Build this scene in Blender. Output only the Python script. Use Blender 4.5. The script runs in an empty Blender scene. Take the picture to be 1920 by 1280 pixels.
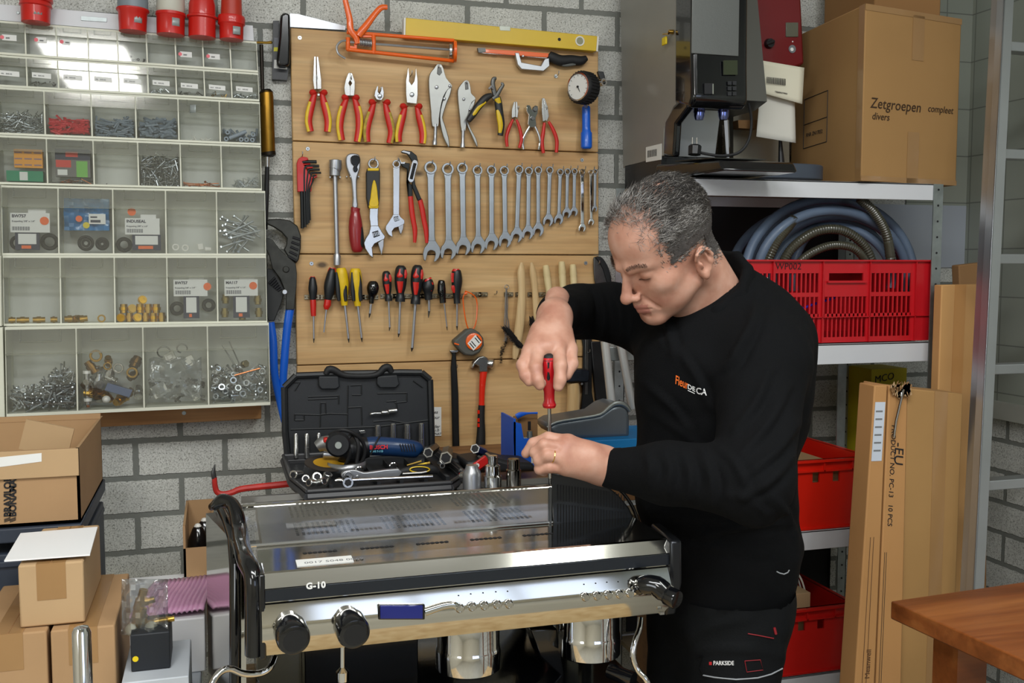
import bpy, bmesh, math, random
import numpy as np
from mathutils import Vector, Matrix, Quaternion
V=Vector; R=math.radians
SC=bpy.context.scene; COL=SC.collection
# ---------------- camera, lights, exposure ----------------
CAM=V((0,0,1.6)); YAW=R(16.5); PITCH=R(4.4); FPX=1867.0
cd=bpy.data.cameras.new('camera'); cam=bpy.data.objects.new('camera',cd); COL.objects.link(cam)
cd.sensor_width=36; cd.lens=36*FPX/1920; cd.clip_start=.05
cam.location=CAM; cam.rotation_euler=(R(90)-PITCH,0,-YAW); SC.camera=cam
SC.view_settings.view_transform='Standard'; SC.view_settings.look='None'; SC.view_settings.gamma=1
SC.view_settings.use_curve_mapping=False; SC.view_settings.exposure=-0.2
SC.cycles.max_bounces=7; SC.cycles.diffuse_bounces=3; SC.cycles.glossy_bounces=4; SC.cycles.transmission_bounces=4
SC.cycles.transparent_max_bounces=14; SC.cycles.caustics_reflective=False; SC.cycles.caustics_refractive=False
SC.cycles.use_denoising=True; SC.cycles.sample_clamp_indirect=6
wd=bpy.data.worlds.new('world'); SC.world=wd; wd.use_nodes=True
wd.node_tree.nodes['Background'].inputs[0].default_value=(.8,.9,1,1); wd.node_tree.nodes['Background'].inputs[1].default_value=.1
def area(name,loc,aim,sx,sy,power,col):
    l=bpy.data.lights.new(name,'AREA'); l.shape='RECTANGLE'; l.size=sx; l.size_y=sy; l.energy=power; l.color=col
    o=bpy.data.objects.new(name,l); COL.objects.link(o); o.location=loc
    o.rotation_euler=(V(aim)-V(loc)).to_track_quat('-Z','Y').to_euler(); return o
area('ceiling_light_left',(-.62,-.8,2.68),(-.62,-.75,0),.40,1.3,40,(1,.98,.94))
area('ceiling_light_right',(1.3,.3,2.9),(1.25,.75,0),.3,1.7,26,(.97,1,.96))
area('ceiling_light_middle',(.1,.3,2.9),(.25,1.0,0),1.7,.3,40,(.97,.99,1))
area('window_daylight',(-2.2,-.6,1.7),(.6,1.2,1.2),1.3,1.1,26,(.88,.94,1))
# ---------------- pixel helpers ----------------
RM=cam.rotation_euler.to_matrix()
CF=RM@V((0,0,-1)); CR=RM@V((1,0,0)); CU=RM@V((0,1,0))
def ray(px,py): return RM@V(((px-960)/FPX,-(py-640)/FPX,-1))
def W(px,py,Y): r=ray(px,py); return CAM+r*((Y-CAM.y)/r.y)
def Zp(px,py,z): r=ray(px,py); return CAM+r*((z-CAM.z)/r.z)
def Xp(px,py,x): r=ray(px,py); return CAM+r*((x-CAM.x)/r.x)
def D(px,py,d): return CAM+ray(px,py)*d
def sc(px,py,Y): return (Y/ray(px,py).y)/FPX     # metres per pixel on plane Y
# ---------------- mesh builder ----------------
def wl(o):
    l=V((0,0,0))
    while o: l+=o.location; o=o.parent
    return l
def cr(pts,k=4,closed=False):
    n=len(pts); out=[]; P=[V(p) if len(p)==3 else V((p[0],p[1],0)) for p in pts]
    rng=range(n if closed else n-1)
    for i in rng:
        a,b,c,d=(P[(i-1)%n] if closed or i>0 else P[0]),P[i],P[(i+1)%n],(P[(i+2)%n] if closed or i+2<n else P[n-1])
        for j in range(k):
            t=j/k; out.append(.5*((2*b)+(c-a)*t+(2*a-5*b+4*c-d)*t*t+(3*b-a-3*c+d)*t**3))
    if not closed: out.append(P[-1])
    return out
class MB:
    def __init__(s): s.v=[]; s.f=[]; s.m=[]
    def add(s,vs,fs,m=0):
        o=len(s.v); s.v+=[tuple(v) for v in vs]; s.f+=[[i+o for i in f] for f in fs]; s.m+=[m]*len(fs); return s
    def obox(s,c,ax,ay,az,m=0):
        c,ax,ay,az=V(c),V(ax),V(ay),V(az)
        vs=[c+ax*i+ay*j+az*k for i in(-1,1) for j in(-1,1) for k in(-1,1)]
        return s.add(vs,[(0,1,3,2),(4,6,7,5),(0,4,5,1),(2,3,7,6),(0,2,6,4),(1,5,7,3)],m)
    def box(s,a,b,m=0):
        a,b=V(a),V(b); h=(b-a)/2
        return s.obox((a+b)/2,(h.x,0,0),(0,h.y,0),(0,0,h.z),m)
    def prism(s,pts,d,m=0):
        n=len(pts); d=V(d); vs=[V(p) for p in pts]+[V(p)+d for p in pts]
        return s.add(vs,[list(range(n)),list(range(2*n-1,n-1,-1))]+[(i,(i+1)%n,(i+1)%n+n,i+n) for i in range(n)],m)
    def tube(s,pts,r,n=10,m=0,flat=1,fd=None,caps=True):
        pts=[V(p) for p in pts]; N=len(pts)
        if not hasattr(r,'__len__'): r=[r]*N
        vs=[]; b=None
        for i,p in enumerate(pts):
            t=(pts[min(i+1,N-1)]-pts[max(i-1,0)])
            if t.length<1e-9: t=V((0,0,1))
            t.normalize()
            if fd is not None: b=V(fd)-t*V(fd).dot(t)
            elif b is None:
                b=V((0,0,1)) if abs(t.z)<.9 else V((1,0,0)); b=b-t*b.dot(t)
            else: b=b-t*b.dot(t)
            if b.length<1e-6: b=t.orthogonal()
            b.normalize(); a=t.cross(b)
            for k in range(n):
                q=2*math.pi*k/n; vs.append(p+a*(math.cos(q)*r[i])+b*(math.sin(q)*r[i]*flat))
        fs=[(i*n+k,i*n+(k+1)%n,(i+1)*n+(k+1)%n,(i+1)*n+k) for i in range(N-1) for k in range(n)]
        if caps: fs+=[list(range(n)),list(range((N-1)*n,N*n))]
        return s.add(vs,fs,m)
    def lathe(s,prof,o,ax,n=20,m=0,caps=True,sy=1,up=None):
        o,ax=V(o),V(ax).normalized(); b=(V(up)-ax*V(up).dot(ax)).normalized() if up else ax.orthogonal().normalized(); a=ax.cross(b)
        vs=[o+ax*h+a*(math.cos(2*math.pi*k/n)*rr)+b*(math.sin(2*math.pi*k/n)*rr*sy) for h,rr in prof for k in range(n)]
        N=len(prof); fs=[(i*n+k,i*n+(k+1)%n,(i+1)*n+(k+1)%n,(i+1)*n+k) for i in range(N-1) for k in range(n)]
        if caps: fs+=[list(range(n)),list(range((N-1)*n,N*n))]
        return s.add(vs,fs,m)
    def ring(s,o,ax,ro,ri,h,n=20,m=0,sides=None):   # washer
        o,ax=V(o),V(ax).normalized(); b=ax.orthogonal().normalized(); a=ax.cross(b); vs=[]
        for rr,hh in((ro,0),(ro,h),(ri,h),(ri,0)):
            for k in range(n): q=2*math.pi*k/n; vs.append(o+ax*hh+a*(math.cos(q)*rr)+b*(math.sin(q)*rr))
        return s.add(vs,[(j*n+k,j*n+(k+1)%n,((j+1)%4)*n+(k+1)%n,((j+1)%4)*n+k) for j in range(4) for k in range(n)],m)
    def torus(s,o,ax,R0,r0,n=24,k=8,m=0,a0=0,a1=360):
        o,ax=V(o),V(ax).normalized(); b=ax.orthogonal().normalized(); a=ax.cross(b)
        full=abs(a1-a0)>=360; pts=[o+a*(math.cos(R(a0+(a1-a0)*i/n))*R0)+b*(math.sin(R(a0+(a1-a0)*i/n))*R0) for i in range(n+1)]
        return s.tube(pts,r0,k,m,caps=not full)
    def ball(s,c,r,n=12,m=0):
        c=V(c); r=V(r) if hasattr(r,'__len__') else V((r,r,r)); h=n//2; vs=[];
        for i in range(h+1):
            p=math.pi*(.002+.996*i/h)
            for k in range(n): q=2*math.pi*k/n; vs.append(c+V((r.x*math.sin(p)*math.cos(q),r.y*math.sin(p)*math.sin(q),r.z*math.cos(p))))
        return s.add(vs,[(i*n+k,i*n+(k+1)%n,(i+1)*n+(k+1)%n,(i+1)*n+k) for i in range(h) for k in range(n)]+[list(range(n)),list(range(h*n,h*n+n))],m)
    def text(s,txt,o,xd,yd,size,m=0,ext=.0004,shear=0,bold=0,space=1):
        c=bpy.data.curves.new('t','FONT'); c.body=txt; c.size=size; c.extrude=ext; c.shear=shear; c.offset=bold; c.space_character=space; c.resolution_u=3
        ob=bpy.data.objects.new('t',c); me=bpy.data.meshes.new_from_object(ob)
        xd,yd=V(xd).normalized(),V(yd).normalized(); zd=xd.cross(yd); o=V(o)
        s.add([o+xd*v.co.x+yd*v.co.y+zd*v.co.z for v in me.vertices],[list(p.vertices) for p in me.polygons],m)
        bpy.data.objects.remove(ob); bpy.data.curves.remove(c); bpy.data.meshes.remove(me); return s
    # pixel based
    def pf(s,px,Y,th,m=0,sm=0):      # traced outline standing on plane y=Y (front), real thickness th
        if sm: px=[(p.x,p.y) for p in cr(px,sm,True)]
        return s.prism([W(x,y,Y) for x,y in px],(0,th,0),m)
    def pt(s,px,Y,rp,n=10,m=0,flat=1,sm=0,caps=True):   # tube through pixels on plane y=Y, radii in pixels
        if not hasattr(rp,'__len__'): rp=[rp]*len(px)
        if sm:
            q=cr([(p[0],p[1],r) for p,r in zip(px,rp)],sm); px=[(p.x,p.y) for p in q]; rp=[p.z for p in q]
        return s.tube([W(p[0],p[1],Y) for p in px],[r*sc(p[0],p[1],Y) for p,r in zip(px,rp)],n,m,flat,(0,1,0),caps)
    def pbox(s,x0,y0,x1,y1,Y,th,m=0): return s.pf([(x0,y0),(x1,y0),(x1,y1),(x0,y1)],Y,th,m)
    def build(s,name,mats,parent=None,bevel=0,angle=35,seg=2,smooth=True,recalc=True):
        me=bpy.data.meshes.new(name)
        off=wl(parent) if parent else None
        if off is None:
            xs=[v[0] for v in s.v]; ys=[v[1] for v in s.v]; zs=[v[2] for v in s.v]
            off=V(((min(xs)+max(xs))/2,(min(ys)+max(ys))/2,min(zs)))
        me.from_pydata([(v[0]-off.x,v[1]-off.y,v[2]-off.z) for v in s.v],[],s.f)
        if not isinstance(mats,(list,tuple)): mats=[mats]
        for m in mats: me.materials.append(m)
        me.polygons.foreach_set('material_index',s.m)
        if recalc:
            bm=bmesh.new(); bm.from_mesh(me); bmesh.ops.recalc_face_normals(bm,faces=bm.faces); bm.to_mesh(me); bm.free()
        if smooth: me.shade_smooth(); me.set_sharp_from_angle(angle=R(angle))
        ob=bpy.data.objects.new(name,me); COL.objects.link(ob)
        if parent: ob.parent=parent
        else: ob.location=off
        if bevel:
            b=ob.modifiers.new('b','BEVEL'); b.width=bevel; b.segments=seg; b.limit_method='ANGLE'; b.angle_limit=R(40)
        return ob
def thing(name,label,cat,loc,group=None):
    o=bpy.data.objects.new(name,None); COL.objects.link(o); o.location=loc; o.empty_display_size=.05
    return tag(o,label,cat,group)
def tag(o,label,cat,group=None,kind=None):
    o['label']=label; o['category']=cat
    if group: o['group']=group
    if kind: o['kind']=kind
    return o
def struct(o): o['kind']='structure'; return o
# ---------------- materials ----------------
MT={}
def lin(c): return tuple(((x/255/12.92) if x/255<=.04045 else ((x/255+.055)/1.055)**2.4) for x in c)
def mat(name,c=(128,128,128),rough=.5,metal=0,bump=0,bs=200,var=0,vs=8,aniso=0,coat=0,emit=0,spec=.5,stretch=(1,1,1)):
    if name in MT: return MT[name]
    m=bpy.data.materials.new(name); m.use_nodes=True; nt=m.node_tree; b=nt.nodes['Principled BSDF']; L=nt.links.new
    col=lin(c)+(1,); b.inputs['Base Color'].default_value=col; b.inputs['Roughness'].default_value=rough; b.inputs['Metallic'].default_value=metal
    b.inputs['Coat Weight'].default_value=coat; b.inputs['Specular IOR Level'].default_value=spec
    if emit: b.inputs['Emission Color'].default_value=col; b.inputs['Emission Strength'].default_value=emit
    if bump or var:
        tc=nt.nodes.new('ShaderNodeTexCoord'); mp=nt.nodes.new('ShaderNodeMapping'); mp.inputs['Scale'].default_value=stretch; L(tc.outputs['Object'],mp.inputs[0])
    if var:
        n=nt.nodes.new('ShaderNodeTexNoise'); n.inputs['Scale'].default_value=vs; n.inputs['Detail'].default_value=4; L(mp.outputs[0],n.inputs['Vector'])
        r=nt.nodes.new('ShaderNodeValToRGB'); r.color_ramp.elements[0].position=.3; r.color_ramp.elements[1].position=.7
        r.color_ramp.elements[0].color=tuple(x*(1-var) for x in col[:3])+(1,); r.color_ramp.elements[1].color=tuple(min(1,x*(1+var)) for x in col[:3])+(1,)
        L(n.outputs[0],r.inputs[0]); L(r.outputs[0],b.inputs['Base Color'])
    if bump:
        n=nt.nodes.new('ShaderNodeTexNoise'); n.inputs['Scale'].default_value=bs; n.inputs['Detail'].default_value=3; L(mp.outputs[0],n.inputs['Vector'])
        bp=nt.nodes.new('ShaderNodeBump'); bp.inputs['Strength'].default_value=bump; bp.inputs['Distance'].default_value=.002; L(n.outputs[0],bp.inputs['Height']); L(bp.outputs[0],b.inputs['Normal'])
    MT[name]=m; return m
def nodes(name):
    m=bpy.data.materials.new(name); m.use_nodes=True; MT[name]=m; nt=m.node_tree
    def N(t,**k):
        n=nt.nodes.new('ShaderNode'+t)
        for a,b in k.items():
            if a.startswith('i_'): n.inputs[a[2:].replace('_',' ')].default_value=b
            else: setattr(n,a,b)
        return n
    return m,nt,N,nt.links.new,nt.nodes['Principled BSDF']
def ramp(N,stops):
    r=N('ValToRGB'); e=r.color_ramp.elements
    while len(e)<len(stops): e.new(.5)
    for i,(p,c) in enumerate(stops): e[i].position=p; e[i].color=(lin(c) if isinstance(c,tuple) else (c,c,c))+(1,)
    return r
def acrylic(name,c=(235,240,238),gl=.12,op=.12,rough=.06):
    m,nt,N,L,b=nodes(name); out=nt.nodes['Material Output']
    t=N('BsdfTransparent'); t.inputs[0].default_value=lin(c)+(1,)
    g=N('BsdfGlossy'); g.inputs['Roughness'].default_value=rough
    d=N('BsdfDiffuse'); d.inputs[0].default_value=lin((225,228,222))+(1,)
    m1=N('MixShader'); m1.inputs[0].default_value=op; L(t.outputs[0],m1.inputs[1]); L(d.outputs[0],m1.inputs[2])
    lw=N('LayerWeight'); lw.inputs['Blend'].default_value=.3; mr=N('MapRange'); mr.inputs[3].default_value=gl; mr.inputs[4].default_value=min(1,gl*4+.2)
    L(lw.outputs['Facing'],mr.inputs[0]); m2=N('MixShader'); L(mr.outputs[0],m2.inputs[0]); L(m1.outputs[0],m2.inputs[1]); L(g.outputs[0],m2.inputs[2]); L(m2.outputs[0],out.inputs[0])
    nt.nodes.remove(b); return m
def woodmat(name,c1,c2,c3,axis=0,scale=1.0,knots=True,rough=.55):
    m,nt,N,L,b=nodes(name); tc=N('TexCoord'); st=[14*scale]*3; st[axis]=1.6*scale
    mp=N('Mapping'); mp.inputs['Scale'].default_value=st; L(tc.outputs['Object'],mp.inputs[0])
    n1=N('TexNoise'); n1.inputs['Scale'].default_value=1.2; n1.inputs['Detail'].default_value=5; n1.inputs['Distortion'].default_value=.6; L(mp.outputs[0],n1.inputs['Vector'])
    r1=ramp(N,[(.3,c1),(.52,c2),(.72,c3)]); L(n1.outputs[0],r1.inputs[0])
    mp2=N('Mapping'); s2=[90*scale]*3; s2[axis]=3*scale; mp2.inputs['Scale'].default_value=s2; L(tc.outputs['Object'],mp2.inputs[0])
    n2=N('TexNoise'); n2.inputs['Scale'].default_value=1.5; n2.inputs['Detail'].default_value=2; L(mp2.outputs[0],n2.inputs['Vector'])
    mx=N('Mix',data_type='RGBA',blend_type='MULTIPLY'); mx.inputs[0].default_value=.35; L(r1.outputs[0],mx.inputs[6]); r2=ramp(N,[(.35,.62),(.6,1.0)]); L(n2.outputs[0],r2.inputs[0]); L(r2.outputs[0],mx.inputs[7])
    last=mx.outputs[2]
    if knots:
        mk=N('Mapping'); sk=[9*scale]*3; sk[axis]=5*scale; mk.inputs['Scale'].default_value=sk; L(tc.outputs['Object'],mk.inputs[0])
        vo=N('TexVoronoi'); vo.inputs['Scale'].default_value=1; vo.inputs['Randomness'].default_value=1; L(mk.outputs[0],vo.inputs['Vector'])
        rk=ramp(N,[(.045,1.0),(.10,0.0)]); L(vo.outputs['Distance'],rk.inputs[0])
        m3=N('Mix',data_type='RGBA'); L(rk.outputs[0],m3.inputs[0]); L(last,m3.inputs[6]); m3.inputs[7].default_value=lin(tuple(int(x*.5) for x in c1))+(1,); last=m3.outputs[2]
    L(last,b.inputs['Base Color']); b.inputs['Roughness'].default_value=rough
    bp=N('Bump'); bp.inputs['Strength'].default_value=.15; bp.inputs['Distance'].default_value=.002; L(n2.outputs[0],bp.inputs['Height']); L(bp.outputs[0],b.inputs['Normal'])
    return m
YW=2.72; YB=2.68; XR=2.36; BENCH=.97
def blockmat(name,axis,bw,rh,x0,z0,c1=(208,208,201),c2=(172,172,164),mort=(128,130,124)):
    m,nt,N,L,b=nodes(name); g=N('NewGeometry'); sp=N('SeparateXYZ'); L(g.outputs['Position'],sp.inputs[0])
    ax=N('Math',operation='ADD'); L(sp.outputs[axis],ax.inputs[0]); ax.inputs[1].default_value=-x0
    az=N('Math',operation='ADD'); L(sp.outputs[2],az.inputs[0]); az.inputs[1].default_value=-z0
    cb=N('CombineXYZ'); L(ax.outputs[0],cb.inputs[0]); L(az.outputs[0],cb.inputs[1])
    nz=N('TexNoise'); nz.inputs['Scale'].default_value=60; nz.inputs['Detail'].default_value=3; L(g.outputs['Position'],nz.inputs['Vector'])
    va=N('VectorMath',operation='SCALE'); va.inputs['Scale'].default_value=.006; vs2=N('VectorMath',operation='SUBTRACT'); L(nz.outputs['Color'],vs2.inputs[0]); vs2.inputs[1].default_value=(.5,.5,.5)
    L(vs2.outputs[0],va.inputs[0]); ad=N('VectorMath',operation='ADD'); L(cb.outputs[0],ad.inputs[0]); L(va.outputs[0],ad.inputs[1])
    br=N('TexBrick'); br.offset=.5; br.inputs['Scale'].default_value=1; br.inputs['Brick Width'].default_value=bw; br.inputs['Row Height'].default_value=rh
    br.inputs['Mortar Size'].default_value=.008; br.inputs['Mortar Smooth'].default_value=.25; br.inputs['Color1'].default_value=(1,1,1,1); br.inputs['Color2'].default_value=(.78,.78,.78,1); br.inputs['Mortar'].default_value=(0,0,0,1)
    L(ad.outputs[0],br.inputs['Vector'])
    n1=N('TexNoise'); n1.inputs['Scale'].default_value=260; n1.inputs['Detail'].default_value=2; n1.inputs['Roughness'].default_value=.7; L(g.outputs['Position'],n1.inputs['Vector'])
    n2=N('TexNoise'); n2.inputs['Scale'].default_value=7; n2.inputs['Detail'].default_value=3; L(g.outputs['Position'],n2.inputs['Vector'])
    r1=ramp(N,[(.28,(104,104,98)),(.37,c2),(.44,c1),(.70,(236,236,230))]); L(n1.outputs[0],r1.inputs[0])
    mm=N('Mix',data_type='RGBA',blend_type='MULTIPLY'); mm.inputs[0].default_value=1; L(r1.outputs[0],mm.inputs[6]); r3=ramp(N,[(.3,.78),(.7,1.0)]); L(n2.outputs[0],r3.inputs[0]); L(r3.outputs[0],mm.inputs[7])
    mo=N('Mix',data_type='RGBA'); L(br.outputs['Fac'],mo.inputs[0]); L(mm.outputs[2],mo.inputs[6]); mo.inputs[7].default_value=lin(mort)+(1,)
    L(mo.outputs[2],b.inputs['Base Color']); b.inputs['Roughness'].default_value=.92
    hm=N('Math',operation='MULTIPLY_ADD'); L(n1.outputs[0],hm.inputs[0]); hm.inputs[1].default_value=.35; iv=N('Math',operation='SUBTRACT'); iv.inputs[0].default_value=1; L(br.outputs['Fac'],iv.inputs[1]); L(iv.outputs[0],hm.inputs[2])
    bp=N('Bump'); bp.inputs['Strength'].default_value=.7; bp.inputs['Distance'].default_value=.004; L(hm.outputs[0],bp.inputs['Height']); L(bp.outputs[0],b.inputs['Normal'])
    return m
steel=mat('polished steel',(196,196,194),.24,.95,var=.06,vs=20); satin=mat('satin steel',(182,184,188),.36,.85,var=.06,vs=30)
chrome=mat('chrome',(225,225,225),.07,1); mirror=mat('mirror steel',(214,213,208),.055,1,bump=.03,bs=9)
darksteel=mat('dark steel',(92,92,90),.4,.9,var=.15,vs=40); galv=mat('galvanised steel',(165,172,172),.42,.85,var=.15,vs=30)
blackpl=mat('black plastic',(22,23,26),.38,bump=.05,bs=300); blackrub=mat('black rubber',(20,20,22),.62,bump=.15,bs=400)
blackgl=mat('glossy black',(12,13,16),.14,coat=.5); greypl=mat('grey plastic',(120,124,128),.45); whitepl=mat('white plastic',(232,230,222),.4)
redpl=mat('red plastic',(205,34,24),.35,coat=.2); redgrip=mat('red grip',(206,38,28),.42,var=.06,vs=40); yelpl=mat('yellow plastic',(228,190,24),.42,var=.1,vs=40)
orangepl=mat('orange enamel',(248,104,20),.32,coat=.3,var=.05); bluepl=mat('blue grip',(16,96,208),.35,coat=.2); redblack=mat('dark red plastic',(130,22,26),.4)
brass=mat('brass',(196,156,74),.28,1,var=.12,vs=60); copper=mat('copper',(196,116,70),.3,1); zinc=mat('zinc',(186,192,196),.3,1,var=.15,vs=80)
creampl=mat('cream plastic',(226,226,208),.45,var=.02); paper=mat('paper',(236,236,232),.8); ink=mat('ink',(22,22,26),.7)
cardb=mat('cardboard',(178,142,102),.85,var=.06,vs=5,bump=.12,bs=60); cardb2=mat('cardboard light',(190,158,118),.85,var=.05,vs=6,bump=.1,bs=60); carddk=mat('cardboard inside',(150,112,72),.9,var=.06)
tape=mat('packing tape',(164,126,82),.28,coat=.2,var=.05); beech=woodmat('beech handle',(196,160,108),(216,184,134),(228,200,152),2,2,False)
# ---------------- room shell ----------------
a=W(244,827,YW); b=W(244,897,YW); RH=a.z-b.z
j1=W(254.6,865,YW); j2=W(422,858,YW); BW=j2.x-j1.x
print('block',RH,BW)
blk=blockmat('concrete block',0,BW,RH,j1.x%BW-BW/2,b.z%RH)
# brick texture rows: even rows unshifted; shift so that the joint row matches
row=int((a.z+b.z)/2//RH)
blk.node_tree.nodes  # joints fixed through the offsets above
blkr=blockmat('concrete block side',1,.29,RH,.05,b.z%RH)
XL=-2.3; YF=-2.6; ZC=3.0
struct(MB().box((XL-.1,YW,0),(XR+.1,YW+.15,ZC)).build('wall_back',blk,bevel=0))
def tiles(nm,ax):
  global m,nt,N,L,bb
  m,nt,N,L,bb=nodes(nm); g=N('NewGeometry'); sp=N('SeparateXYZ'); L(g.outputs['Position'],sp.inputs[0]); cb=N('CombineXYZ'); L(sp.outputs[ax],cb.inputs[0]); L(sp.outputs[2],cb.inputs[1])
  br=N('TexBrick'); br.offset=0; br.inputs['Scale'].default_value=1; br.inputs['Brick Width'].default_value=.15; br.inputs['Row Height'].default_value=.15; br.inputs['Mortar Size'].default_value=.002
  br.inputs['Color1'].default_value=lin((158,162,150))+(1,); br.inputs['Color2'].default_value=lin((150,156,146))+(1,); br.inputs['Mortar'].default_value=lin((116,120,112))+(1,); L(cb.outputs[0],br.inputs['Vector'])
  L(br.outputs[0],bb.inputs['Base Color']); bb.inputs['Roughness'].default_value=.45
  return m
tiles('glazed wall tile back',0); tiles('glazed wall tile',1)
zt=Xp(1900,785,XR).z
w=MB().box((XR,YF,0),(XR+.12,YW,zt),0).box((XR-.012,YF,zt),(XR+.12,YW,ZC),1).box((XR-.03,YF,zt-.004),(XR,YW,zt+.05),2)
struct(w.build('wall_right',[blkr,m,mat('painted ledge',(170,170,160),.7,var=.08)]))
whitewall=mat('painted plaster',(214,208,190),.9,var=.03,vs=3)
struct(MB().box((XL-.1,YF,0),(XL,YW,ZC)).build('wall_left',whitewall))
struct(MB().box((XL-.1,YF-.1,0),(XR+.1,YF,ZC)).build('wall_front',whitewall))
struct(MB().box((XL-.1,YF-.1,ZC),(XR+.1,YW+.15,ZC+.1)).build('ceiling',mat('ceiling paint',(225,225,220),.9)))
struct(MB().box((XL-.1,YF-.1,-.1),(XR+.1,YW+.15,0)).build('floor',mat('concrete floor',(168,164,150),.5,var=.08,vs=3,bump=.1,bs=30)))
wf=MB()  # unseen window, added so the machine's steel has something bright to mirror
for i in range(4): x=.45+i*.6; wf.box((x-.025,YF,.95),(x+.025,YF+.05,2.35))
for z in(.95,2.3): wf.box((.425,YF,z),(2.275,YF+.05,z+.05))
wf=wf.build('added_window_1',mat('added window frame',(200,200,200),.5)); struct(wf)
gl=MB().box((.45,YF+.01,1.0),(2.25,YF+.02,2.3)).build('glass',mat('added glowing pane',(214,228,255),.3,emit=2.2),wf)  # emissive pane, added for the bluish reflections on the espresso machine
# ---------------- plank board ----------------
plank=woodmat('spruce plank',(188,144,92),(208,168,114),(222,186,134),0,1.0)
board=thing('tool_board','varnished spruce plank board carrying the hand tools on the block wall','board',W(835,880,YB)*1.0)
ys=[(545,52,1122,95),(549,264,1118,286),(560,476,1112,478),(557,685,1123,668),(555,905,1127,872)]
xl=[544.5,548.5,553,557,559]; xr=[1122,1122,1123,1126,1128]
for i in range(4):
    def yy(k,x): x0,y0,x1,y1=ys[k]; return y0+(y1-y0)*(x-x0)/(x1-x0)
    e=.8
    q=[(xl[i],yy(i,xl[i])+e*(i>0)),(xr[i],yy(i,xr[i])+e*(i>0)),(xr[i+1],yy(i+1,xr[i+1])-e),(xl[i+1],yy(i+1,xl[i+1])-e)]
    MB().pf(q,YB,.03).build('plank',plank,board,bevel=.0025)
for x,y in((562,71),(577,279),(584,494),(1042,143),(1091,300),(1098,493),(1100,98)):
    if (x,y)==(1100,98): continue
    s=MB()
    s.lathe([(0,.0035),(.0018,.0055),(.003,.005)],W(x,y,YB)+V((0,.0008,0)),(0,-1,0),12)
    s.lathe([(0,.0016),(.0005,.0016)],W(x,y,YB)+V((0,-.0024,0)),(0,-1,0),5,1)
    s.build('board_screw',[zinc,ink],board)
# ---------------- tools on the board ----------------
Yt=YB-.016
def C(ox,oy,s): return lambda *p: [(ox+x/s,oy+y/s) for x,y in p]
c3=C(500,0,4.2667); c4=C(800,0,4.129); c5=C(540,270,5.565); c6=C(840,270,5.332); c7=C(490,400,4.266); c8=C(820,470,3.658)
def peg(mb,x,y,m=0,l=.03): return mb.tube([W(x,y,YB)+V((0,.002,0)),W(x,y,YB-l)],.0016,6,m)
def hook(mb,x,y,m=0): p=W(x,y,YB); return mb.tube([p+V((0,.003,0)),p+V((0,-.02,0)),p+V((0,-.026,.004)),p+V((0,-.027,.01))],.0014,6,m)
def base(x,y): return W(x,y,YB)
def grip(pts,rp,k,Y=None,flat=.75,cols=(0,1),side=1,mb=None):
    mb=mb or MB(); Y=Y or Yt; mb.pt(pts,Y,rp,12,cols[0],flat,4)
    if cols[1] is not None:
        off=[(x-side*r*.56,y) for (x,y),r in zip(pts[1:],(rp[1:] if hasattr(rp,'__len__') else [rp]*9))]
        r2=[ (r*.55) for r in (rp[1:] if hasattr(rp,'__len__') else [rp]*len(off))]
        mb.pt(off,Y-.0032,r2,10,cols[1],flat*1.1,4)
    return mb
def plier(name,label,jaws,lh,rh,lr,mats=(redgrip,yelpl),jm=steel,group=None,pivot=None,collar=6.5,two=True,jth=.009,extra=None):
    t=thing(name,label,'pliers',base(lh[0][0],max(lh[-1][1],rh[-1][1])),group)
    mb=MB()
    for j in jaws: mb.pf(j,Yt-.004,jth,0)
    if pivot: mb.lathe([(0,pivot[2]),(.0035,pivot[2]),(.0045,pivot[2]*.7)],W(pivot[0],pivot[1],Yt-.004),(0,-1,0),14,1)
    if extra: extra(mb)
    hook(mb,jaws[0][0][0]+4,jaws[0][-1][1]+2,1)
    mb.build('jaws',[jm,zinc],t,bevel=.0012)
    for pts,s in((lh,1),(rh,-1)):
        g=grip(pts,lr,0,cols=(0,1) if two else (0,None),side=s)
        if collar: g.pt([(pts[0][0]-s*1,pts[0][1]-3),(pts[0][0]-s*3,pts[0][1]+1),(pts[0][0]-s*1,pts[0][1]+6)],Yt,[lr[0]*.9,collar+2,lr[0]],12,0,.8,3)
        g.build('handle_grip',[mats[0],mats[1]],t)
    return t
H5=[3.6,6.5,6.9,6.4,6]
plier('needle_nose_pliers','long needle-nose pliers with red and yellow grips, leftmost plier on the board',[c3((378,452),(394,450),(398,640),(400,712),(380,712),(371,640)),c3((400,450),(414,456),(437,640),(438,712),(404,712),(402,640))],c3((388,735),(365,815),(344,900),(336,975),(352,1052)),c3((440,735),(458,820),(478,900),(490,975),(484,1055)),H5,pivot=c3((415,760))[0]+(.004,))
plier('combination_pliers','square-jawed combination pliers with red and yellow grips beside the needle-nose pliers',[c3((652,585),(668,580),(668,640),(655,665),(668,690),(668,765),(630,765),(620,700),(632,640)),c3((668,580),(684,585),(705,650),(705,710),(700,765),(668,765),(668,690),(683,665),(668,640))],c3((645,775),(615,850),(594,930),(586,1020),(602,1122)),c3((697,775),(722,850),(738,930),(738,1030),(722,1135)),H5)
plier('side_cutters','worn side cutters with red grips and dirty yellow backs, third plier from the left',[c3((885,685),(892,690),(890,735),(905,750),(905,800),(880,795),(862,765),(868,730)),c3((925,685),(938,735),(935,775),(920,800),(905,800),(905,750),(910,735))],c3((862,812),(836,895),(812,975),(800,1060),(806,1135)),c3((945,812),(965,900),(985,980),(998,1060),(982,1145)),H5,mats=(redgrip,mat('dirty yellow',(176,150,50),.6,var=.35,vs=90)),jm=satin,pivot=c3((905,768))[0]+(.006,))
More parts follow.
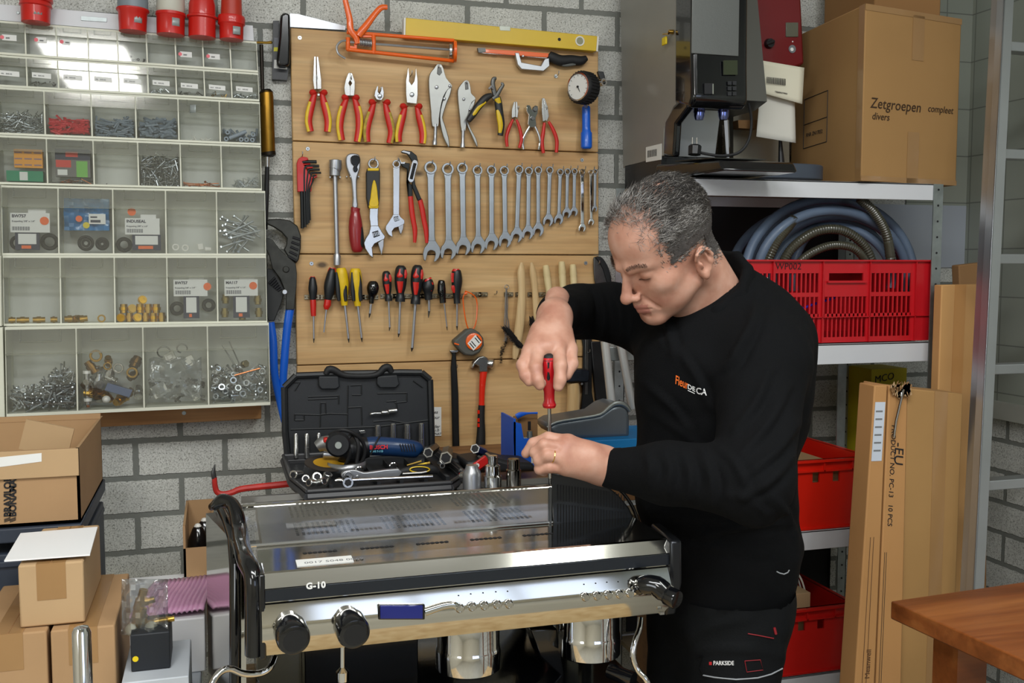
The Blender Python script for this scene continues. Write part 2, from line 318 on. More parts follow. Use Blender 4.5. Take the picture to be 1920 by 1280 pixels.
plier('wire_stripping_pliers','long open-jawed wire pliers with red and yellow grips left of the locking pliers',[c3((1132,535),(1142,600),(1140,650),(1160,680),(1180,650),(1190,600),(1195,540),(1208,640),(1208,760),(1200,830),(1122,820),(1115,740),(1115,640),(1122,600))],c3((1112,845),(1090,920),(1070,1000),(1056,1080),(1058,1135)),c3((1200,845),(1218,920),(1238,1000),(1250,1080),(1245,1148)),H5,pivot=c3((1162,757))[0]+(.006,))
nick=mat('nickel plate',(158,158,154),.36,.9,bump=.15,bs=25,var=.08)
def locking(label,body,lever,spring,screw,rv,name='locking_pliers'):
    t=thing(name,label,'pliers',base(*screw[-1]),'locking pliers on the board')
    b=MB().pf(body,Yt-.004,.014,0,2); 
    for x,y,r in rv: b.lathe([(0,r),(.003,r),(.004,r*.6)],W(x,y,Yt-.004),(0,-1,0),12,1)
    hook(b,body[0][0],body[0][1]+10,1)
    b.build('jaw_body',[nick,satin],t,bevel=.003)
    MB().pf(lever,Yt-.001,.008,0,2).build('release_lever',nick,t,bevel=.002)
    MB().pt(screw,Yt,[3.6,3.4,3.3,3.3,4.6,4.8],12,0).build('adjusting_screw',satin,t)
    MB().pf(spring,Yt-.0052,.004,0).build('jaw_teeth',darksteel,t,bevel=.0008)
locking('large polished locking pliers hanging in the middle of the plier row',c4((80,498),(110,496),(130,530),(150,600),(190,650),(196,672),(165,690),(130,745),(108,830),(95,920),(90,975),(45,975),(35,860),(22,720),(18,620),(30,565),(58,530)),c4((196,662),(185,730),(160,790),(140,850),(125,910),(140,960),(170,1060),(178,1130),(166,1135),(130,1060),(106,960),(102,880),(118,800),(140,730),(165,680)),c4((85,520),(112,520),(120,560),(100,585),(80,570)),c4((68,960),(67,1010),(66,1040),(64,1080),(62,1090),(60,1122)),[c4((77,675))[0]+(.005,),c4((137,764))[0]+(.004,),c4((178,665))[0]+(.004,)])
locking('small polished locking pliers half covered by the yellow wire stripper',c4((295,622),(325,628),(340,680),(345,722),(372,748),(378,770),(350,790),(325,860),(308,950),(300,1010),(270,1010),(258,900),(245,780),(243,700),(262,660)),c4((376,765),(370,810),(340,880),(322,940),(350,1010),(385,1075),(396,1130),(386,1130),(345,1040),(308,950),(318,880),(335,810)),c4((295,635),(322,640),(325,690),(300,695)),c4((282,1000),(281,1030),(280,1060),(279,1100),(278,1120),(277,1142)),[c4((287,768))[0]+(.004,),c4((333,848))[0]+(.003,)])
# wire stripper yellow black
t=thing('wire_stripper','spread wire stripper with black and yellow handles over the small locking pliers','wire stripper',base(*c4((570,1050))[0]))
b=MB().pt(c4((540,605),(518,612),(512,650),(520,700),(535,750)),Yt-.016,[2.5,4,4.5,5,5],8,0,.5,3).pt(c4((575,645),(592,655),(565,700),(540,745),(510,765)),Yt-.018,[2.2,3,3.6,4,4],8,0,.5,3).pt(c4((480,690),(500,670),(520,690)),Yt-.02,[2.5,3,2.5],8,1)
hook(b,c4((515,640))[0][0],c4((515,640))[0][1],1); b.build('jaws',[darksteel,satin],t)
yb=[mat('black grip',(38,38,38),.5),yelpl]
g=MB().pt(c4((505,735),(455,760),(395,830),(355,890),(322,935)),Yt-.018,[4,7,7,6.5,5],12,0,.7,4).pt(c4((455,785),(405,825),(365,880),(345,905)),Yt-.021,[3,4.4,4.2,2],10,1,.7,4); g.build('handle_grip',yb,t)
g=MB().pt(c4((548,750),(555,800),(565,880),(578,960),(570,1048)),Yt-.016,[6,7.5,7.5,6.5,5.5],12,0,.7,4).pt(c4((545,760),(560,800)),Yt-.019,[6,5],10,1,.7).pt(c4((552,850),(562,900),(572,970),(568,1030)),Yt-.019,[4,5.5,5,3.5],10,1,.7,4); g.build('handle_grip',yb,t)
plier('small_pliers','small short-nosed pliers with plain red grips left of the chrome pincers',[c4((675,790),(685,784),(687,905),(660,912),(660,850)),c4((690,784),(702,790),(710,860),(704,912),(688,905))],c4((668,925),(640,985),(618,1060),(624,1135)),c4((696,925),(722,1000),(734,1080),(716,1145)),[2.2,3.3,3.3,2.8],collar=0,two=False)
plier('small_pliers','small tapered flat-nose pliers with plain red grips right of the chrome pincers',[c4((893,760),(902,757),(915,850),(918,935),(900,940),(892,850)),c4((904,757),(916,764),(938,830),(946,900),(932,938),(918,930),(916,850))],c4((912,950),(902,1030),(893,1100),(904,1185)),c4((944,940),(982,1010),(1008,1090),(1004,1180)),[2.6,3.6,3.6,3.2],collar=0,two=False)
t=thing('chrome_pincers','all-chrome punch pincers hanging between the two small red pliers','pincers',base(*c4((810,1155))[0]))
b=MB().pf(c4((775,812),(800,815),(815,850),(840,815),(862,822),(860,870),(842,915),(850,965),(835,985),(800,985),(785,960),(792,890),(775,860)),Yt-.006,.012,0).lathe([(0,.006),(.004,.006)],W(*c4((820,915))[0],Yt-.006),(0,-1,0),12,1).lathe([(0,.008),(.007,.007)],W(*c4((838,845))[0],Yt-.006),(0,-1,0),12,1)
hook(b,*c4((820,860))[0],1); b.build('head',[chrome,darksteel],t,bevel=.001)
for q in(c4((805,965),(765,1035),(745,1095),(750,1155)),c4((832,965),(862,1030),(878,1095),(866,1158))): MB().pt(q,Yt,[2.6,2.5,2.4,2],10,0,.7,4).build('handle',chrome,t)
# tyre pressure gauge
t=thing('pressure_gauge','round black tyre gauge with blue handle at the board\'s right edge','gauge',base(*c4((1237,1150))[0]))
P=lambda q,Y: W(*c4(q)[0],Y)
axis=V((-.86,-.51,0)).normalized(); c=P((1215,680),YB-.075)
kn=MB().lathe([(-.022,.040),(-.018,.0425),(.018,.0425),(.022,.040)],c,axis,36)
for k in range(30):
    q=2*math.pi*k/30; bb2=axis.orthogonal().normalized(); aa=axis.cross(bb2); p=c+aa*math.cos(q)*.0425+bb2*math.sin(q)*.0425; kn.tube([p-axis*.017,p+axis*.017],.0026,5)
kn.build('rubber_cover',blackrub,t)
f=MB().lathe([(0,.035),(.0015,.035)],c+axis*.0225,axis,30,0).ring(c+axis*.022,axis,.038,.034,.004,30,1)
f.tube([c+axis*.026,c+axis*.026+V((.006,-.004,-.016))],.0012,5,2).lathe([(0,.003),(.003,.003)],c+axis*.0245,axis,8,2)
for k in range(11):
    q=R(-40+k*26); bb2=V((0,0,1)); aa=axis.cross(bb2); d=aa*math.cos(q)+bb2*math.sin(q); f.tube([c+axis*.0245+d*.028,c+axis*.0245+d*.032],.0006,4,2)
f.build('dial',[paper,chrome,ink],t)
MB().tube([c+V((0,0,-.036)),P((1234,825),YB-.045)],.005,10).build('stem',satin,t)
MB().tube([P((1290,632),YB-.06),P((1345,640),YB-.05)],.006,10).build('fitting',satin,t)
MB().ring(P((1352,640),YB-.056),(0.3,-1,0),.0105,.006,.012,18).build('nozzle_ring',chrome,t)
MB().obox(P((1352,592),YB-.05),(.009,0,0),(0,.006,0),(-.004,0,.013)).build('trigger',blackpl,t,bevel=.002)
MB().tube([P((1233,820),YB-.03),P((1234,830),YB-.03),P((1235,985),YB-.03),P((1236,1015),YB-.03),P((1237,1030),YB-.03),P((1237,1140),YB-.03),P((1237,1152),YB-.03)],[.009,.0118,.0118,.0125,.016,.016,.012],20,0,.9,(0,1,0)).build('handle',bluepl,t)
# caulking gun
t=thing('caulking_gun','orange skeleton caulking gun hanging by its steel hook at the top of the board','caulking gun',base(*c3((1100,490))[0]))
g=MB(); Yg=YB-.035
for q in(c3((640,258),(1500,325)),c3((640,395),(1500,488))): g.tube([W(*q[0],Yg),W(*q[1],Yg)],.0052,8)
for a,b2 in(((855,275),(858,432)),((650,300),(650,402))): g.tube([W(*c3(a)[0],Yg),W(*c3(b2)[0],Yg)],.006,8)
g.pf(c3((700,270),(870,282),(868,300),(750,300),(725,330),(722,398),(700,398),(640,398),(650,360),(700,370)),Yg-.002,.006)
cc=W(*c3((1505,412))[0],Yg); g.ring(cc+V((-.004,0,0)),V((1,-.15,0)),.0285,.020,.008,24)
g.build('frame',orangepl,t,bevel=.001)
MB().pt(c3((628,0),(645,70),(665,160),(672,240),(715,300),(728,350)),Yg-.006,[5.2,5.5,6,6.5,6,5],10,0,.7,4).build('handle',orangepl,t)
MB().pt(c3((965,58),(915,62),(860,120),(800,200),(755,255),(735,290)),Yg-.010,[4.6,5.4,5.6,6.6,7,6],10,0,.7,4).build('trigger',orangepl,t)
MB().tube([W(*c3((640,335))[0],Yg),W(*c3((1495,400))[0],Yg)],.0034,8).pt(c3((660,325),(600,330),(562,370),(575,430),(630,468)),Yg,[2.2]*5,8,0,1,5).build('push_rod',satin,t)
s=MB(); 
for k in range(8): s.torus(W(*c3((745+k*13,338+k*1.6))[0],Yg),(1,0,0),.0085,.0016,14,5)
s.build('spring',satin,t); MB().lathe([(-.003,.0205),(.003,.0205)],cc+V((-.012,0,0)),V((1,-.15,0)),24).build('plunger',steel,t)
# spirit level
t=thing('spirit_level','long yellow spirit level lying along the top edge of the plank board','spirit level',base(940,96))
MB().pf([(761,33),(1120,67.5),(1118,96),(760,67)],YB-.028,.026).build('beam',mat('yellow enamel',(222,186,40),.4,var=.05,vs=10),t,bevel=.0015)
for q in([(757.5,32.6),(761,33),(760,67),(757,67)],[(1120,67.5),(1123,67.8),(1121,96.4),(1118,96)]): MB().pf(q,YB-.029,.028).build('end_cap',whitepl,t)
v=MB().ring(W(*c4((1185,318))[0],YB-.0281),(0,-1,0),.0135,.010,.002,20,0).lathe([(0,.010),(.001,.010)],W(*c4((1185,318))[0],YB-.0281),(0,-1,0),20,1)
v.build('vial',[whitepl,mat('vial glass',(150,150,120),.15)],t); v=MB().pf(c4((562,200),(650,203),(648,240),(568,236)),YB-.0288,.002,0); v.build('top_vial',mat('vial pale',(190,196,180),.2),t,bevel=.001)
MB().lathe([(0,.0045),(.0006,.0045)],W(*c4((1027,305))[0],YB-.028),(0,-1,0),14).build('hang_hole',ink,t)
# small hacksaw
t=thing('hacksaw','small hacksaw with orange blade holder and black handle under the spirit level','hacksaw',base(*c4((820,548))[0]))
MB().pf(c4((430,378),(700,393),(945,412),(942,445),(700,430),(430,405)),Yt-.004,.006).build('blade_holder',orangepl,t,bevel=.001)
MB().pf(c4((395,370),(455,370),(458,402),(402,405)),Yt-.006,.01).pf(c4((400,398),(940,440),(940,452),(402,408)),Yt-.001,.0015,1).build('blade',[darksteel,steel],t)
MB().pf(c4((685,408),(715,408),(735,482),(885,510),(915,455),(948,448),(952,510),(905,550),(735,535),(705,500)),Yt-.008,.014).lathe([(0,.0035),(.006,.0035)],P((742,436),Yt-.01),(0,-1,0),8).build('bracket',satin,t,bevel=.0025)
MB().pt(c4((945,425),(975,445),(1040,470),(1120,465),(1190,470),(1238,448)),Yt,[8,10,10.5,9.5,9,5],14,0,.75,4).pt(c4((990,460),(1060,495),(1150,490)),Yt-.003,[3,5,4],8,1,.6,4).build('handle',[blackrub,mat('grey grip',(96,98,94),.6)],t)
# hand saw behind the board edge
t=thing('hand_saw','hand saw with a grey blade hung behind the board beside its black cover','saw',base(*c3((190,240))[0]))
MB().pf(c3((185,108),(250,112),(630,208),(628,240),(185,215)),YB+.032,.0012).build('blade',satin,t)
t2=MB().pf(c3((108,150),(112,115),(150,95),(188,112),(192,330),(186,500),(175,530),(85,525),(80,480),(100,300)),YB-.02,.034,0,1); t2.build('handle',blackgl,t,bevel=.006)
b=MB().pf(c3((52,165),(100,165),(110,500),(175,550),(165,640),(45,632)),YB+.016,.03,0).pf(c3((60,300),(92,302),(95,410),(58,410)),YB+.0154,.001,1).pf(c3((58,378),(96,378),(96,410),(56,410)),YB+.0148,.001,2).pf(c3((60,478),(90,478),(92,515),(165,540),(163,556),(58,545)),YB+.0154,.001,3)
tag(b.build('saw_cover',[blackpl,mat('label grey',(110,112,120),.5),mat('label yellow',(222,214,40),.5),paper]),'narrow black blade cover with yellow label at the board\'s upper left corner','saw cover')
# brass grease gun
t=thing('grease_gun','old brass grease pump hanging between the bin cabinet and the board','grease gun',W(500,400,YW))
Yq=YW-.045
MB().pt([(499,172),(500,180),(503,285),(504,289)],Yq,[12,12.5,13,12],20).build('barrel',mat('old brass',(150,112,44),.35,1,var=.2,vs=25),t)
db=mat('dark bronze',(38,32,26),.4,.7); MB().pt([(498,168),(499,174)],Yq,[9,13.3],20,0).build('cap_ring',db,t); MB().pt([(503,285),(504,291),(504,294)],Yq,[13.6,13.4,8],20,0).build('cap_ring',db,t); MB().pt([(490,84),(492,168)],Yq,[3.6,3.6],10,0).build('rod',db,t)
MB().pt([(501,312),(500,360),(497,430)],Yq,[4,4.6,4.6],10,0).build('hose',blackrub,t)
MB().pt([(501,293),(501,313)],Yq,[4.5,4],12,0).build('hose_nut',steel,t)
MB().pt([(466,79),(500,80),(509,79.5),(511,80)],Yq,[2,2.4,3,1.5],8).build('pump_handle',brass,t)
tag(hook(MB(),1042,143).build('wall_hook',zinc),'small bare steel peg sticking out right of the small red pliers','peg')
# ---------------- second row: allen keys, ratchet, adjustable wrenches, combination wrenches ----------------
t=thing('hex_key_set','red holder with black hex keys hanging at the left end of the wrench row','hex keys',base(569,425))
b=MB().pf(c5((92,200),(110,150),(150,130),(205,140),(215,165),(150,180),(190,260),(245,340),(300,310),(305,345),(250,362),(245,495),(100,497)),Yt-.008,.02,0,0).pf(c5((160,205),(235,200),(236,212),(165,220)),Yt-.012,.01).pf(c5((190,240),(260,236),(262,250),(200,256)),Yt-.012,.01)
b.build('holder',mat('red holder',(198,28,26),.4,coat=.2),t,bevel=.0025)
for i,(x,yb,yt,xe) in enumerate([(150,880,185,298),(178,868,230,325),(200,840,266,330),(217,825,300,345),(232,795,330,290)]):
    MB().pt(c5((x,yb),(x-8,500),(x-22+i*14,yt+45),(x+5+i*6,yt+6),(x+35+i*5,yt),(xe,yt)),Yt-.004-.001*i,[3.3-.45*i]*6,6,0,1,3).build('hex_key',mat('black steel',(34,36,36),.45,.6),t)
hook(MB(),566,293).build('hook',zinc,t)
t=thing('socket_wrench_bar','long steel socket bar with a large socket at its top end','socket wrench',base(*c5((513,1262))[0]))
MB().pt(c5((490,330),(500,700),(512,1160)),Yt,[4.6,4.4,4.4],14).build('bar',satin,t)
MB().pt(c5((493,168),(493,255),(490,262),(488,262),(487,330)),Yt,[11.8,12,11.6,10.6,10.4],18).lathe([(0,.010),(.001,.010)],W(*c5((493,166))[0],Yt),(0,0,1),12,1).build('large_socket',[satin,ink],t,bevel=.0008)
MB().pt(c5((509,1145),(511,1170),(513,1262)),Yt,[5.6,7.2,7],16).build('small_socket',satin,t)
k=MB()
for x in(440,545): k.tube([W(*c5((x,345))[0],YB)+V((0,.003,0)),W(*c5((x,345))[0],Yt-.01)],.0022,8)
k.build('hanging_pin',zinc,t)
t=thing('ratchet','ratchet wrench with a red and black grip hanging beside the long socket bar','ratchet',base(*c5((720,1125))[0]))
MB().pf(c5((605,140),(640,100),(700,97),(745,115),(757,170),(750,260),(725,340),(718,400),(722,560),(728,660),(676,660),(678,560),(665,400),(650,340),(612,240)),Yt-.008,.016,0,3).build('head',satin,t,bevel=.003)
MB().pf(c5((655,140),(690,115),(735,120),(755,160),(745,200),(722,235),(732,262),(715,292),(690,285),(680,250),(690,225),(660,200)),Yt-.014,.008,0,2).build('reversing_switch',blackgl,t,bevel=.002)
MB().pt(c5((705,665),(700,705),(702,720),(703,800),(707,900),(714,1020),(722,1100),(724,1128)),Yt,[9,8.4,9,12,13.5,12.5,10.5,7],20,0,.85,3).pt(c5((722,770),(735,850),(745,950),(748,1040),(735,1110)),Yt-.003,[2,7,8,7.5,5],14,1,.9,3).build('handle_grip',[mat('dark red grip',(150,28,34),.35,coat=.3),blackrub],t)
k=MB()
for x in(612,652,738): k.tube([W(*c5((x,340))[0],YB)+V((0,.003,0)),W(*c5((x,340))[0],Yt-.01)],.002,8)
k.build('hanging_pin',zinc,t)
def adj(label,ringc,rr,shank,headpx,jaw,worm,wn,gr=None):
    t=thing('adjustable_wrench',label,'adjustable wrench',base(headpx[4][0],max(p[1] for p in headpx)))
    b=MB(); b.ring(W(*ringc,Yt-.006),(0,1,0),rr*sc(*ringc,Yt),rr*.62*sc(*ringc,Yt),.009,22,0); b.pf([(shank[0][0]+1,ringc[1]+rr*.75),(shank[1][0]-1,ringc[1]+rr*.75)]+shank[1:]+shank[:1],Yt-.004,.009,0); b.pf(headpx,Yt-.007,.014,0,1)
    b.build('body',steel,t,bevel=.0016); MB().pf(jaw,Yt-.006,.012,0).build('sliding_jaw',satin,t,bevel=.0014)
    w=MB().pf(worm,Yt-.0078,.002,0); (a,b2),(c_,d)=wn
    for i in range(4): x=a+(c_-a)*(i+.5)/4; y=b2+(d-b2)*(i+.5)/4; w.pt([(x-1.2,y-3.2),(x+1.2,y+3.4)],Yt-.009,[1.1,1.1],6,1)
    w.build('adjusting_worm',[ink,steel],t)
    if gr: gr(t)
    hook(MB(),ringc[0],ringc[1]-rr*.4).build('hook',zinc,t)
def grA(t):
    g=MB().pf(c5((832,250),(955,250),(962,300),(958,560),(945,668),(840,668),(820,560),(818,300)),Yt-.008,.016,0,0).pf(c5((832,250),(952,250),(950,280),(830,280)),Yt-.0095,.019,1).pf(c5((840,640),(950,640),(942,672),(848,672)),Yt-.0095,.019,1).pf(c5((900,370),(925,430),(940,560),(942,650),(850,650),(862,560),(878,430)),Yt-.0105,.004,1,2)
    g.build('handle_grip',[mat('black sleeve',(36,36,36),.5),yelpl],t,bevel=.002)
adj('large adjustable wrench with a black and yellow grip and open jaw','' or c5((893,205))[0],10.5,c5((855,650),(945,650),(940,760),(945,860),(860,860),(850,760)),c5((862,850),(945,850),(985,920),(1015,960),(1008,990),(945,1020),(905,1040),(880,1080),(890,1190),(850,1160),(805,1090),(792,1030),(810,985),(845,930)),c5((938,1030),(1000,990),(1000,1060),(978,1160),(968,1130)),c5((878,918),(940,900),(960,955),(895,978)),(c5((885,945))[0],c5((950,930))[0]),grA)
adj('small all-chrome adjustable wrench between the large one and the red slip-joint pliers',c5((1132,208))[0],7.6,c5((1100,235),(1165,235),(1160,745),(1098,745)),c5((1098,735),(1160,735),(1175,760),(1215,795),(1215,830),(1160,860),(1110,875),(1085,910),(1092,970),(1050,945),(1020,890),(1022,855),(1060,800)),c5((1150,860),(1208,820),(1205,880),(1180,945),(1165,920)),c5((1103,760),(1150,750),(1168,795),(1115,810)),(c5((1108,785))[0],c5((1160,775))[0]))
t=thing('slip_joint_pliers','black slip-joint pump pliers with long red handles left of the largest wrench','pliers',base(*c5((1440,1030))[0]))
MB().pf(c5((1178,75),(1205,62),(1290,75),(1345,120),(1358,180),(1350,230),(1320,340),(1330,420),(1395,575),(1355,590),(1300,450),(1290,330),(1300,190),(1270,140),(1245,105),(1190,92)),Yt-.012,.009,0).build('upper_jaw',mat('burnished black',(40,42,42),.4,.6),t,bevel=.0016)
MB().pf(c5((1155,140),(1180,190),(1225,195),(1275,200),(1262,300),(1245,390),(1300,430),(1300,550),(1255,550),(1238,400),(1245,260),(1195,235),(1165,190)),Yt-.004,.008,0).build('lower_jaw',MT['burnished black'],t,bevel=.0016)
MB().pf(c5((1300,175),(1330,165),(1358,195),(1330,300),(1312,385),(1280,400),(1252,370),(1270,280)),Yt-.0135,.003,0,2).build('slide_plate',steel,t,bevel=.001)
s=MB(); s.pt(c5((1325,200),(1285,365)),Yt-.0138,[3,3],8,0,.3)
for i in range(7): x,y=1338-8*i,205+25*i; s.pt(c5((x-16,y),(x+2,y+6)),Yt-.0145,[1.3,1.3],6,0)
s.build('slide_slot',ink,t); MB().pf(c5((1180,80),(1205,68),(1275,85),(1270,110),(1240,95)),Yt-.0126,.003).build('jaw_teeth',steel,t)
MB().pf(c5((1160,150),(1185,190),(1225,185),(1215,205),(1180,205)),Yt-.0056,.003).build('jaw_teeth',steel,t)
for q in(c5((1278,545),(1290,680),(1308,800),(1325,900),(1322,1028)),c5((1375,575),(1400,680),(1420,800),(1440,900),(1448,1032))): MB().pt(q,Yt-.005,[4.6,5,4.8,4.6,3],12,0,.65,4).build('handle_grip',redgrip,t)
def wrench(ring,rr,end,er,label,m,thick=1.0,closed=False,name='combination_wrench'):
    t=thing(name,label,'wrench',base(end[0],end[1]+er),'combination wrenches on the board'); Y=Yt
    sR=sc(*ring,Y); dx,dy=end[0]-ring[0],end[1]-ring[1]; l=math.hypot(dx,dy); dx/=l; dy/=l; nx,ny=-dy,dx
    L=lambda o,u,v: (o[0]+dx*u+nx*v,o[1]+dy*u+ny*v)
    b=MB().ring(W(*ring,Y-.0065),(0,1,0),rr*sR,rr*.68*sR,.010,24,0)
    for k in range(12):
        q=2*math.pi*k/12; p=(ring[0]+rr*.68*math.cos(q),ring[1]+rr*.68*math.sin(q)); b.tube([W(*p,Y-.006),W(*p,Y+.003)],rr*.09*sR,4,0)
    b.build('ring_end',m,t,bevel=.0008)
    w=rr*.52; MB().pf([L(ring,rr*.75,-w*1.35),L(ring,rr*1.6,-w),L(end,-er*1.9,-w*.92),L(end,-er*.8,-w*1.25),L(end,-er*.8,w*1.25),L(end,-er*1.9,w*.92),L(ring,rr*1.6,w),L(ring,rr*.75,w*1.35)],Y-.004*thick,.006*thick,0).build('shank',m,t,bevel=.0022 if rr>6 else .0012,seg=3)
    a=R(15); rot=lambda u,v: L(end,er*(u*math.cos(a)-v*math.sin(a)),er*(u*math.sin(a)+v*math.cos(a)))
    P0=[(-1.35,-.42),(-.75,-.78),(-.2,-1.02),(.45,-.98),(1.0,-.72),(1.12,-.5),(.15,-.5),(-.12,-.3),(-.18,0),(-.12,.3),(.15,.5),(1.28,.5),(1.15,.75),(.5,1.0),(-.2,1.02),(-.75,.78),(-1.35,.42)]
    MB().pf([rot(*p) if p[0]>-1.3 else L(end,er*p[0],er*p[1]) for p in P0],Y-.0055*thick,.009*thick,0).build('open_end',m,t,bevel=.0012)
    hook(MB(),ring[0],ring[1]-rr*.45).build('hook',zinc,t)
sw=mat('matt wrench steel',(168,174,180),.4,.8,var=.08,vs=25,bump=.05,bs=120)
wr=[((807.7,314),12,(810.4,472),15.5),((840,316.7),11.4,(841.9,469),14.5),((867.2,315),10.4,(869.4,462),13.5),((895.7,319),9.6,(897.2,460),13),((922,319),9.3,(922.5,454),12.3),((946,319.7),9,(947.8,450),11.5),((973.7,317.8),8.4,(969.4,441),11),((991.9,320.3),7.9,(990.6,436),10.3),((1009.7,319),7.4,(1009.7,431),10),((1031.3,319),7.1,(1028.5,413),9.2),((1051,322.5),6.4,(1048.2,411),8.2),((1064.5,321.6),6.1,(1063.2,399.5),7.8),((1077.6,321),5.7,(1076.7,397),7),((1091.9,322.5),6,(1092.2,427),6.6),((1108.2,322.5),4.6,(1109.1,416),5.2),((1116.3,321.6),4.7,(1115.7,391),4.6)]
odn=['largest','second','third','fourth','fifth','sixth','seventh','eighth','ninth','tenth','eleventh','twelfth','thirteenth']
for i,(a,b1,c_,d) in enumerate(wr):
    lab=('largest matt steel combination wrench, next to the red slip-joint pliers' if i==0 else f'matt steel combination wrench, {odn[i]} from the left and {odn[i]} largest in the row' if i<9 else f'short matt steel combination wrench, {odn[i]} from the left in the row' if i<13 else ['','','shiny chrome thin wrench with small jaws below the short wrenches','dark chrome wrench hanging second from the right end of the row','tiny wrench at the right end of the wrench row'][i-11])
    wrench(a,b1,c_,d,lab,chrome if i in(13,14) else sw)
# ---------------- third row: screwdrivers in clips ----------------
def clip(mb,x,y,w=4.6):
    p=W(x,y,YB); s1=sc(x,y,YB)
    mb.tube([p+V((-w*3*s1,-.004,0)),p+V((-w*1.4*s1,-.002,0)),p+V((-w*1.5*s1,-.014,0)),p+V((-w*1.1*s1,-.02,0))],.0028,6,0,1,None)
    mb.tube([p+V((w*3*s1,-.004,0)),p+V((w*1.4*s1,-.002,0)),p+V((w*1.5*s1,-.014,0)),p+V((w*1.1*s1,-.02,0))],.0028,6,0); return mb
def clipthing(x,y,lab,w=4.6):
    b=clip(MB(),x,y,w); b.obox(W(x,y,YB)+V((0,-.003,0)),(w*3.1*sc(x,y,YB),0,0),(0,.0025,0),(0,0,.0058))
    tag(b.build('spring_clip',mat('clip steel',(150,140,118),.35,.9)),lab,'clip','spring clips along the screwdriver row')
Ys=YB-.024
def driver(label,hp,hr,sp,sr,mats,cl,extra=None,tip=None,mid=None):
    t=thing('screwdriver',label,'screwdriver',base(*sp[-1]),'screwdrivers held in clips')
    g=MB().pt(hp,Ys,hr,18,0,1,4)
    if extra: extra(g)
    g.build('handle',mats,t)
    if mid: MB().pt(mid[0],Ys,mid[1],16,0).build('collar',mid[2],t)
    MB().pt(sp,Ys,sr,10).build('shaft',satin,t)
    if tip: MB().pt(tip,Ys,[sr[-1]*1.05,.5],8).build('tip',darksteel,t)
    clipthing(cl[0],cl[1],cl[2],cl[3] if len(cl)>3 else 4.8)
bk=mat('screwdriver black',(28,31,34),.4); rd=redpl; gclip='spring clip holding the '
def seams(pts_list,H,m=1,dy=None,fl=.5):
    def f(g):
        for pts,r in pts_list: g.pt(pts,Ys-.00145*(H*.93-max(r)*.38),r,12,m,fl,3)
    return f
driver('small black and red insulated screwdriver, first in the row',c7((410,508),(410,530),(412,600),(413,650),(412,690)),[4,6,8.4,7.2,5.6],c7((418,820),(420,1000)),[1.8,1.6],[bk,rd],(*c7((408,668))[0],gclip+'first small insulated screwdriver'),seams([(c7((410,503),(410,524)),[3.4,6.8])],3),tip=c7((420,1000),(420,1035)),mid=(c7((413,690),(415,730),(416,790),(418,820)),[5.6,5.8,5.2,4.8],rd))
driver('tilted black and red insulated screwdriver, second in the row',c7((567,440),(562,470),(548,560),(542,630),(535,690)),[5,7.5,10.5,9.5,6.2],c7((520,765),(500,950)),[1.8,1.5],[bk,rd],(*c7((527,668))[0],gclip+'second tilted insulated screwdriver'),seams([(c7((568,434),(565,464)),[5.4,8.2])],4),mid=(c7((532,690),(528,730),(522,745),(520,768)),[6.4,7,6.4,4],rd))
for i,(hp,sp,lab,cx) in enumerate([(c7((636,436),(640,470),(650,560),(655,640),(662,700),(665,735)),c7((668,735),(697,1000)),'third',655),(c7((752,440),(753,470),(758,560),(762,640),(768,700),(771,740)),c7((772,740),(802,995)),'fourth',762)]):
    driver(f'black and yellow screwdriver, {lab} in the row',hp,[8,10.6,11.5,9.2,7,6],sp,[2.4,2],[yelpl,bk],(*c7((cx,668))[0],gclip+f'{lab} yellow screwdriver'),seams([([(p[0]+d,p[1]) for p in hp[1:5]],[1.6,4.4,4.2,3]) for d in((6.6,-6.6) if i else (3.4,-9.4))],9.6,fl=.7),tip=[sp[1],(sp[1][0]+.8,sp[1][1]+8)])
driver('stubby black ball-handled driver, fifth in the row',c7((893,540),(893,560),(892,600),(888,640),(883,670),(880,720)),[6,9.5,11.5,9,6,4.4],c7((877,725),(868,800)),[2.4,2.2],[blackgl],(*c7((870,668))[0],gclip+'black ball-handled driver'),tip=c7((868,800),(862,835)))
for nm,x0,y0,x1,y1,rr,se,sl,k in [('sixth',997,460,1018,700,8.6,(1027,910),1.7,.8),('seventh',1117,415,1110,705,11.6,(1100,960),2.2,1),('eighth',1250,412,1232,725,11.6,(1206,1075),2.8,1)]:
    L=lambda f,o=0:(x0+(x1-x0)*f+o,y0+(y1-y0)*f)
    hp=c7(L(0),L(.06),L(.2),L(.4),L(.62),L(.78),L(.9),L(1)); hr=[rr*q for q in(.45,.8,.98,1,.85,.62,.78,.8)]
    ex=[(c7(L(.1,-2),L(.2,-2),L(.3,-2),L(.36,-2)),[rr*.25,rr*.42,rr*.62,rr*.3]),(c7(L(.44,-2),L(.52,-2),L(.64,-2),L(.76,-2)),[rr*.6,rr*.52,rr*.4,rr*.25]),(c7(L(.12,rr*3.2),L(.25,rr*3.4),L(.36,rr*3.2)),[1.5,3,1.5])]
    tipc=[c7(se)[0],c7((se[0]-4,se[1]+30))[0]]
    driver(f'black and bright red screwdriver, {nm} in the row',hp,hr,[hp[-1],c7(se)[0]],[sl,sl],[bk,rd],(*c7((x0+(x1-x0)*.8,660))[0],gclip+f'{nm} black and red screwdriver'),lambda g,ex=ex:[g.pt(p,Ys-.00145*(rr*.95-max(r)*.35),r,12,1,.5,3) for p,r in ex],tip=tipc)
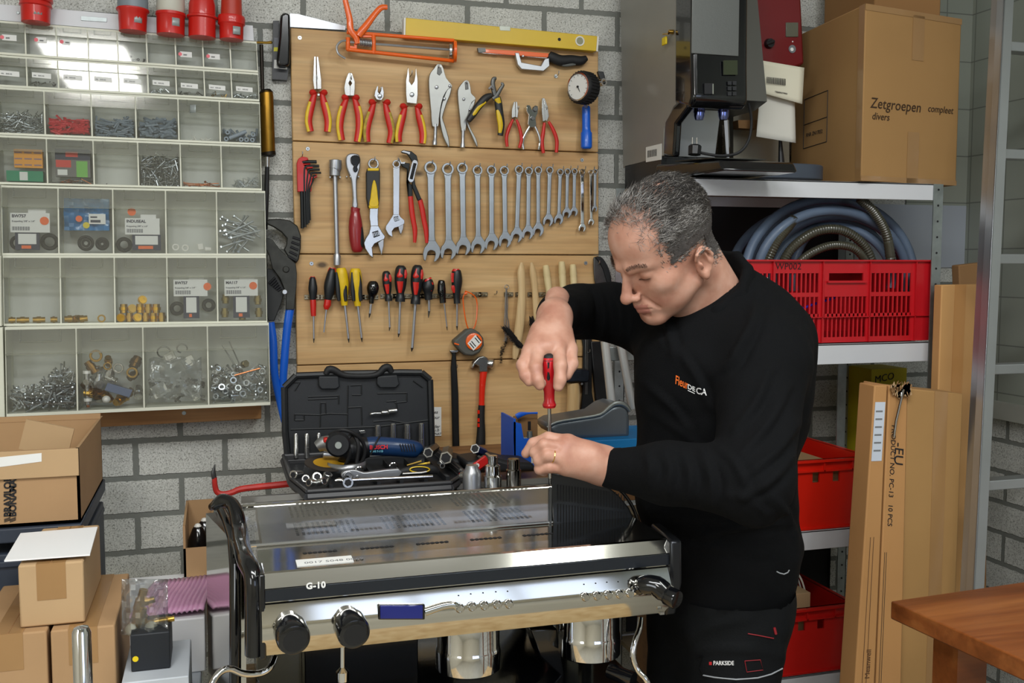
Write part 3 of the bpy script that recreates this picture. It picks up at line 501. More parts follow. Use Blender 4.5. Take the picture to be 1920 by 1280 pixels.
driver('stubby black and red screwdriver, ninth in the row',c7((1333,522),(1333,535),(1335,590),(1335,640),(1338,690)),[5,9,11.5,8,7],c7((1341,692),(1342,780)),[2.4,2.2],[bk,rd],(*c7((1325,660))[0],gclip+'stubby ninth screwdriver'),seams([(c7((1355,545),(1358,565),(1354,580)),[2,4.4,2]),(c7((1355,600),(1354,620)),[3,2.5]),(c7((1330,520),(1336,532)),[6,8])],9.6),tip=c7((1342,780),(1336,835)))
driver('slim all-black precision screwdriver, tenth in the row',c7((1440,532),(1440,545),(1442,620),(1447,660),(1452,715)),[3.5,6.5,8,6.4,6],c7((1462,720),(1484,905)),[1.6,1.2],[blackgl],(*c7((1433,658))[0],gclip+'slim tenth screwdriver'),tip=c7((1484,905),(1487,935)))
driver('black and red rounded screwdriver, last before the tape measure cord',c7((1560,447),(1560,465),(1564,540),(1562,620),(1564,680),(1566,720)),[6,9,10.5,8,6.4,6.6],c7((1566,720),(1565,900)),[2,1.8],[bk,rd],(*c7((1552,658))[0],gclip+'last rounded screwdriver'),seams([(c7((1530,475),(1528,500),(1530,550)),[3,3,2.4]),(c7((1534,575),(1536,600),(1542,635)),[3,4,1.5]),(c7((1558,443),(1558,462)),[5.5,8.6])],8),tip=c7((1565,900),(1566,935)))
# tape measure on an orange cord
t=thing('tape_measure','orange and grey tape measure hanging from an orange cord below the clips','tape measure',base(885,668))
q=[W(873,550,YB-.02),W(868,560,YB-.02),W(873,600,YB-.02),W(879,617,YB-.015),W(887,617,YB-.015),W(893,600,YB-.02),W(893,560,YB-.02),W(874,546,YB-.022)]
MB().tube(cr(q,4,True)+[q[0]],.0018,6).lathe([(-.004,.004),(.004,.004)],W(873,550,YB-.02),(1,0,.3),8).build('cord',orangepl,t)
MB().pf(c8((110,620),(135,600),(205,540),(245,532),(290,560),(318,600),(322,650),(290,700),(240,722),(190,715),(160,690),(125,650)),YB-.036,.034,0,1).build('case',mat('grey rubber',(84,84,78),.6),t,bevel=.005)
f=MB().lathe([(0,.0235),(.005,.023),(.006,.021)],W(*c8((250,622))[0],YB-.036),(0,-1,0),28,0).pf(c8((118,630),(150,640),(148,648),(118,640)),YB-.038,.004,0)
f.build('cover',orangepl,t); l=MB().pf(c8((262,575),(305,625),(248,685),(207,635)),YB-.0428,.0008,0)
for i in range(5):
    a1=c8((222+i*12,632-i*12))[0]; a2=c8((252+i*12,668-i*12))[0]; 
    if i!=2: l.pt([a1,a2],YB-.0431,[.9,.9],4,1,.2)
l.build('sticker',[paper,ink],t)
for x,lb in((893,'empty spring clip right of the orange cord'),(905,'second empty spring clip right of the orange cord'),(953,'spring clip holding the thin steel wires'),(974,'spring clip holding the first wooden brush'),(997,'spring clip holding the second wooden brush'),(1018,'spring clip holding the yellow handle under the sleeve')): clipthing(x,551.5,lb,2.8)
tag(hook(MB(),927,551).build('wall_hook',zinc),'single bare screw hook between the empty clips and the wire bundle','hook')
# brushes
def brush(label,hp,hr,bris,extra=None):
    t=thing('scrub_brush',label,'brush',base(hp[-1][0],hp[-1][1])); MB().pt(hp,YB-.022,hr,14,0,.55,4).build('handle',beech,t)
    b=MB(); random.seed(3)
    (x0,y0),(x1,y1),ln,ang,wd=bris
    for i in range(420):
        f=random.random(); x=x0+(x1-x0)*f+random.uniform(-wd,wd); y=y0+(y1-y0)*f; a=R(ang+random.gauss(0,9)); l=ln*random.uniform(.7,1.05)
        d=.0015*random.uniform(-8,3); b.tube([W(x,y,YB-.024+d),W(x+math.cos(a)*l,y+math.sin(a)*l,YB-.026+d*1.4)],.0005,3,0,caps=False)
    b.build('bristles',mat('black bristle',(22,20,20),.7),t,smooth=False,recalc=False)
brush('wooden-handled brush whose black bristles point down left, beside the wire bundle',c8((580,80),(575,150),(580,260),(575,400),(560,540),(540,680),(530,742)),[3,7.5,7,8.5,9,7,4],((955+.0,618),(985,655),16,205,3))
brush('second wooden brush with black bristles, partly behind the raised hand',c8((645,80),(655,150),(668,260),(680,400),(690,520)),[3,6.5,6,7,7],((996,592),(1003,640),14,80,4))
for (a,b1,lb) in [((722,98),(752,330),'left'),((832,72),(845,330),'middle'),((908,92),(922,330),'right')]:
    x0,y0=a;x1,y1=b1; L=lambda f:(x0+20+(x1-x0)*f,y0+(y1-y0)*f)
    t=thing('file_handle',f'pale turned wooden tool handle above the black sleeve, {lb} of three','tool handle',base(*c8(L(1))[0]),'pale turned handles')
    MB().pt(c8(L(0),L(.03),L(.3),L(.34),L(.4),L(.75),L(1)),YB-.022,[3.8,6,7.2,6.4,7,6,7.4],16,0,1,1).build('handle',mat('pale turned wood',(226,206,156),.45,var=.06,vs=30,stretch=(1,1,.2)),t)
    MB().pt(c8(L(1),(L(1)[0]+6,L(1)[1]+420)),YB-.022,[2.4,2],8).build('shaft',darksteel,t)
t=thing('wire_bundle','bundle of thin steel wires with small black brush tips hanging from a hook','wires',base(948,690))
b=MB(); random.seed(5)
for i in range(16):
    x=949.5+random.uniform(-1,1); q=[(x,540),(x+random.uniform(-2.5,2.5),575),(x+random.uniform(-5,6),610),(x+random.uniform(-5,12),640)]
    b.pt(q,YB-.014-.001*random.random()*6,[.35]*4,4,0,1,5)
b.torus(W(950,538,YB-.014),(0,1,0),.006,.001,14,5).build('wire',satin,t)
b=MB()
for (xa,ya,xb,yb) in((951,633,943,660),(941,648,939,682)):
    for i in range(160):
        f=random.random(); p=W(xa+(xb-xa)*f,ya+(yb-ya)*f,YB-.016); d=V((random.gauss(0,1),random.gauss(0,1),random.gauss(0,.3))).normalized()*.0045; b.tube([p,p+d],.0004,3,caps=False)
b.build('tube_brush',MT['black bristle'],t,smooth=False,recalc=False)
# big pliers left of board
t=thing('large_pump_pliers','huge worn pump pliers with long blue handles beside the bin cabinet','pliers',W(528,765,YW-.04)); Yp=YW-.05
dk=mat('worn black steel',(60,60,56),.42,.6,var=.25,vs=40)
MB().pf(c7((40,60),(60,45),(150,42),(230,55),(290,100),(318,180),(316,280),(300,370),(280,400),(210,340),(180,290),(200,250),(205,200),(160,150),(100,110),(45,85)),Yp-.012,.016,0,1).build('upper_jaw',dk,t,bevel=.003)
MB().pf(c7((40,190),(90,210),(150,290),(210,345),(275,400),(285,480),(282,580),(262,770),(195,770),(200,640),(150,520),(90,440),(60,330),(35,280)),Yp-.018,.012,0,1).lathe([(0,.009),(.004,.008)],W(*c7((197,447))[0],Yp-.018),(0,-1,0),16).lathe([(0,.007),(.003,.007)],W(*c7((187,628))[0],Yp-.018),(0,-1,0),14,1).build('lower_jaw',[dk,steel],t,bevel=.002)
b=MB().pf(c7((45,440),(110,450),(190,610),(160,720),(105,860),(55,860),(40,800)),Yp-.004,.012,0).build('handle_shank',mat('black paint',(36,37,36),.5),t,bevel=.002)
b=MB()
for i in range(5): b.pt(c7((250-i*9,190+i*38),(312-i*8,210+i*42)),Yp-.0125,[2.4,2.4],6,0)
for i in range(6): b.pt(c7((60+i*14,560+i*12),(110+i*10,510+i*18)),Yp-.006,[2,2],6,0)
b.build('jaw_teeth',ink,t)
MB().pt([(544,578),(538,620),(533,680),(531,720),(533,775)],Yp-.008,[8,7.6,7.4,7,7],14,0,.6,3).build('handle_grip',bluepl,t)
MB().pt([(507,604),(512,640),(514,690),(519,725),(534,790)],Yp-.008,[7.4,7.4,7.2,7,7],14,0,.6,3).build('handle_grip',bluepl,t)
# bottom row: pry bar, claw hammer, sledge, axe bar
t=thing('pry_bar','slim dark steel pry bar hanging left of the red-handled hammer','pry bar',base(852,845))
MB().pf(c8((85,685),(148,683),(128,705),(135,800),(146,980),(150,1200),(154,1375),(108,1378),(104,1200),(100,1000),(95,800),(104,712)),YB-.018,.012,0).build('bar',mat('dark bar steel',(44,45,46),.42,.7,var=.1),t,bevel=.003)
MB().pf(c8((85,683),(148,681),(138,698),(98,698)),YB-.019,.004).build('ground_edge',steel,t,bevel=.001); hook(MB(),*c8((122,800))[0]).build('hook',zinc,t)
t=thing('claw_hammer','claw hammer with a steel head and a red and black fibre handle','hammer',base(898,860))
MB().pf(c8((235,805),(250,765),(285,730),(320,722),(345,735),(355,760),(345,800),(345,830),(290,830),(285,790),(262,780),(245,808)),YB-.03,.022,0,1).lathe([(0,.0115),(.014,.013),(.018,.0115)],W(*c8((345,770))[0],YB-.02),(.9,-.45,-.15),20).build('head',steel,t,bevel=.003)
MB().pt(c8((318,825),(310,900),(305,1000),(304,1060)),YB-.02,[7.4,6.4,5.6,5.8],14,0,.8,3).build('handle',mat('bright red',(232,44,20),.3,coat=.4),t)
g=MB().pt(c8((304,1058),(300,1150),(300,1250),(296,1330),(296,1420)),YB-.02,[6.4,7,8.4,9.4,9],14,0,.8,3)
for y in(1105,1160,1195): g.pt(c8((283,y-12),(283,y+12)),YB-.027,[2.4,2.4],6,1)
g.build('handle_grip',[blackrub,MT['bright red']],t)
t=thing('sledge_hammer','sledge hammer with a black head and pale wooden handle behind the screwdriver hand','hammer',base(1075,815))
MB().pf(c8((868,830),(890,808),(960,815),(1040,815),(1048,835),(1045,890),(1030,905),(960,900),(890,905),(868,890)),YB-.062,.046,0,0).build('head',mat('blackened iron',(30,36,46),.45,.5,var=.3,vs=60),t,bevel=.005)
MB().pt(c8((932,905),(935,1000),(930,1100),(930,1250)),YB-.04,[11.5,12.5,12.5,13],16,0,.8,3).build('handle',beech,t)
s=MB()
for x in(897,990): s.lathe([(0,.003),(.002,.0034)],W(*c8((x,912))[0],YB-.03),(0,-1,0),10).tube([W(*c8((x,912))[0],YB)+V((0,.003,0)),W(*c8((x,912))[0],YB-.03)],.0018,6)
s.build('hanging_pin',zinc,t)
t=thing('flat_bar','broad dark iron bar flaring at its foot, right of the sledge hammer','bar',base(1098,780))
MB().pf([(1091,630),(1110,630),(1110,735),(1118,778),(1088,780),(1093,735),(1094,650)],YB-.014,.010,0).pf([(1097,630),(1104,630),(1103,740),(1096,740)],YB-.0145,.003,1).build('blade',[MT['dark bar steel'],darksteel],t,bevel=.0015); hook(MB(),1100,660).build('hook',zinc,t)
t=thing('hand_axe','grey steel blade standing behind the board edge above the black sleeve','blade',base(1130,560))
MB().pf(c8((1072,60),(1085,42),(1120,40),(1150,70),(1180,130),(1195,210),(1160,240),(1100,240),(1078,200)),YB-.012,.006,0,2).build('blade',darksteel,t,bevel=.002); MB().pf(c8((1085,42),(1120,40),(1150,70),(1180,130),(1195,210),(1165,215),(1140,130),(1105,70)),YB-.016,.006,0,2).build('edge_guard',blackrub,t,bevel=.001)
hook(MB(),1118,495).build('hook',zinc,t)
# wall note
l=MB().pbox(808,763,827.5,817,YB-.003,.002,0)
for tx,x,y in(('tjes',809,775),('tour',809,785),('uder',809,802),('u.b',813,808.5),('OPNAT',808,815)): l.text(tx,W(x,y,YB-.0036),W(830,y,YB)-W(800,y+.1,YB),(0,0,1),.0125 if tx!='OPNAT' else .0085,1,shear=.25)
tag(l.build('paper_note',[paper,ink]),'white handwritten note half hidden by the open black case','note')
for i,(x,y) in enumerate([(942,778),(992,772)]):
    b=MB(); p=W(x,y,YB); b.tube([p+V((0,.003,0)),p+V((-.012,-.03,.004))],.0014,6)
    if i==0: b.lathe([(0,.005),(.003,.005)],p+V((0.004,-.006,0)),(1,-1,0),10,1); tag(b.build('wall_nail',[zinc,mat('teal plug',(60,150,150),.5)]),'bare nail with a teal plug between the hammer and the blue box','nail')
# white legs and dark things right of the board
# ---------------- tilt-bin units on the left ----------------
acr=acrylic('clear bin acrylic',(252,253,252),.07,.025,.05); acr2=acrylic('frosted lip acrylic',(244,245,240),.10,.10,.10)
backm=mat('bin inside',(212,213,206),.6)
class Row:
    def __init__(s,tl,tr,br,bl,div,dep,name,tp=4,bt=4):
        s.Y=YW-dep; s.dep=dep; s.c=[W(*p,s.Y) for p in(tl,tr,br,bl)]; my=(tl[1]+bl[1])/2
        s.h=(s.c[0]-s.c[3]).length
        xs=[tl[0] if tl[0]>bl[0] else (tl[0]+bl[0])/2]+div+[(tr[0]+br[0])/2]
        x0=W(xs[0],my,s.Y).x; x1=W(xs[-1],my,s.Y).x; s.us=[(W(x,my,s.Y).x-x0)/(x1-x0) for x in xs]
        s.v0=bt*sc(240,my,s.Y)/s.h; s.v1=1-tp*sc(240,my,s.Y)/s.h
        s.t=thing('tilt_bin_unit',name,'storage bins',s.P(.5,0,0),'stacked tilt-bin units')
        f=MB(); wd=.0028/(x1-x0)
        def q(u0,u1,v0,v1,d0,d1): f.prism([s.P(u0,v0,d0),s.P(u1,v0,d0),s.P(u1,v1,d0),s.P(u0,v1,d0)],(0,d1-d0,0))
        q(0,1,0,s.v0,0,dep-.004); q(0,1,s.v1,1,0,dep-.004)
        for i,u in enumerate(s.us): a=max(0,u-wd*.55); b=min(1,u+wd*.55); q(a,b,s.v0,s.v1,0,dep-.004)
        k0=len(f.f); q(0,1,s.v0,s.v1,dep*.55,dep*.55+.003); f.m[k0:]=[1]*(len(f.f)-k0)
        f.build('frame',[creampl,backm],s.t)
        s.n=len(div)+1; s.w=wd
        for i in range(s.n):
            b=MB(); u0,u1=s.us[i]+wd*.6,s.us[i+1]-wd*.6; vl=s.v1-(s.v1-s.v0)*.30
            p=lambda a,b2,c,d,y0,y1,m: b.prism([s.P(a,c,y0),s.P(b2,c,y0),s.P(b2,d,y0),s.P(a,d,y0)],(0,y1-y0,0),m)
            p(u0,u1,s.v0,vl,.002,.0032,0); p(u0,u1,vl,s.v1,-.004,-.0026,1)
            p(u0,u1,vl,vl+.012,-.006,.003,1)
            for fr in(.2,.78): u=u0+(u1-u0)*fr; p(u,u+wd*.6,s.v1-(s.v1-vl)*.5,s.v1,-.006,.006,1)
            p(u0+(u1-u0)*.2,u0+(u1-u0)*.78,s.v1-(s.v1-vl)*.5,s.v1-(s.v1-vl)*.46,-.0065,.004,1)
            p(u0,u0+wd*.5,s.v0,vl,.004,min(.05,dep*.6),1); p(u1-wd*.5,u1,s.v0,vl,.004,min(.05,dep*.6),1)
            b.build('bin',[acr,acr2],s.t)
    def P(s,u,v,d): a,b,c,e=s.c; q=(e*(1-u)+c*u)*(1-v)+(a*(1-u)+b*u)*v; return q+V((0,d,0))
    def B(s,i,u,v,d):    # inside bin i
        u0,u1=s.us[i]+s.w*1.3,s.us[i+1]-s.w*1.3; vv=s.v0+(s.v1-s.v0)*v; return s.P(u0+(u1-u0)*u,vv,d)
rows=[Row((-14,37.5),(481,78),(484,136),(-12,101),[47.5,106,165,220.5,275,329,380.5,432],.075,'top tilt-bin unit of nine tiny bins, below the red connectors'),
Row((-12,102),(484,137),(486.5,190),(-10,162),[50,109,167,222,277,330,383,434],.078,'second tilt-bin unit of nine tiny bins with long white labels'),
Row((-9,162.5),(487,191.5),(489,272),(-6,252),[83.5,171.5,254.5,334.5,412],.10,'third tilt-bin unit of six bins, with red and grey wall plugs'),
Row((-5,253),(489,273),(491,357),(-2,345),[88,175.5,259,338.5,415],.102,'fourth tilt-bin unit of six bins, with an orange box and screws'),
Row((2,347),(497,358),(499,479),(4,478.5),[109.6,212,311,406.5],.13,'tilt-bin unit of five bins with product cards and long bolts'),
Row((5,479),(499,479.5),(501,605),(7,611),[113.5,215,313.5,407.5],.132,'tilt-bin unit of five bins with brass couplings'),
Row((9,613),(504,605),(507,759),(12,782),[144,269,390],.16,'lowest tilt-bin unit of four large bins full of loose hardware',5,6)]
f=MB()
for (a,b,c,d) in [((-12,614),(5,613),(9,783),(-12,784)),((-12,479),(1,479),(3,611),(-12,612)),((-12,347),(-1,347),(0,478),(-12,478))]: f.pf([a,b,c,d],YW-.15,.14)
tag(f.build('neighbouring_bin_unit',creampl),'sliver of a neighbouring cream bin unit at the far left edge','storage bins')
# contents
random.seed(11)
def rod(b,p,d,l,r,m=0,head=0,hm=0,n=5):
    d=d.normalized(); b.tube([p-d*l/2,p+d*l/2],r,n,m)
    if head: b.lathe([(0,head),(head*.6,head*.8)],p+d*l/2,d,7,hm)
def pile(r,i,label,m,n,L,rr,top,u=(0,1),head=0,cat='screws',name='screws',dm=(.005,.03),vert=.5,prof=None,kind='stuff',rings=0):
    b=MB(); t=thing
    for k in range(n):
        uu=random.uniform(*u); f=prof(uu) if prof else 1; v=random.random()**.8*top*f+.03
        p=r.B(i,uu,v,random.uniform(*dm)); d=V((random.gauss(0,1),random.gauss(0,.35),random.gauss(0,vert)))
        l=L*random.uniform(.7,1.15)
        a=r.B(i,.04,0,0).x; z=r.B(i,.96,0,0).x; zb=r.B(i,.5,.0,0).z
        dn=d.normalized(); hx=abs(dn.x)*l/2; hz=abs(dn.z)*l/2; p.x=min(max(p.x,a+hx),z-hx) if z-a>2*hx else (a+z)/2; p.z=max(p.z,zb+hz+rr); p.y=max(p.y,r.Y+.0045+abs(dn.y)*l/2+rr)
        if rings and random.random()<rings: b.ring(p,V((random.gauss(0,.5),-1,random.gauss(0,.5))),rr*2.6,rr*1.4,rr*1.5,8,random.randrange(len(m)) if isinstance(m,list) else 0)
        else: rod(b,p,d,l,rr,random.randrange(len(m)) if isinstance(m,list) else 0,head)
    # settle fill behind so no gaps show
    o=b.build(name,m,smooth=True,recalc=False); return tag(o,label,cat,None,kind)
hump=lambda c,w: (lambda u: max(.15,1-abs(u-c)/w))
R3,R4,R5,R6,R7=rows[2:7]
gp=mat('grey wall plug',(128,140,152),.5); rp=mat('red wall plug',(214,52,62),.5); lz=mat('bright zinc',(222,228,232),.3,.8); dkz=mat('dull steel',(128,128,124),.4,.9)
pile(R3,0,'heap of fine steel nails in a plastic bag in the leftmost bin of the third unit',[lz,dkz],170,.03,.0007,.42,head=.0014,cat='nails',name='nails')
pile(R3,1,'heap of red wall plugs in the second bin of the third unit',rp,120,.026,.0026,.36,cat='wall plugs',name='wall_plugs',vert=.25)
pile(R3,2,'heap of grey wall plugs in the third bin of the third unit',gp,90,.034,.0026,.42,cat='wall plugs',name='wall_plugs',vert=.35)
pile(R3,3,'heap of larger grey wall plugs in the fourth bin of the third unit',gp,60,.04,.0038,.45,cat='wall plugs',name='wall_plugs',vert=.25)
pile(R3,4,'few white plugs at the bottom of the otherwise empty fifth bin of the third unit',whitepl,8,.012,.0018,.02,(.3,.75),cat='wall plugs',name='wall_plugs')
for u,v in((.12,.08),(.52,.08),(.66,.08),(.82,.08),(.16,.25),(.84,.22)):
    p=R3.B(5,u,v,.006); tag(MB().ring(p,V((0,1,.1)),.0058,.0026,.02,14).build('wall_plug',mat('pale grey plug',(160,172,188),.5)),'pale grey wall plug seen end-on, '+{.12:'at the lower left',.52:'leftmost of three at the lower right',.66:'middle of three at the lower right',.82:'rightmost of three at the lower right',.16:'above the lower left one',.84:'small one above the lower right three'}[u],'wall plug','end-on grey plugs')
p=R3.B(5,.42,.2,.012); tag(MB().tube([p+V((-.02,0,-.009)),p+V((.022,.004,.01))],.0048,12).build('wall_plug',MT['pale grey plug']),'pale grey wall plug lying diagonally above the end-on ones','wall plug')
pile(R3,5,'grey plugs heaped behind the end-on ones in the rightmost bin',gp,26,.02,.0034,.3,cat='wall plugs',name='wall_plugs',dm=(.03,.04))
def card(r,i,u0,u1,v0,v1,mats,label,decor=None,d=.006,th=.004,cat='box',name='small_box'):
    b=MB(); q=[r.B(i,u0,v0,d),r.B(i,u1,v0,d),r.B(i,u1,v1,d),r.B(i,u0,v1,d)]; b.prism(q,(0,th,0),0)
    def rect(a,c,e,g,m,k=1): b.prism([r.B(i,u0+(u1-u0)*a,v0+(v1-v0)*e,d-.0005*k),r.B(i,u0+(u1-u0)*c,v0+(v1-v0)*e,d-.0005*k),r.B(i,u0+(u1-u0)*c,v0+(v1-v0)*g,d-.0005*k),r.B(i,u0+(u1-u0)*a,v0+(v1-v0)*g,d-.0005*k)],(0,.0005,0),m)
    if decor: decor(rect,b)
    return tag(b.build(name,mats),label,cat)
og=mat('orange carton',(236,160,48),.6); gr=mat('green carton',(20,140,100),.6); grn=mat('light green print',(120,190,84),.6); gy=mat('grey print',(110,108,106),.6); rdp=mat('red print',(214,60,48),.6)
nvy=mat('navy card',(30,34,62),.5); osk=mat('orange sticker',(244,110,44),.6); lbl=mat('lilac print',(150,120,130),.7)
def orb(rect,b):
    for k,y in enumerate((.12,.45,.78)):
        for a in(.02,.36,.7): rect(a,a+.26,y,y+.07,1)
card(R4,0,.3,.93,.34,.76,[og,lbl],'small orange printed carton above the green one in the leftmost bin','' or orb,th=.02)
card(R4,0,.12,.93,.03,.27,[gr,paper],'flat green carton with a white label at the bottom of the leftmost bin',lambda rc,b: rc(.36,.58,.1,.9,1),th=.03)
def decB(rc,b): rc(0,1,.62,1,1);rc(.3,.65,.72,.9,2,2);rc(.02,.45,.34,.6,2);rc(.6,.92,.0,.58,3);rc(.06,.34,.06,.26,4)
card(R4,1,.14,.95,.16,.8,[gy,nvy,rdp,grn,paper],'dark grey carton printed with red and green panels in the second bin',decB,th=.02)
pile(R4,1,'few bronze screws lying under the dark grey carton',[dkz,copper],16,.03,.0009,.06,head=.002,vert=.1)
pile(R4,2,'single flat grey strip at the bottom of the empty third bin',dkz,1,.02,.0015,.01,(.2,.3),name='metal_strip',cat='strip',vert=.02,kind='thing')
pile(R4,3,'dense heap of pale zinc screws in the fourth bin of the fourth unit',[zinc,dkz],230,.03,.0011,.66,head=.0024,vert=1)
pile(R4,4,'few long copper screws lying flat in the fifth bin of the fourth unit',copper,12,.05,.0011,.06,head=.0034,vert=.06)
pile(R4,5,'small heap of bluish fine screws in the right corner of the sixth bin',[lz,zinc],70,.018,.0007,.3,(.3,1),head=.0014,vert=.8,prof=lambda u:u)
# labels on the two tiny-bin units (sub-parts of bins)
def binkid(r,i): return [o for o in r.t.children if o.name.startswith('bin')][i]
for i,(u,lr) in enumerate([(.3,.85),(.38,.75),(.1,.42),None,None,None,(.1,.6),(.12,.6),None][:9] if 0 else []): pass
for i,u0,u1,v0 in((0,.25,.75,.42),(1,.32,.7,.42),(2,.12,.42,.42),(6,.12,.6,.3),(7,.14,.62,.3)):
    b=MB(); r=rows[0]; b.prism([r.B(i,u0,v0,.0008),r.B(i,u1,v0,.0008),r.B(i,u1,v0+.2,.0008),r.B(i,u0,v0+.2,.0008)],(0,.0006,0),0)
    b.lathe([(0,.0045),(.0006,.0045)],r.B(i,u0,v0+.1,.0012),(0,-1,0),14,1); b.text('3000',r.B(i,u0+.12,v0+.06,0),(1,0,0),(0,0,1),.0045,2)
    b.build('label',[paper,mat('pink sticker',(240,120,130),.6),ink],binkid(r,i))
for i in range(9):
    b=MB(); r=rows[1]; v0=.34 if i<6 else .3; b.prism([r.B(i,.12,v0,.0008),r.B(i,.8,v0-.02,.0008),r.B(i,.8,v0+.17,.0008),r.B(i,.12,v0+.19,.0008)],(0,.0006,0),0)
    b.text('M%d    %s'%(3+i,'RVS A2'),r.B(i,.18,v0+.05,0),(1,0,-.02),(0,0,1),.0042,1); b.build('label',[paper,mat('grey ink',(120,122,124),.7)],binkid(r,i))
for r,i,n,mm,w in((0,3,8,dkz,'grey steel clips'),(0,4,8,dkz,'flat grey washers'),(1,1,9,dkz,'grey split pins'),(1,5,12,lz,'bright zinc nuts'),(1,6,8,dkz,'dark set screws'),(1,7,6,[brass,lz],'brass and zinc rings'),(1,8,26,[zinc,lz],'zinc countersunk screws')):
    pile(rows[r],i,f'{w} at the bottom of tiny bin {["one","two","three","four","five","six","seven","eight","nine"][i]} of the {["top","second"][r]} unit',mm,n,.012,.0014,.16,head=.0026,rings=.35,dm=(.006,.02))
# product cards
def hcard(r,i,u0,u1,v0,v1,code,lab,stk,lower):
    t=thing('product_card',lab,'product card',r.B(i,(u0+u1)/2,v0,.006))
    b=MB(); q=lambda a,c,e,g,d,m,th=.0008: b.prism([r.B(i,a,e,d),r.B(i,c,e,d),r.B(i,c,g,d),r.B(i,a,g,d)],(0,th,0),m)
    q(u0,u1,v0,v1,.005,0); q(u0+(u1-u0)*.45,u0+(u1-u0)*.9,v1,v1+.06,.006,0)
    sx=r.B(i,1,0,0).x-r.B(i,0,0,0).x
    b.text(code,r.B(i,u0+.03,v1-.07,.0046),(1,0,0),(0,0,1),sx*.085,1,bold=.0003); b.text('Koppeling 3/8" x 1/4"',r.B(i,u0+.03,v1-.14,.0046),(1,0,0),(0,0,1),sx*.05,1)
    for k in range(22): a=u0+.03+k*.0155; q(a,a+(.009 if k%3 else .004),v0+.03,v0+.09,.0046,1,.0003)
    b.build('label_card',[paper,nvy],t)
    b=MB(); b.lathe([(0,sx*.085),(.0005,sx*.085)],r.B(i,*stk,.0044),(0,-1,0),20); b.build('round_sticker',osk,t)
    b=MB(); a,c=lower; q(a,c,.05,v0,.007,0,.003); q(a+.06,c-.06,.14,v0-.02,.0064,1,.0005); q(a+.12,c-.16,.07,.12,.0064,2,.0005); b.build('carton',[nvy,paper,osk],t)
hcard(R5,0,.12,.86,.32,.62,'BW757','white product card numbered BW757 on a navy carton in the leftmost card bin',(.76,.5),(.2,.66))
hcard(R5,2,.2,.9,.3,.56,'SWAGELOK' if 0 else 'INDUSEAL','white product card with a star picture in the third bin of the card unit',(.34,.66),(.34,.92))
hcard(R6,3,.1,.82,.4,.66,'BW757','white product card on a navy carton in the fourth bin of the brass unit',(.82,.55),(.3,.64))
hcard(R6,4,.12,.84,.4,.66,'MA117','white product card numbered MA117 in the last bin of the brass unit',(.74,.56),(.3,.66))
def bulk(r,i,u,v,d,sx,sz,m,nm,lab,cat,ring=True,sy=.03,dep=.045):
    b=MB(); p=r.B(i,u,v,dep if not d else d)
    if ring: b.torus(p,(0,1,.1),sx,sz,22,8)
    else: b.ball(p,(sx,sy,sz),14)
    tag(b.build(nm,m),lab,cat)
for (r,i,u,v,a,c_,w) in((R5,0,.22,.16,.014,.004,'left of the BW757 carton'),(R5,0,.82,.18,.016,.005,'right of the BW757 carton'),(R5,2,.16,.14,.014,.005,'left of the star card'),(R6,3,.16,.2,.013,.005,'left of the navy carton in the brass unit'),(R6,3,.84,.25,.012,.005,'right of the navy carton in the brass unit')):
    bulk(r,i,u,v,.03,a,c_,blackrub,'rubber_ring','black rubber ring lying '+w,'rubber ring')
# blue bag with rings
b=MB(); random.seed(4)
n=9; g=[[R5.B(1,.06+.88*x/n,.36+.5*y/n,.010+.006*math.sin(x*2.1+y)+.004*random.random()) for x in range(n+1)] for y in range(n+1)]
b.add([p for rr in g for p in rr]+[p+V((0,.02,0)) for rr in g for p in rr],[(y*(n+1)+x,y*(n+1)+x+1,(y+1)*(n+1)+x+1,(y+1)*(n+1)+x) for x in range(n) for y in range(n)]+[((n+1)**2+y*(n+1)+x,(n+1)**2+(y+1)*(n+1)+x,(n+1)**2+(y+1)*(n+1)+x+1,(n+1)**2+y*(n+1)+x+1) for x in range(n) for y in range(n)])
tag(b.build('blue_bag',mat('shiny blue bag',(30,120,180),.22,coat=.4,var=.5,vs=14),recalc=False),'crumpled shiny blue plastic bag in the second bin of the card unit','bag')
card(R5,1,.55,.88,.46,.62,[paper,nvy],'small white barcode label on the blue bag',lambda rc,b: (rc(.1,.7,.15,.4,1),rc(.1,.5,.6,.75,1)),d=.005,th=.0008,cat='label',name='price_label')
for u,v,m,w in((.36,.54,osk,'round orange sticker left of the barcode label on the blue bag'),(.5,.44,mat('yellow sticker',(226,206,40),.6),'round yellow-green sticker below the orange one on the blue bag')): tag(MB().lathe([(0,.0075),(.0006,.0075)],R5.B(1,u,v,.0048),(0,-1,0),18).build('round_sticker',m),w,'sticker')
for u,v,rr,w in((.48,.16,.015,'large'),(.8,.15,.012,'smaller')): tag(MB().torus(R5.B(1,u,v,.012),(0,1,0),rr,.004,24,8).torus(R5.B(1,u,v,.012),(0,1,0),rr*.5,.003,20,8).build('rubber_seal',blackrub),f'{w} black round seal under the blue bag','seal')
for u,v,w in((.16,.1,'first'),(.36,.09,'second')): tag(MB().ring(R5.B(3,u,v,.006),(0,1,0),.009,.0048,.012,6 if 0 else 12).build('plastic_nut',whitepl,bevel=.001),f'white plastic nut seen end-on, {w} from the left in the fourth card-unit bin','nut')
tag(MB().obox(R5.B(3,.68,.11,.014),(.007,0,.001),(0,.007,0),(-.001,0,.008)).build('plastic_nut',whitepl,bevel=.002),'white plastic cap standing beside the ringed plug','cap')
tag(MB().lathe([(0,.006),(.01,.006),(.012,.005),(.014,.005)],R5.B(3,.83,.07,.012)+V((-.006,0,0)),(1,0,0),12).build('plastic_plug',whitepl),'white ringed plastic plug lying at the right of the fourth card-unit bin','plug')
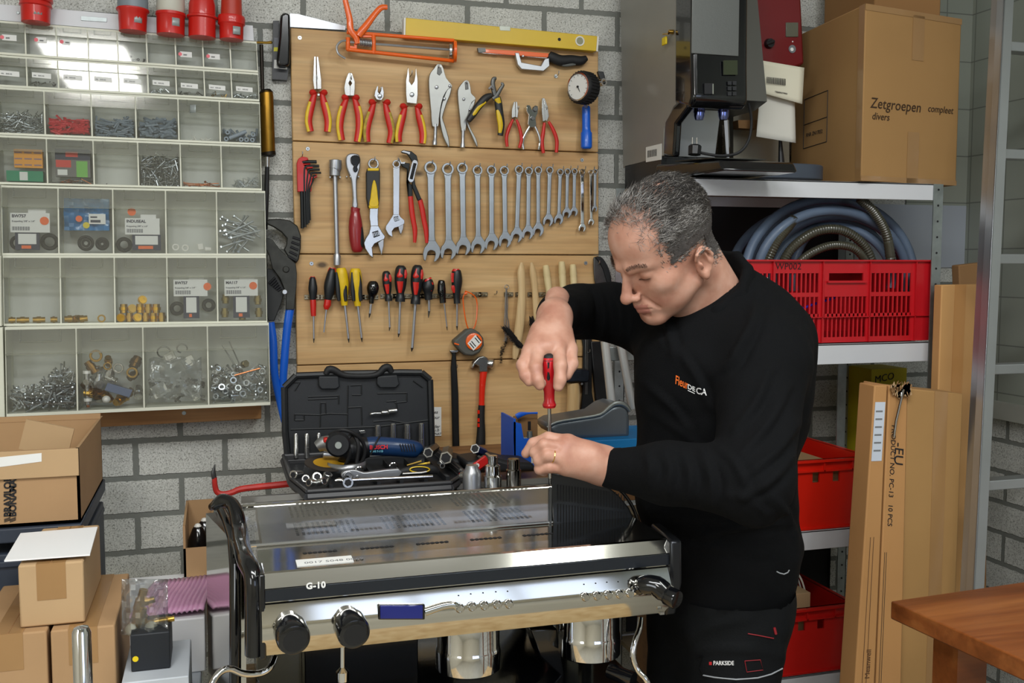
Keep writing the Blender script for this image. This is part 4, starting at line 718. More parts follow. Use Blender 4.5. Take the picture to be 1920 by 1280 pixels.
for k in range(22):
    p=R5.B(4,random.uniform(.35,.65),random.uniform(.14,.5),random.uniform(.008,.03)); a=random.choice([R(random.gauss(48,12)),R(random.gauss(5,14)),R(random.gauss(-15,14))]); d=V((math.cos(a),0,math.sin(a)))
    lo=R5.B(4,.5,.02,0).z; l=.072; p.z=max(p.z,lo+abs(d.z)*l/2+.003); b=MB(); rod(b,p,d,l,.0024,head=0,n=8); b.lathe([(0,.0048),(.003,.0048)],p-d*l/2,-d,6); tag(b.build('long_bolt',zinc),'long zinc bolt in the tangled pile of the last card-unit bin','bolt','long zinc bolts')
def fitting(p,d,l,r,m=brass,nm='brass_coupling',lab='',grp=None,hexn=6):
    b=MB(); d=V(d).normalized(); b.lathe([(-l/2,r*.8),(-l*.18,r*.8),(-l*.18,r),(l*.18,r),(l*.18,r*.8),(l/2,r*.8)],p,d,14).ring(p+d*(l/2),d,r*.8,r*.45,.0008,14)
    tag(b.build(nm,m,angle=25),lab,'fitting',grp)
zb=lambda r,i,rr,d=.02: r.B(i,.5,.0,d).z+rr
for u,w in((.1,'at the left end'),(.3,'second from the left'),(.6,'third from the left'),(.88,'at the right end')): p=R6.B(0,u,0,.014); fitting(V((p.x,p.y,p.z+.008)),(1,.1,0),.026 if .2<u<.7 else .014,.008,lab=f'brass coupling lying {w} of the first bin of the brass unit')
for u,dd,w in((.12,(1,.2,0),'leftmost'),(.24,(.6,-.6,.2),'middle'),(.36,(1,.1,.1),'rightmost')): p=R6.B(1,u,0,.016); fitting(V((p.x,p.y,p.z+.009)),dd,.024,.009,lab=f'{w} brass coupling of the small cluster in the second bin of the brass unit')
p=R6.B(1,.75,0,.012); tag(MB().ring(V((p.x,p.y,p.z+.0095)),(0,1,0),.0095,.006,.008,12).build('brass_ring',brass),'single brass ring standing at the right of the second bin','ring')
k=0
for row,(n,off) in enumerate(((6,.08),(5,.14),(1,.52),)):
    for j in range(n):
        u=off+j*.165; p=R6.B(2,min(u,.93),0,.012+.004*(j%2)); z=p.z+.0110+row*.0215
        fitting(V((p.x,p.y,z)),[(0,-1,0),(0,.1,1),(.2,-1,.1),(0,.1,1),(0,0,1),(0,0,1)][(j+row)%6],.021,.0108,lab='short brass barrel coupling in the middle bin, '+(['%s from the left in the bottom layer'%w for w in('first','second','third','fourth','fifth','sixth')],['%s from the left in the upper layer'%w for w in('first','second','third','fourth','fifth')],['alone on top of the heap'])[row][j],grp='brass barrels in the middle bin')
for u,v,w in((.12,.1,'lower left'),(.14,.32,'upper left'),(.86,.1,'lower right'),(.84,.3,'upper right'),(.5,.06,'below the middle')): p=R6.B(4,u,v,.02); fitting(V((p.x,p.y,p.z+.004)),(0,.1,1),.022,.010,mat('dull brass',(140,122,70),.5,.8),'brass_block',f'dull brass coupling {w} of the navy carton in the last brass-unit bin','dull brass couplings')
# lowest unit
pile(R7,0,'large heap of zinc machine screws in the leftmost bin of the lowest unit',[zinc,lz,dkz],260,.028,.0018,.5,head=.0036,vert=.6,prof=lambda u:.45+.55*max(0,1-abs(u-.8)/.45),dm=(.006,.05))
p=R7.B(0,.22,.27,.006); tag(MB().ring(p,(0,1,0),.006,.0022,.003,12).build('washer',lz),'bright washer on top of the left side of the screw heap','washer')
random.seed(8); bm2=[brass,brass,mat('dark brass',(120,88,40),.35,1),steel]
ordn='first second third fourth fifth sixth seventh eighth ninth tenth eleventh twelfth thirteenth fourteenth fifteenth sixteenth seventeenth eighteenth nineteenth twentieth'.split()
for k,u in enumerate(sorted(random.uniform(.08,.92) for _ in range(20))):
    u=u; v=random.uniform(.06,.66); p=R7.B(1,u,v,random.uniform(.016,.035)); m=random.choice(bm2)
    fitting(p,(random.gauss(0,1),-abs(random.gauss(.6,.6)),random.gauss(0,.6)),random.uniform(.02,.034),random.uniform(.009,.014),m,lab=('polished steel' if m is steel else 'darkened brass' if m is bm2[2] else 'bright brass')+f' pipe fitting, {ordn[k]} from the left in the jumbled fittings bin',grp='jumbled pipe fittings')
for u,v,r0,m,w in((.27,.66,.015,brass,'large brass ring left of the grey block'),(.62,.5,.0125,steel,'polished steel ring above the grey block'),(.84,.44,.0135,brass,'brass ring cap at the right of the second lowest-unit bin'),(.45,.53,.010,brass,'small brass ring above the grey block')): tag(MB().ring(R7.B(1,u,v,.005),(0,1,0),r0,r0*.62,.010,18).build('pipe_ring',m,bevel=.001),w,'ring')
q=R7.B(1,.62,.23,.008); tag(MB().obox(q,(.028,0,-.010),(0,.006,0),(.004,0,.009)).build('grey_block',mat('blue grey plastic',(96,104,120),.5),bevel=.001),'blue-grey rectangular block lying across the jumbled fittings','block')
t=thing('valve_tube','upright steel valve tube with white end rings at the left of the fittings bin','valve',R7.B(1,.12,.03,.01)); lo=R7.B(1,.13,.06,.012); hi=R7.B(1,.12,.46,.012)
MB().tube([lo,hi],.0062,14).build('tube',steel,t); r_=MB()
MB().lathe([(-.003,.0095),(.004,.0095)],lo+V((0,0,.012)),(0,0,1),14).build('end_ring',whitepl,t); MB().lathe([(-.003,.0095),(.004,.0095)],hi,(0,0,1),14).build('end_ring',whitepl,t); MB().tube([lo,lo-V((0,0,.006))],.004,10).build('nozzle',copper,t)
tag(MB().ball(R7.B(1,.42,.12,.010),(.010,.008,.009),12).build('ivory_knob',whitepl),'white rounded cap below the grey block','cap')
# plastic bag bin
b=MB(); n=10; g=[[R7.B(2,.06+.86*x/n,.1+.5*y/n+.03*math.sin(x*1.3),.008+.008*math.sin(x*1.7+y*.8)+.005*random.random()) for x in range(n+1)] for y in range(n+1)]
b.add([p for rr in g for p in rr],[(y*(n+1)+x,y*(n+1)+x+1,(y+1)*(n+1)+x+1,(y+1)*(n+1)+x) for x in range(n) for y in range(n)])
o=b.build('clear_bag',acrylic('bag film',(246,248,250),.12,.07,.15),recalc=False); tag(o,'crumpled clear plastic bag in the third bin of the lowest unit','bag'); md=o.modifiers.new('s','SOLIDIFY'); md.thickness=.0006
pile(R7,2,'dark mixed small parts under the clear bag',[dkz,mat('dark part',(60,58,54),.6),whitepl],60,.016,.003,.3,cat='parts',name='small_parts',dm=(.03,.05))
for u,v,s1,w in((.22,.2,.016,'lower left'),(.4,.62,.011,'upper middle'),(.7,.55,.013,'upper right'),(.82,.1,.008,'lower right')): c0=R7.B(2,u,v,.022); tag(MB().obox(c0,(s1,0,s1*.5),(0,.006,0),(-s1*.4,0,s1*.9)).obox(c0+V((0,-.006,0)),(s1*.5,0,s1*.3),(0,.004,0),(-s1*.2,0,s1*.5)).build('plastic_part',mat('off white part',(214,212,200),.5),bevel=.0015),f'off-white plastic part at the {w} of the clear-bag bin','plastic part')
for u,v,a,w in((.3,.68,.015,'left'),(.6,.72,.012,'right')): tag(MB().torus(R7.B(2,u,v,.022),(0,1,.4),a,.002,16,6,0,20,300).build('wire_loop',dkz),f'thin dark wire loop sticking up at the {w} in the clear-bag bin','wire','wire loops in the bag bin')
pile(R7,3,'mixed nuts, bolts and washers filling the rightmost bin of the lowest unit',[zinc,lz,dkz],150,.02,.0024,.46,head=.0045,rings=.5,vert=.4,dm=(.014,.04),cat='nuts and bolts',name='nuts_and_bolts')
random.seed(2)
for k,(u,v) in enumerate(sorted(((.1,.3),(.09,.1),(.4,.3),(.26,.16),(.56,.12),(.7,.38),(.86,.16),(.9,.4),(.74,.2),(.2,.22),(.48,.2),(.62,.26)))): p=R7.B(3,u,v,.006); tag(MB().ring(p,V((random.gauss(0,.25),1,random.gauss(0,.25))),.0086,.0048,.005,random.choice([6,14])).build('zinc_nut',lz,bevel=.0006),f'zinc nut against the front of the rightmost lowest bin, {ordn[k]} from the left','nut','zinc nuts against the front')
for a,c_,w in(((.22,.75),(.42,.5),'left'),((.34,.8),(.52,.48),'right')): tag(MB().tube([R7.B(3,*a,.02),R7.B(3,*c_,.012)],.0016,8).build('steel_pin',dkz),f'long thin steel pin leaning in the nuts bin, the {w} one','pin')
p=R7.B(3,.6,.5,.012); tag(MB().lathe([(-.007,.010),(.007,.010)],p,(.5,-1,.3),6).build('large_hex_nut',mat('aged brass',(140,128,92),.35,1),bevel=.001),'large aged hexagonal nut on top of the nuts bin','nut')
tag(MB().tube([R7.B(3,.42,.36,.006),R7.B(3,.86,.44,.006)],.0026,8).build('copper_bolt',copper),'long copper-coloured bolt lying across the nuts','bolt')
# rail and connectors
bp=MB().pf([(-10,7),(474,48),(476,76.5),(-10,37)],YW-.06,.055,0).lathe([(0,.004),(.002,.003)],W(34,24,YW-.06),(0,-1,0),10,1).pf([(152,30),(200,34),(200,41),(152,38)],YW-.0625,.003,1); b=bp.build('mounting_rail',[mat('white rail',(222,224,228),.4),galv]); tag(b,'white sheet metal rail behind the red connectors above the bins','rail')
t=thing('wooden_batten','wooden batten screwed to the wall under the lowest bin unit','batten',W(316,795,YW))
MB().pf([(141,775),(490,759),(490,785),(141,803)],YW-.05,.048).build('batten',woodmat('batten wood',(170,116,66),(190,136,82),(200,150,96),0,1,False),t,bevel=.002); MB().lathe([(0,.0055),(.002,.005)],W(345,774,YW-.05),(0,-1,0),12).build('screw',galv,t)
def conn(xc,rb,segs,yb,lab,label_x,ly):
    t=thing('power_connector',lab,'connector',W(xc,yb,YW-.10)); Y=YW-.10; s=sc(xc,yb,Y)
    for nm,m,pr in segs:
        g=MB(); g.pt([(xc,y) for y,r in pr],Y,[r for y,r in pr],28,0); g.build(nm,m,t,angle=50)
    b=MB(); n=6; vs=[]
    R1=(rb+.4)*s
    for kx in range(n+1):
        q=R(label_x+kx*34/n); 
        for y in(ly,ly+15): p=W(xc,y,Y); vs.append(p+V((math.sin(q)*R1,-math.cos(q)*R1,0)))
    b.add(vs,[(2*k,2*k+1,2*k+3,2*k+2) for k in range(n)]); o=b.build('silver_label',mat('silver label',(176,184,184),.4,.3),t,recalc=False)
    o.modifiers.new('s','SOLIDIFY').thickness=.0006
rc=mat('connector red',(206,34,26),.34,coat=.2,var=.05); gt=mat('connector grey',(132,142,150),.45); wt=mat('connector white',(206,204,190),.45)
conn(67,25,[('cap',rc,[(-20,26),(-2,30),(3,30),(5,27)]),('shroud',rc,[(5,27),(12,29),(14,26),(43,25),(44,21)])],44,'red industrial power connector standing alone at the left end of the rail',0,17)
conn(249,25,[('cap',gt,[(-20,27),(17,27.5)]),('shroud',rc,[(17,28),(18,29.5),(21,29.5),(25,26),(60,24.5),(61,20)])],61,'red industrial connector with a grey top',10,32)
conn(320,25,[('cap',wt,[(-20,25),(20,25.5),(26,23)]),('shroud',rc,[(25,27),(30,27.5),(32,25.5),(66,25),(67,20)])],67,'red industrial connector with a white top',8,38)
conn(379,25,[('cap',rc,[(-20,18),(-4,21),(10,24),(30,24.5)]),('shroud',rc,[(30,25),(32,28),(35,28),(37,24.5),(71,24.5),(72,19)])],72,'all-red glossy industrial connector with a domed top, second from the right',-60,200)
conn(434,25,[('cap',mat('aged red',(190,54,34),.45,var=.2),[(-20,18),(30,19.5),(31,24)]),('shroud',rc,[(31,24),(36,25.5),(42,24.5),(46,25),(49,22),(75,21.5),(76,17)])],76,'red industrial connector with an orange-red cap, rightmost on the bins',5,54)
# ---------------- boxes at the lower left ----------------
ZTb=W(150,1177,1.72).z
ZS=ZTb-.20      # side table height
struct_none=None
t=thing('side_table','grey-white side table carrying the cardboard boxes at the lower left','table',(-.25,1.7,0))
MB().box((-.9,1.60,ZS-.03),(-.045,2.62,ZS)).build('table_top',mat('grey laminate',(176,182,188),.35),t,bevel=.003)
for x in(-.85,-.075):
    for y in(1.64,2.57): MB().box((x-.02,y-.02,0),(x+.02,y+.02,ZS-.03)).build('leg',galv,t)
def carton(name,label,x0,x1,yt,yb,Y,dep,m=cardb,zb=None,flap=True,parts=None,tapes=True,open_=False):
    a=W(x0,yt,Y); b=W(x1,yt,Y); zt=(a.z+b.z)/2; z0=zb if zb is not None else W((x0+x1)/2,yb,Y).z
    t=thing(name,label,'box',((a.x+b.x)/2,Y+dep/2,z0))
    MB().box((a.x,Y,z0),(b.x,Y+dep,zt)).build('carton',m,t,bevel=.003)
    xm=(a.x+b.x)/2; s=MB()
    s.box((xm-.022,Y-.0006,zt-.06),(xm+.022,Y,zt)).box((xm-.022,Y,zt),(xm+.022,Y+dep,zt+.0006)); s.build('packing_tape',tape,t)
    g=MB().box((xm-.001,Y+.002,zt+.0002),(xm+.001,Y+dep-.002,zt+.0011)); g.build('flap_seam',carddk,t)
    return t,zt,a,b
carton('cardboard_box','sealed brown carton at the lower left corner under the smaller one',-60,87,1189,0,1.72,.27,zb=ZS)
carton('cardboard_box','sealed brown carton at the lower left, right of the chrome post',94,215,1177,0,1.72,.29,zb=ZS)
tA,zA,aA,bA=carton('cardboard_box','small brown carton stacked on two larger ones with white paper on top',33,156,1056,0,1.74,.24,m=cardb2,zb=ZTb+.002)
b=MB(); q=[Zp(*p,zA+.006) for p in((38.6,1001.7),(183,989.5),(168.6,1041.5),(8,1053))]; b.prism(q,(0,0,.0025)); n=b.build('white_paper',mat('bright white paper',(250,250,250),.6)); tag(n,'bright white sheet of paper lying on the small brown carton','paper')
cx=W(154,1230,1.55)
tag(MB().tube([V((cx.x,1.55,0)),V((cx.x,1.55,W(154,1185,1.55).z)),V((cx.x,1.55,W(154,1175,1.55).z)),V((cx.x,1.55,W(154,1172,1.55).z))],[.0135,.0135,.010,.003],20).build('chrome_post',chrome),'rounded chrome post standing in front of the lower left cartons','post')
# dark crate and printed box above
Yk=2.02
t=thing('storage_crate','dark blue-grey plastic crate under the open printed carton','crate',W(60,1100,Yk)); zk=W(75,985,Yk).z; xk0=W(-80,985,Yk).x; xk1=W(150,985,Yk).x; dkc=mat('crate dark blue',(44,52,66),.5,var=.1)
k=MB().box((xk0,Yk,ZS),(xk1,Yk+.4,zk-.05)).box((xk0,Yk-.008,zk-.028),(xk1+.004,Yk+.41,zk)).box((xk0,Yk-.006,zk-.075),(xk1+.002,Yk+.40,zk-.062))
k.build('body',dkc,t,bevel=.003)
t=thing('open_carton','large open brown carton with printed lettering under the bin units','box',W(60,985,Yk)); x0=xk0; x1=W(144,840,Yk).x+.003; zt=W(72,843,Yk).z; zb=zk+.002; m=cardb
k=MB().box((x0,Yk,zb),(x1,Yk+.005,zt)).box((x1-.005,Yk,zb),(x1,Yk+.38,zt)).box((x0,Yk+.375,zb),(x1,Yk+.38,zt+.012)).box((x0,Yk,zb),(x1,Yk+.38,zb+.005)); k.build('carton',[cardb],t)
MB().box((x0,Yk-.006,zt-.052),(x1,Yk-.001,zt)).build('folded_flap',cardb2,t,bevel=.001)
k=MB().prism([(x0,Yk+.374,zt),(x1,Yk+.374,zt),(x1,Yk+.42,W(120,783,Yk+.42).z),(x0,Yk+.42,W(40,785,Yk+.42).z)],(0,.005,0)); k.build('rear_flap',cardb,t)
k=MB().obox(W(88,822,Yk+.2),(.045,.0,-.012),(0,.004,0),(.008,0,.03)); k.build('inner_flap',cardb2,t)
k=MB().pf([(-20,859),(78,849),(78,865),(-20,878)],Yk-.0068,.0006,0); k.build('white_label',paper,t)
k=MB(); u=(W(20,900,Yk)-W(20,980,Yk)).normalized(); rgt=V((1,0,0))
k.text('BRAVILOR',W(20,968,Yk-.0012),u,-rgt,.0165,0,bold=.0005); k.text('BONAMAT',W(30,968,Yk-.0012),u,-rgt,.0165,0,bold=.0005)
for i in range(3):
    for xx in(13.5,24): k.obox(W(xx,971.5+i*2.4,Yk-.001)+V((.0,0,0)),(.0052,0,.0016),(0,.0003,0),(0,0,.0006))
k.build('printed_lettering',ink,t,recalc=False,smooth=False)
# white box, pink wrap, black box, brass
Yw=1.98
a=W(262,1168,Yw); b_=W(384,1160,Yw); zw=a.z; tag(MB().box((a.x-.05,Yw,ZS),(b_.x,Yw+.3,zw)).build('white_box',mat('white carton',(240,240,240),.5),bevel=.003),'plain white box beside the espresso machine under the pink wrap','box')
b=MB(); n=14; x0=a.x-.02; x1=b_.x-.004
vs=[]; 
for j in range(9):
    for i in range(4*n+1):
        u=i/(4*n); v=j/8; x=x0+.012*v*3+(x1-x0-.012*v)*u; y=Yw+.005+.20*v; vs.append((x,y,zw+.006+.004*abs(math.sin(u*math.pi*n))+.006*math.sin(v*3+u)**2+.006*v))
N=4*n+1; b.add(vs,[(j*N+i,j*N+i+1,(j+1)*N+i+1,(j+1)*N+i) for j in range(8) for i in range(4*n)])
o=b.build('pink_wrap',mat('pink bubble wrap',(228,172,208),.3,coat=.3),recalc=False); o.modifiers.new('s','SOLIDIFY').thickness=-.004; tag(o,'sheet of ribbed pink bubble wrap lying on the white box','wrap')
t=thing('brown_carton','tall open brown carton with dark bottles against the wall','box',W(364,1130,2.3)); A=W(343,1000,2.25); Bq=W(400,1000,2.25); zb=ZS; zt=W(360,1002,2.25).z
k=MB().box((A.x,2.25,zb),(A.x+.005,2.5,zt+.02)).box((A.x,2.25,zb),(Bq.x,2.255,zt-.03)).box((A.x,2.495,zb),(Bq.x,2.5,zt+.02)).box((Bq.x-.005,2.25,zb),(Bq.x,2.5,zt)).box((A.x,2.25,zb),(Bq.x,2.5,zb+.005)); k.build('carton',[cardb],t)
for i,(px,) in enumerate(((371,),(383,))): p=W(px,1000,2.36); tag(MB().lathe([(0,.022),(.16,.022),(.185,.012),(.19,.008)],V((p.x,2.36+.05*i,zt-.2)),(0,0,1),18).ball((p.x,2.36+.05*i,zt-.012),.009,10,1).build('dark_bottle',[blackgl,whitepl]),['front dark round bottle inside the tall brown carton','rear dark round bottle inside the tall brown carton'][i],'bottle','bottles in the carton')
Ybx=1.72; a=W(244,1190,Ybx); b_=W(318,1184,Ybx); zbb=ZS
t=thing('black_box','small black carton with a round yellow sticker in front of the white box','box',((a.x+b_.x)/2,Ybx,ZS))
zq=W(280,1187,Ybx).z
MB().box((a.x,Ybx,W(280,1256,Ybx).z),(b_.x,Ybx+.09,zq)).build('carton',mat('black carton',(24,28,34),.55),t,bevel=.002); MB().lathe([(0,.0048),(.0006,.0048)],W(254,1235,Ybx),(0,-1,0),16).build('yellow_sticker',mat('yellow dot',(236,206,20),.5),t)
zs2=W(280,1256,Ybx).z
tag(MB().box((a.x-.012,Ybx-.04,ZS),(b_.x+.03,Ybx+.13,zs2-.001)).build('white_board_box',mat('pale board',(196,202,208),.45),bevel=.002),'low pale box under the small black carton','box')
# brass fittings in a bag above the black box
for (x,y,l,dd,rr,w) in((262,1132,.05,(.3,0,1),.009,'tall stepped brass valve leaning in the clear bag'),(272,1128,.03,(1,0,.2),.007,'brass nipple crossing the tall valve in the bag'),(262,1160,.035,(.1,0,1),.013,'wide brass valve base in the clear bag'),(300,1164,.045,(1,0,.1),.006,'horizontal brass fitting sticking out right of the black box')): fitting(W(x,y,1.76),dd,l,rr,brass,'brass_valve',w)
for x,y,w in((247,1180,'left'),(284,1176,'right')): tag(MB().ball(W(x,y,1.755),(.011,.010,.011),12).build('ivory_knob',mat('ivory cap',(226,218,186),.5)),f'ivory rounded cap below the brass valves, the {w} one','cap')
b=MB(); n=10; g=[[W(228+(330-228)*x/n*.85,1085+(1190-1085)*y/n,1.735+.012*math.sin(x*1.4+y*.9)) for x in range(n+1)] for y in range(n+1)]
b.add([p for rr in g for p in rr],[(y*(n+1)+x,y*(n+1)+x+1,(y+1)*(n+1)+x+1,(y+1)*(n+1)+x) for x in range(n) for y in range(n)])
o=b.build('clear_bag',MT['bag film'],recalc=False); tag(o,'open clear plastic bag holding brass valves above the black carton','bag'); o.modifiers.new('s','SOLIDIFY').thickness=.0006
# red pry hook
t=thing('wrecking_bar','red wrecking bar with a bare steel tip sticking out left of the tool case','wrecking bar',W(475,918,2.3)); Yr=2.34
MB().pt([(556,905),(520,909),(480,913),(450,917),(435,923),(418,926),(407,922),(403,910),(402,895)],Yr,[6.4,6.4,6.2,6,5.6,5.4,5.4,5,4.6],8,0,.8,3).build('bar',mat('worn red paint',(188,42,34),.45,var=.2,vs=30),t)
MB().pt([(402,897),(400,886),(403,870)],Yr,[4.6,4.2,.8],8,0,.8,3).build('claw_tip',darksteel,t)
# ---------------- espresso machine ----------------
YM=1.545; ZT=W(870,1045,YM).z; zb=W(870,1194,YM).z
xl=W(489,1080,YM).x; xr=W(1258,1040,YM).x; YG=Zp(740,1004,ZT).y; YMB=2.04
em=thing('espresso_machine','large polished two-group espresso machine on a table in front of the man','espresso machine',((xl+xr)/2,1.75,.78))
print('machine',ZT,zb,xl,xr,YG)
mm=mat('machine mirror steel',(206,204,196),.09,1,bump=.06,bs=5)
# upper body: front profile swept along x
prof=[(0.014,ZT),(.010,ZT-.002),(-.002,ZT-.022),(.0,ZT-.024),(.0,ZT-.045),(-.003,ZT-.047),(-.0115,ZT-.072),(-.013,ZT-.080),(-.012,ZT-.088),(-.004,ZT-.11),(.012,zb),(.06,zb-.004),(.06,zb+.012),(.5,zb+.012),(.5,ZT)]
# keep sheet tops separate so that the cup tray can sit in it
def sweep(b,pr,x0,x1,m=0): return b.prism([(x0,YM+y,z) for y,z in pr],(x1-x0,0,0),m)
sweep(MB(),prof[:11]+[(.06,ZT-.0005)],xl,xr).build('front_panel',mm,em,angle=20)
MB().box((xl,YM-.0032,ZT-.0425),(xr-.004,YM-.002+.004,ZT-.0245)).build('dark_stripe',mat('stripe grey',(40,44,50),.2,.3),em)
MB().box((xl,YM+.058,ZT-.03),(xr,YG+.012,ZT-.0005)).box((xl+.01,YM+.06,zb+.012),(xr-.01,YMB,ZT-.031)).build('body',mm,em)
tr=MB().box((xl+.01,YG+.012,ZT-.03),(xr-.02,YMB,ZT-.0005),0)
for i in range(3):
    for j in range(2):
        u0=xl+.07+i*.16; v0=YG+.05+j*.13
        for k in range(11):
            for l in range(7): tr.box((u0+k*.0105,v0+l*.013,ZT-.0006),(u0+k*.0105+.005,v0+l*.013+.008,ZT+.0002),1)
tr.build('cup_tray',[mat('brushed tray',(176,178,178),.3,1,var=.1,vs=12),ink],em,smooth=False)
s=MB()
for i in range(5):
    x=W(645+i*88,1035,YM).x
    for k in range(7): s.obox((xl+.075+i*.095+k*.0082,YM+.1,ZT),(.0028,.0016,0),(-.001,.0035,0),(0,0,.0003))
s.build('vent_slots',ink,em,smooth=False)
g=acrylic('guard acrylic',(250,251,253),.10,.02,.03)
gx0=Zp(461,1024,ZT).x; gx1=Zp(1036,986,ZT).x; gh=ZT+.068
MB().box((gx0,YG-.002,ZT),(gx1,YG+.002,gh)).build('tray_guard',g,em)
rl=MB().tube([(gx0-.004,YG,gh+.002),(gx1+.003,YG,gh+.002)],.0032,10).tube([(gx0-.004,YG,ZT+.002),(gx1+.006,YG,ZT+.002)],.003,8); rl.build('guard_rail',chrome,em)
tag_b=MB().box((gx1-.0015,YG-.004,ZT),(gx1+.003,YG+.004,gh)); tag_b.build('guard_post',darksteel,em)
MB().box((gx0,YMB-.01,ZT),(xr-.03,YMB,ZT+.012)).build('rear_rail',mat('brushed rear',(150,146,138),.4,.9),em)
# right louvred cheek
pa=[(1036,987),(1030,886),(1060,890),(1100,897),(1135,908),(1160,928),(1180,952),(1193,980),(1196,1003),(1120,998)]
ck=MB().pf(pa,YG+.002,.012,0,0)
ck.build('louvred_cheek',mat('cheek black',(26,28,30),.3,coat=.2),em,bevel=.003)
lv=MB()
for r0,(xa,xb2,ya,yb) in enumerate(((1050,1178,908,938),(1050,1186,944,978))):
    for i in range(26):
        x=1046+i*5.4; top=max(ya+ (x-1046)*.13, 903+max(0,(x-1120))*.55); bot=yb+(x-1046)*.13
        if x<xb2-6 and bot-top>8: lv.pt([(x,top),(x,bot)],YG+.0012,[1.1,1.1],4,0)
lv.build('louvre_slots',ink,em)
MB().pt([(1142,905),(1166,922),(1186,950),(1199,985),(1201,1006)],YG+.01,[3,3.4,3.6,3.6,3],10,0,1,4).pt([(1030,884),(1060,887),(1100,893),(1142,905)],YG+.008,[3,3,3,3],8,0).build('cheek_trim',blackgl,em)
# left side arch, posts and mirror side
af=[(447,941),(458,960),(467,985),(474,1010),(478,1040),(484,1060),(490,1072),(490,1082)]
YA=[YG+.03]*3+[YG,1.64,1.60,YM+.01,YM]
pts=[W(402,948,YG+.06),W(415,938,YG+.05),W(434,944,YG+.04),W(444,965,YG+.02),W(449,995,YG),W(453,1025,1.66),W(461,1050,1.60),W(473,1075,YM+.02),W(476,1110,YM+.012),W(476,1225,YM+.014)]
MB().tube(cr(pts,4),[.010+.008*min(1,i/18) for i in range((len(pts)-1)*4+1)],14,0,.8,(1,0,0)).build('side_cheek',blackgl,em)
MB().tube([W(396,950,YG+.12),W(408,941,YG+.10),W(425,975,YG+.06),W(437,1010,YG),W(441,1060,1.66),W(441,1160,1.64),W(441,1290,1.64)],[.007,.009,.010,.012,.012,.012,.012],12,0,.8,(1,0,0)).build('side_post',blackgl,em)
q=[W(437,1015,1.66),W(437,1330,1.66),W(392,1330,2.0),W(386,962,2.0)]; q[1].z=.78; q[2].z=.78
MB().prism(q,(.02,.004,0)).build('side_panel',mm,em)
MB().box((xl-.004,YM-.006,zb),(xl+.006,YM+.06,ZT+.002)).build('end_cap',blackgl,em,bevel=.003)
MB().prism([(xr-.006,YM-.010,ZT+.001),(xr+.006,YM+.1,ZT+.004),(xr+.006,YM+.1,zb-.0),(xr-.006,YM+.01,zb-.006),(xr-.006,YM-.014,ZT-.075)],(.022,0,0)).build('end_cap',mat('cap dark metal',(60,62,66),.25,.8),em,bevel=.005)
# knobs
for i,(x,y) in enumerate(((536,1160),(645,1150))):
    p=W(x,y,YM+.008); d=V((.12,-1,-.16)).normalized(); k=MB()
    k.lathe([(-.005,.0205),(.022,.0205),(.028,.0215)],p,d,32,0).lathe([(.028,.0235),(.034,.0255),(.062,.0255),(.068,.0235),(.070,.018)],p,d,32,1).lathe([(.070,.0175),(.0706,.0175)],p,d,28,2)
    k.build('steam_knob',[chrome,blackgl,blackpl],em,angle=30)
MB().pbox(713,1135,793,1160,YM-.017,.012,0).build('display',mat('display blue',(16,28,110),.12,coat=.6),em,bevel=.001)
MB().pbox(709,1133,797,1162,YM-.015,.012).build('display_bezel',blackgl,em,bevel=.002)
MB().pt([(797,1147),(812,1142),(835,1135),(852,1134),(858,1140)],YM-.017,[8,7.4,6.6,6.4,6],16,0,.7,4).build('button_surround',mm,em)
for gset in([(861,1139),(884,1136),(907,1134),(931,1132),(953,1131)],[(1096,1118),(1118,1116),(1139,1114),(1160,1113),(1179,1111)]):
    for x,y in gset:
        p=W(x,y,YM-.0125); MB().lathe([(0,.0075),(.004,.0078),(.008,.0068),(.010,.005)],p,(0,-1,.1),22).ring(p+V((0,-.010,0)),(0,-1,.1),.0048,.0034,.0012,18).build('brew_button',chrome,em)
        MB().lathe([(0,.0011),(.0012,.0009)],W(x-1,y-23,YM-.0085),(0,-1,0),8).build('button_light',ink,em)
t=MB(); t.tube([W(1182,1110,YM-.004),W(1200,1101,YM-.02)],.009,16,0).tube(cr([W(1196,1103,YM-.015),W(1212,1096,YM-.03),W(1230,1098,YM-.04),W(1248,1112,YM-.05),W(1256,1118,YM-.055)],4),[.012]*3+[.0165]*5+[.0175]*4+[.015]*5,20,1)
t.lathe([(0,.0165),(.016,.0165),(.020,.015),(.021,.008)],W(1252,1116,YM-.052),V((.5,-1,-.15)),24,1); t.build('steam_lever',[chrome,blackgl],em,angle=30)
MB().text('G-10',W(574,1104,YM-.0036),(1,0,0),(0,0,1),.0135,0,bold=.0006,space=1.1).build('lettering',paper,em,smooth=False,recalc=False)
MB().box((xr-.02,YM-.002,zb+.002),(xr-.012,YM+.004,zb+.006)).build('corner_screw',steel,em)
# sticker on the top
a=Zp(556,1058,ZT); b=Zp(662,1050,ZT); MB().box((a.x,a.y-.012,ZT),(b.x,a.y+.022,ZT+.0012),0).text('0017 5048 0069',(a.x+.012,a.y-.004,ZT+.0013),(1,0,0),(0,1,0),.0145,1,.0001).build('white_sticker',[mat('sticker white',(240,240,236),.6),mat('grey ink',(120,122,124),.7) if 'grey ink' not in MT else MT['grey ink']],em)
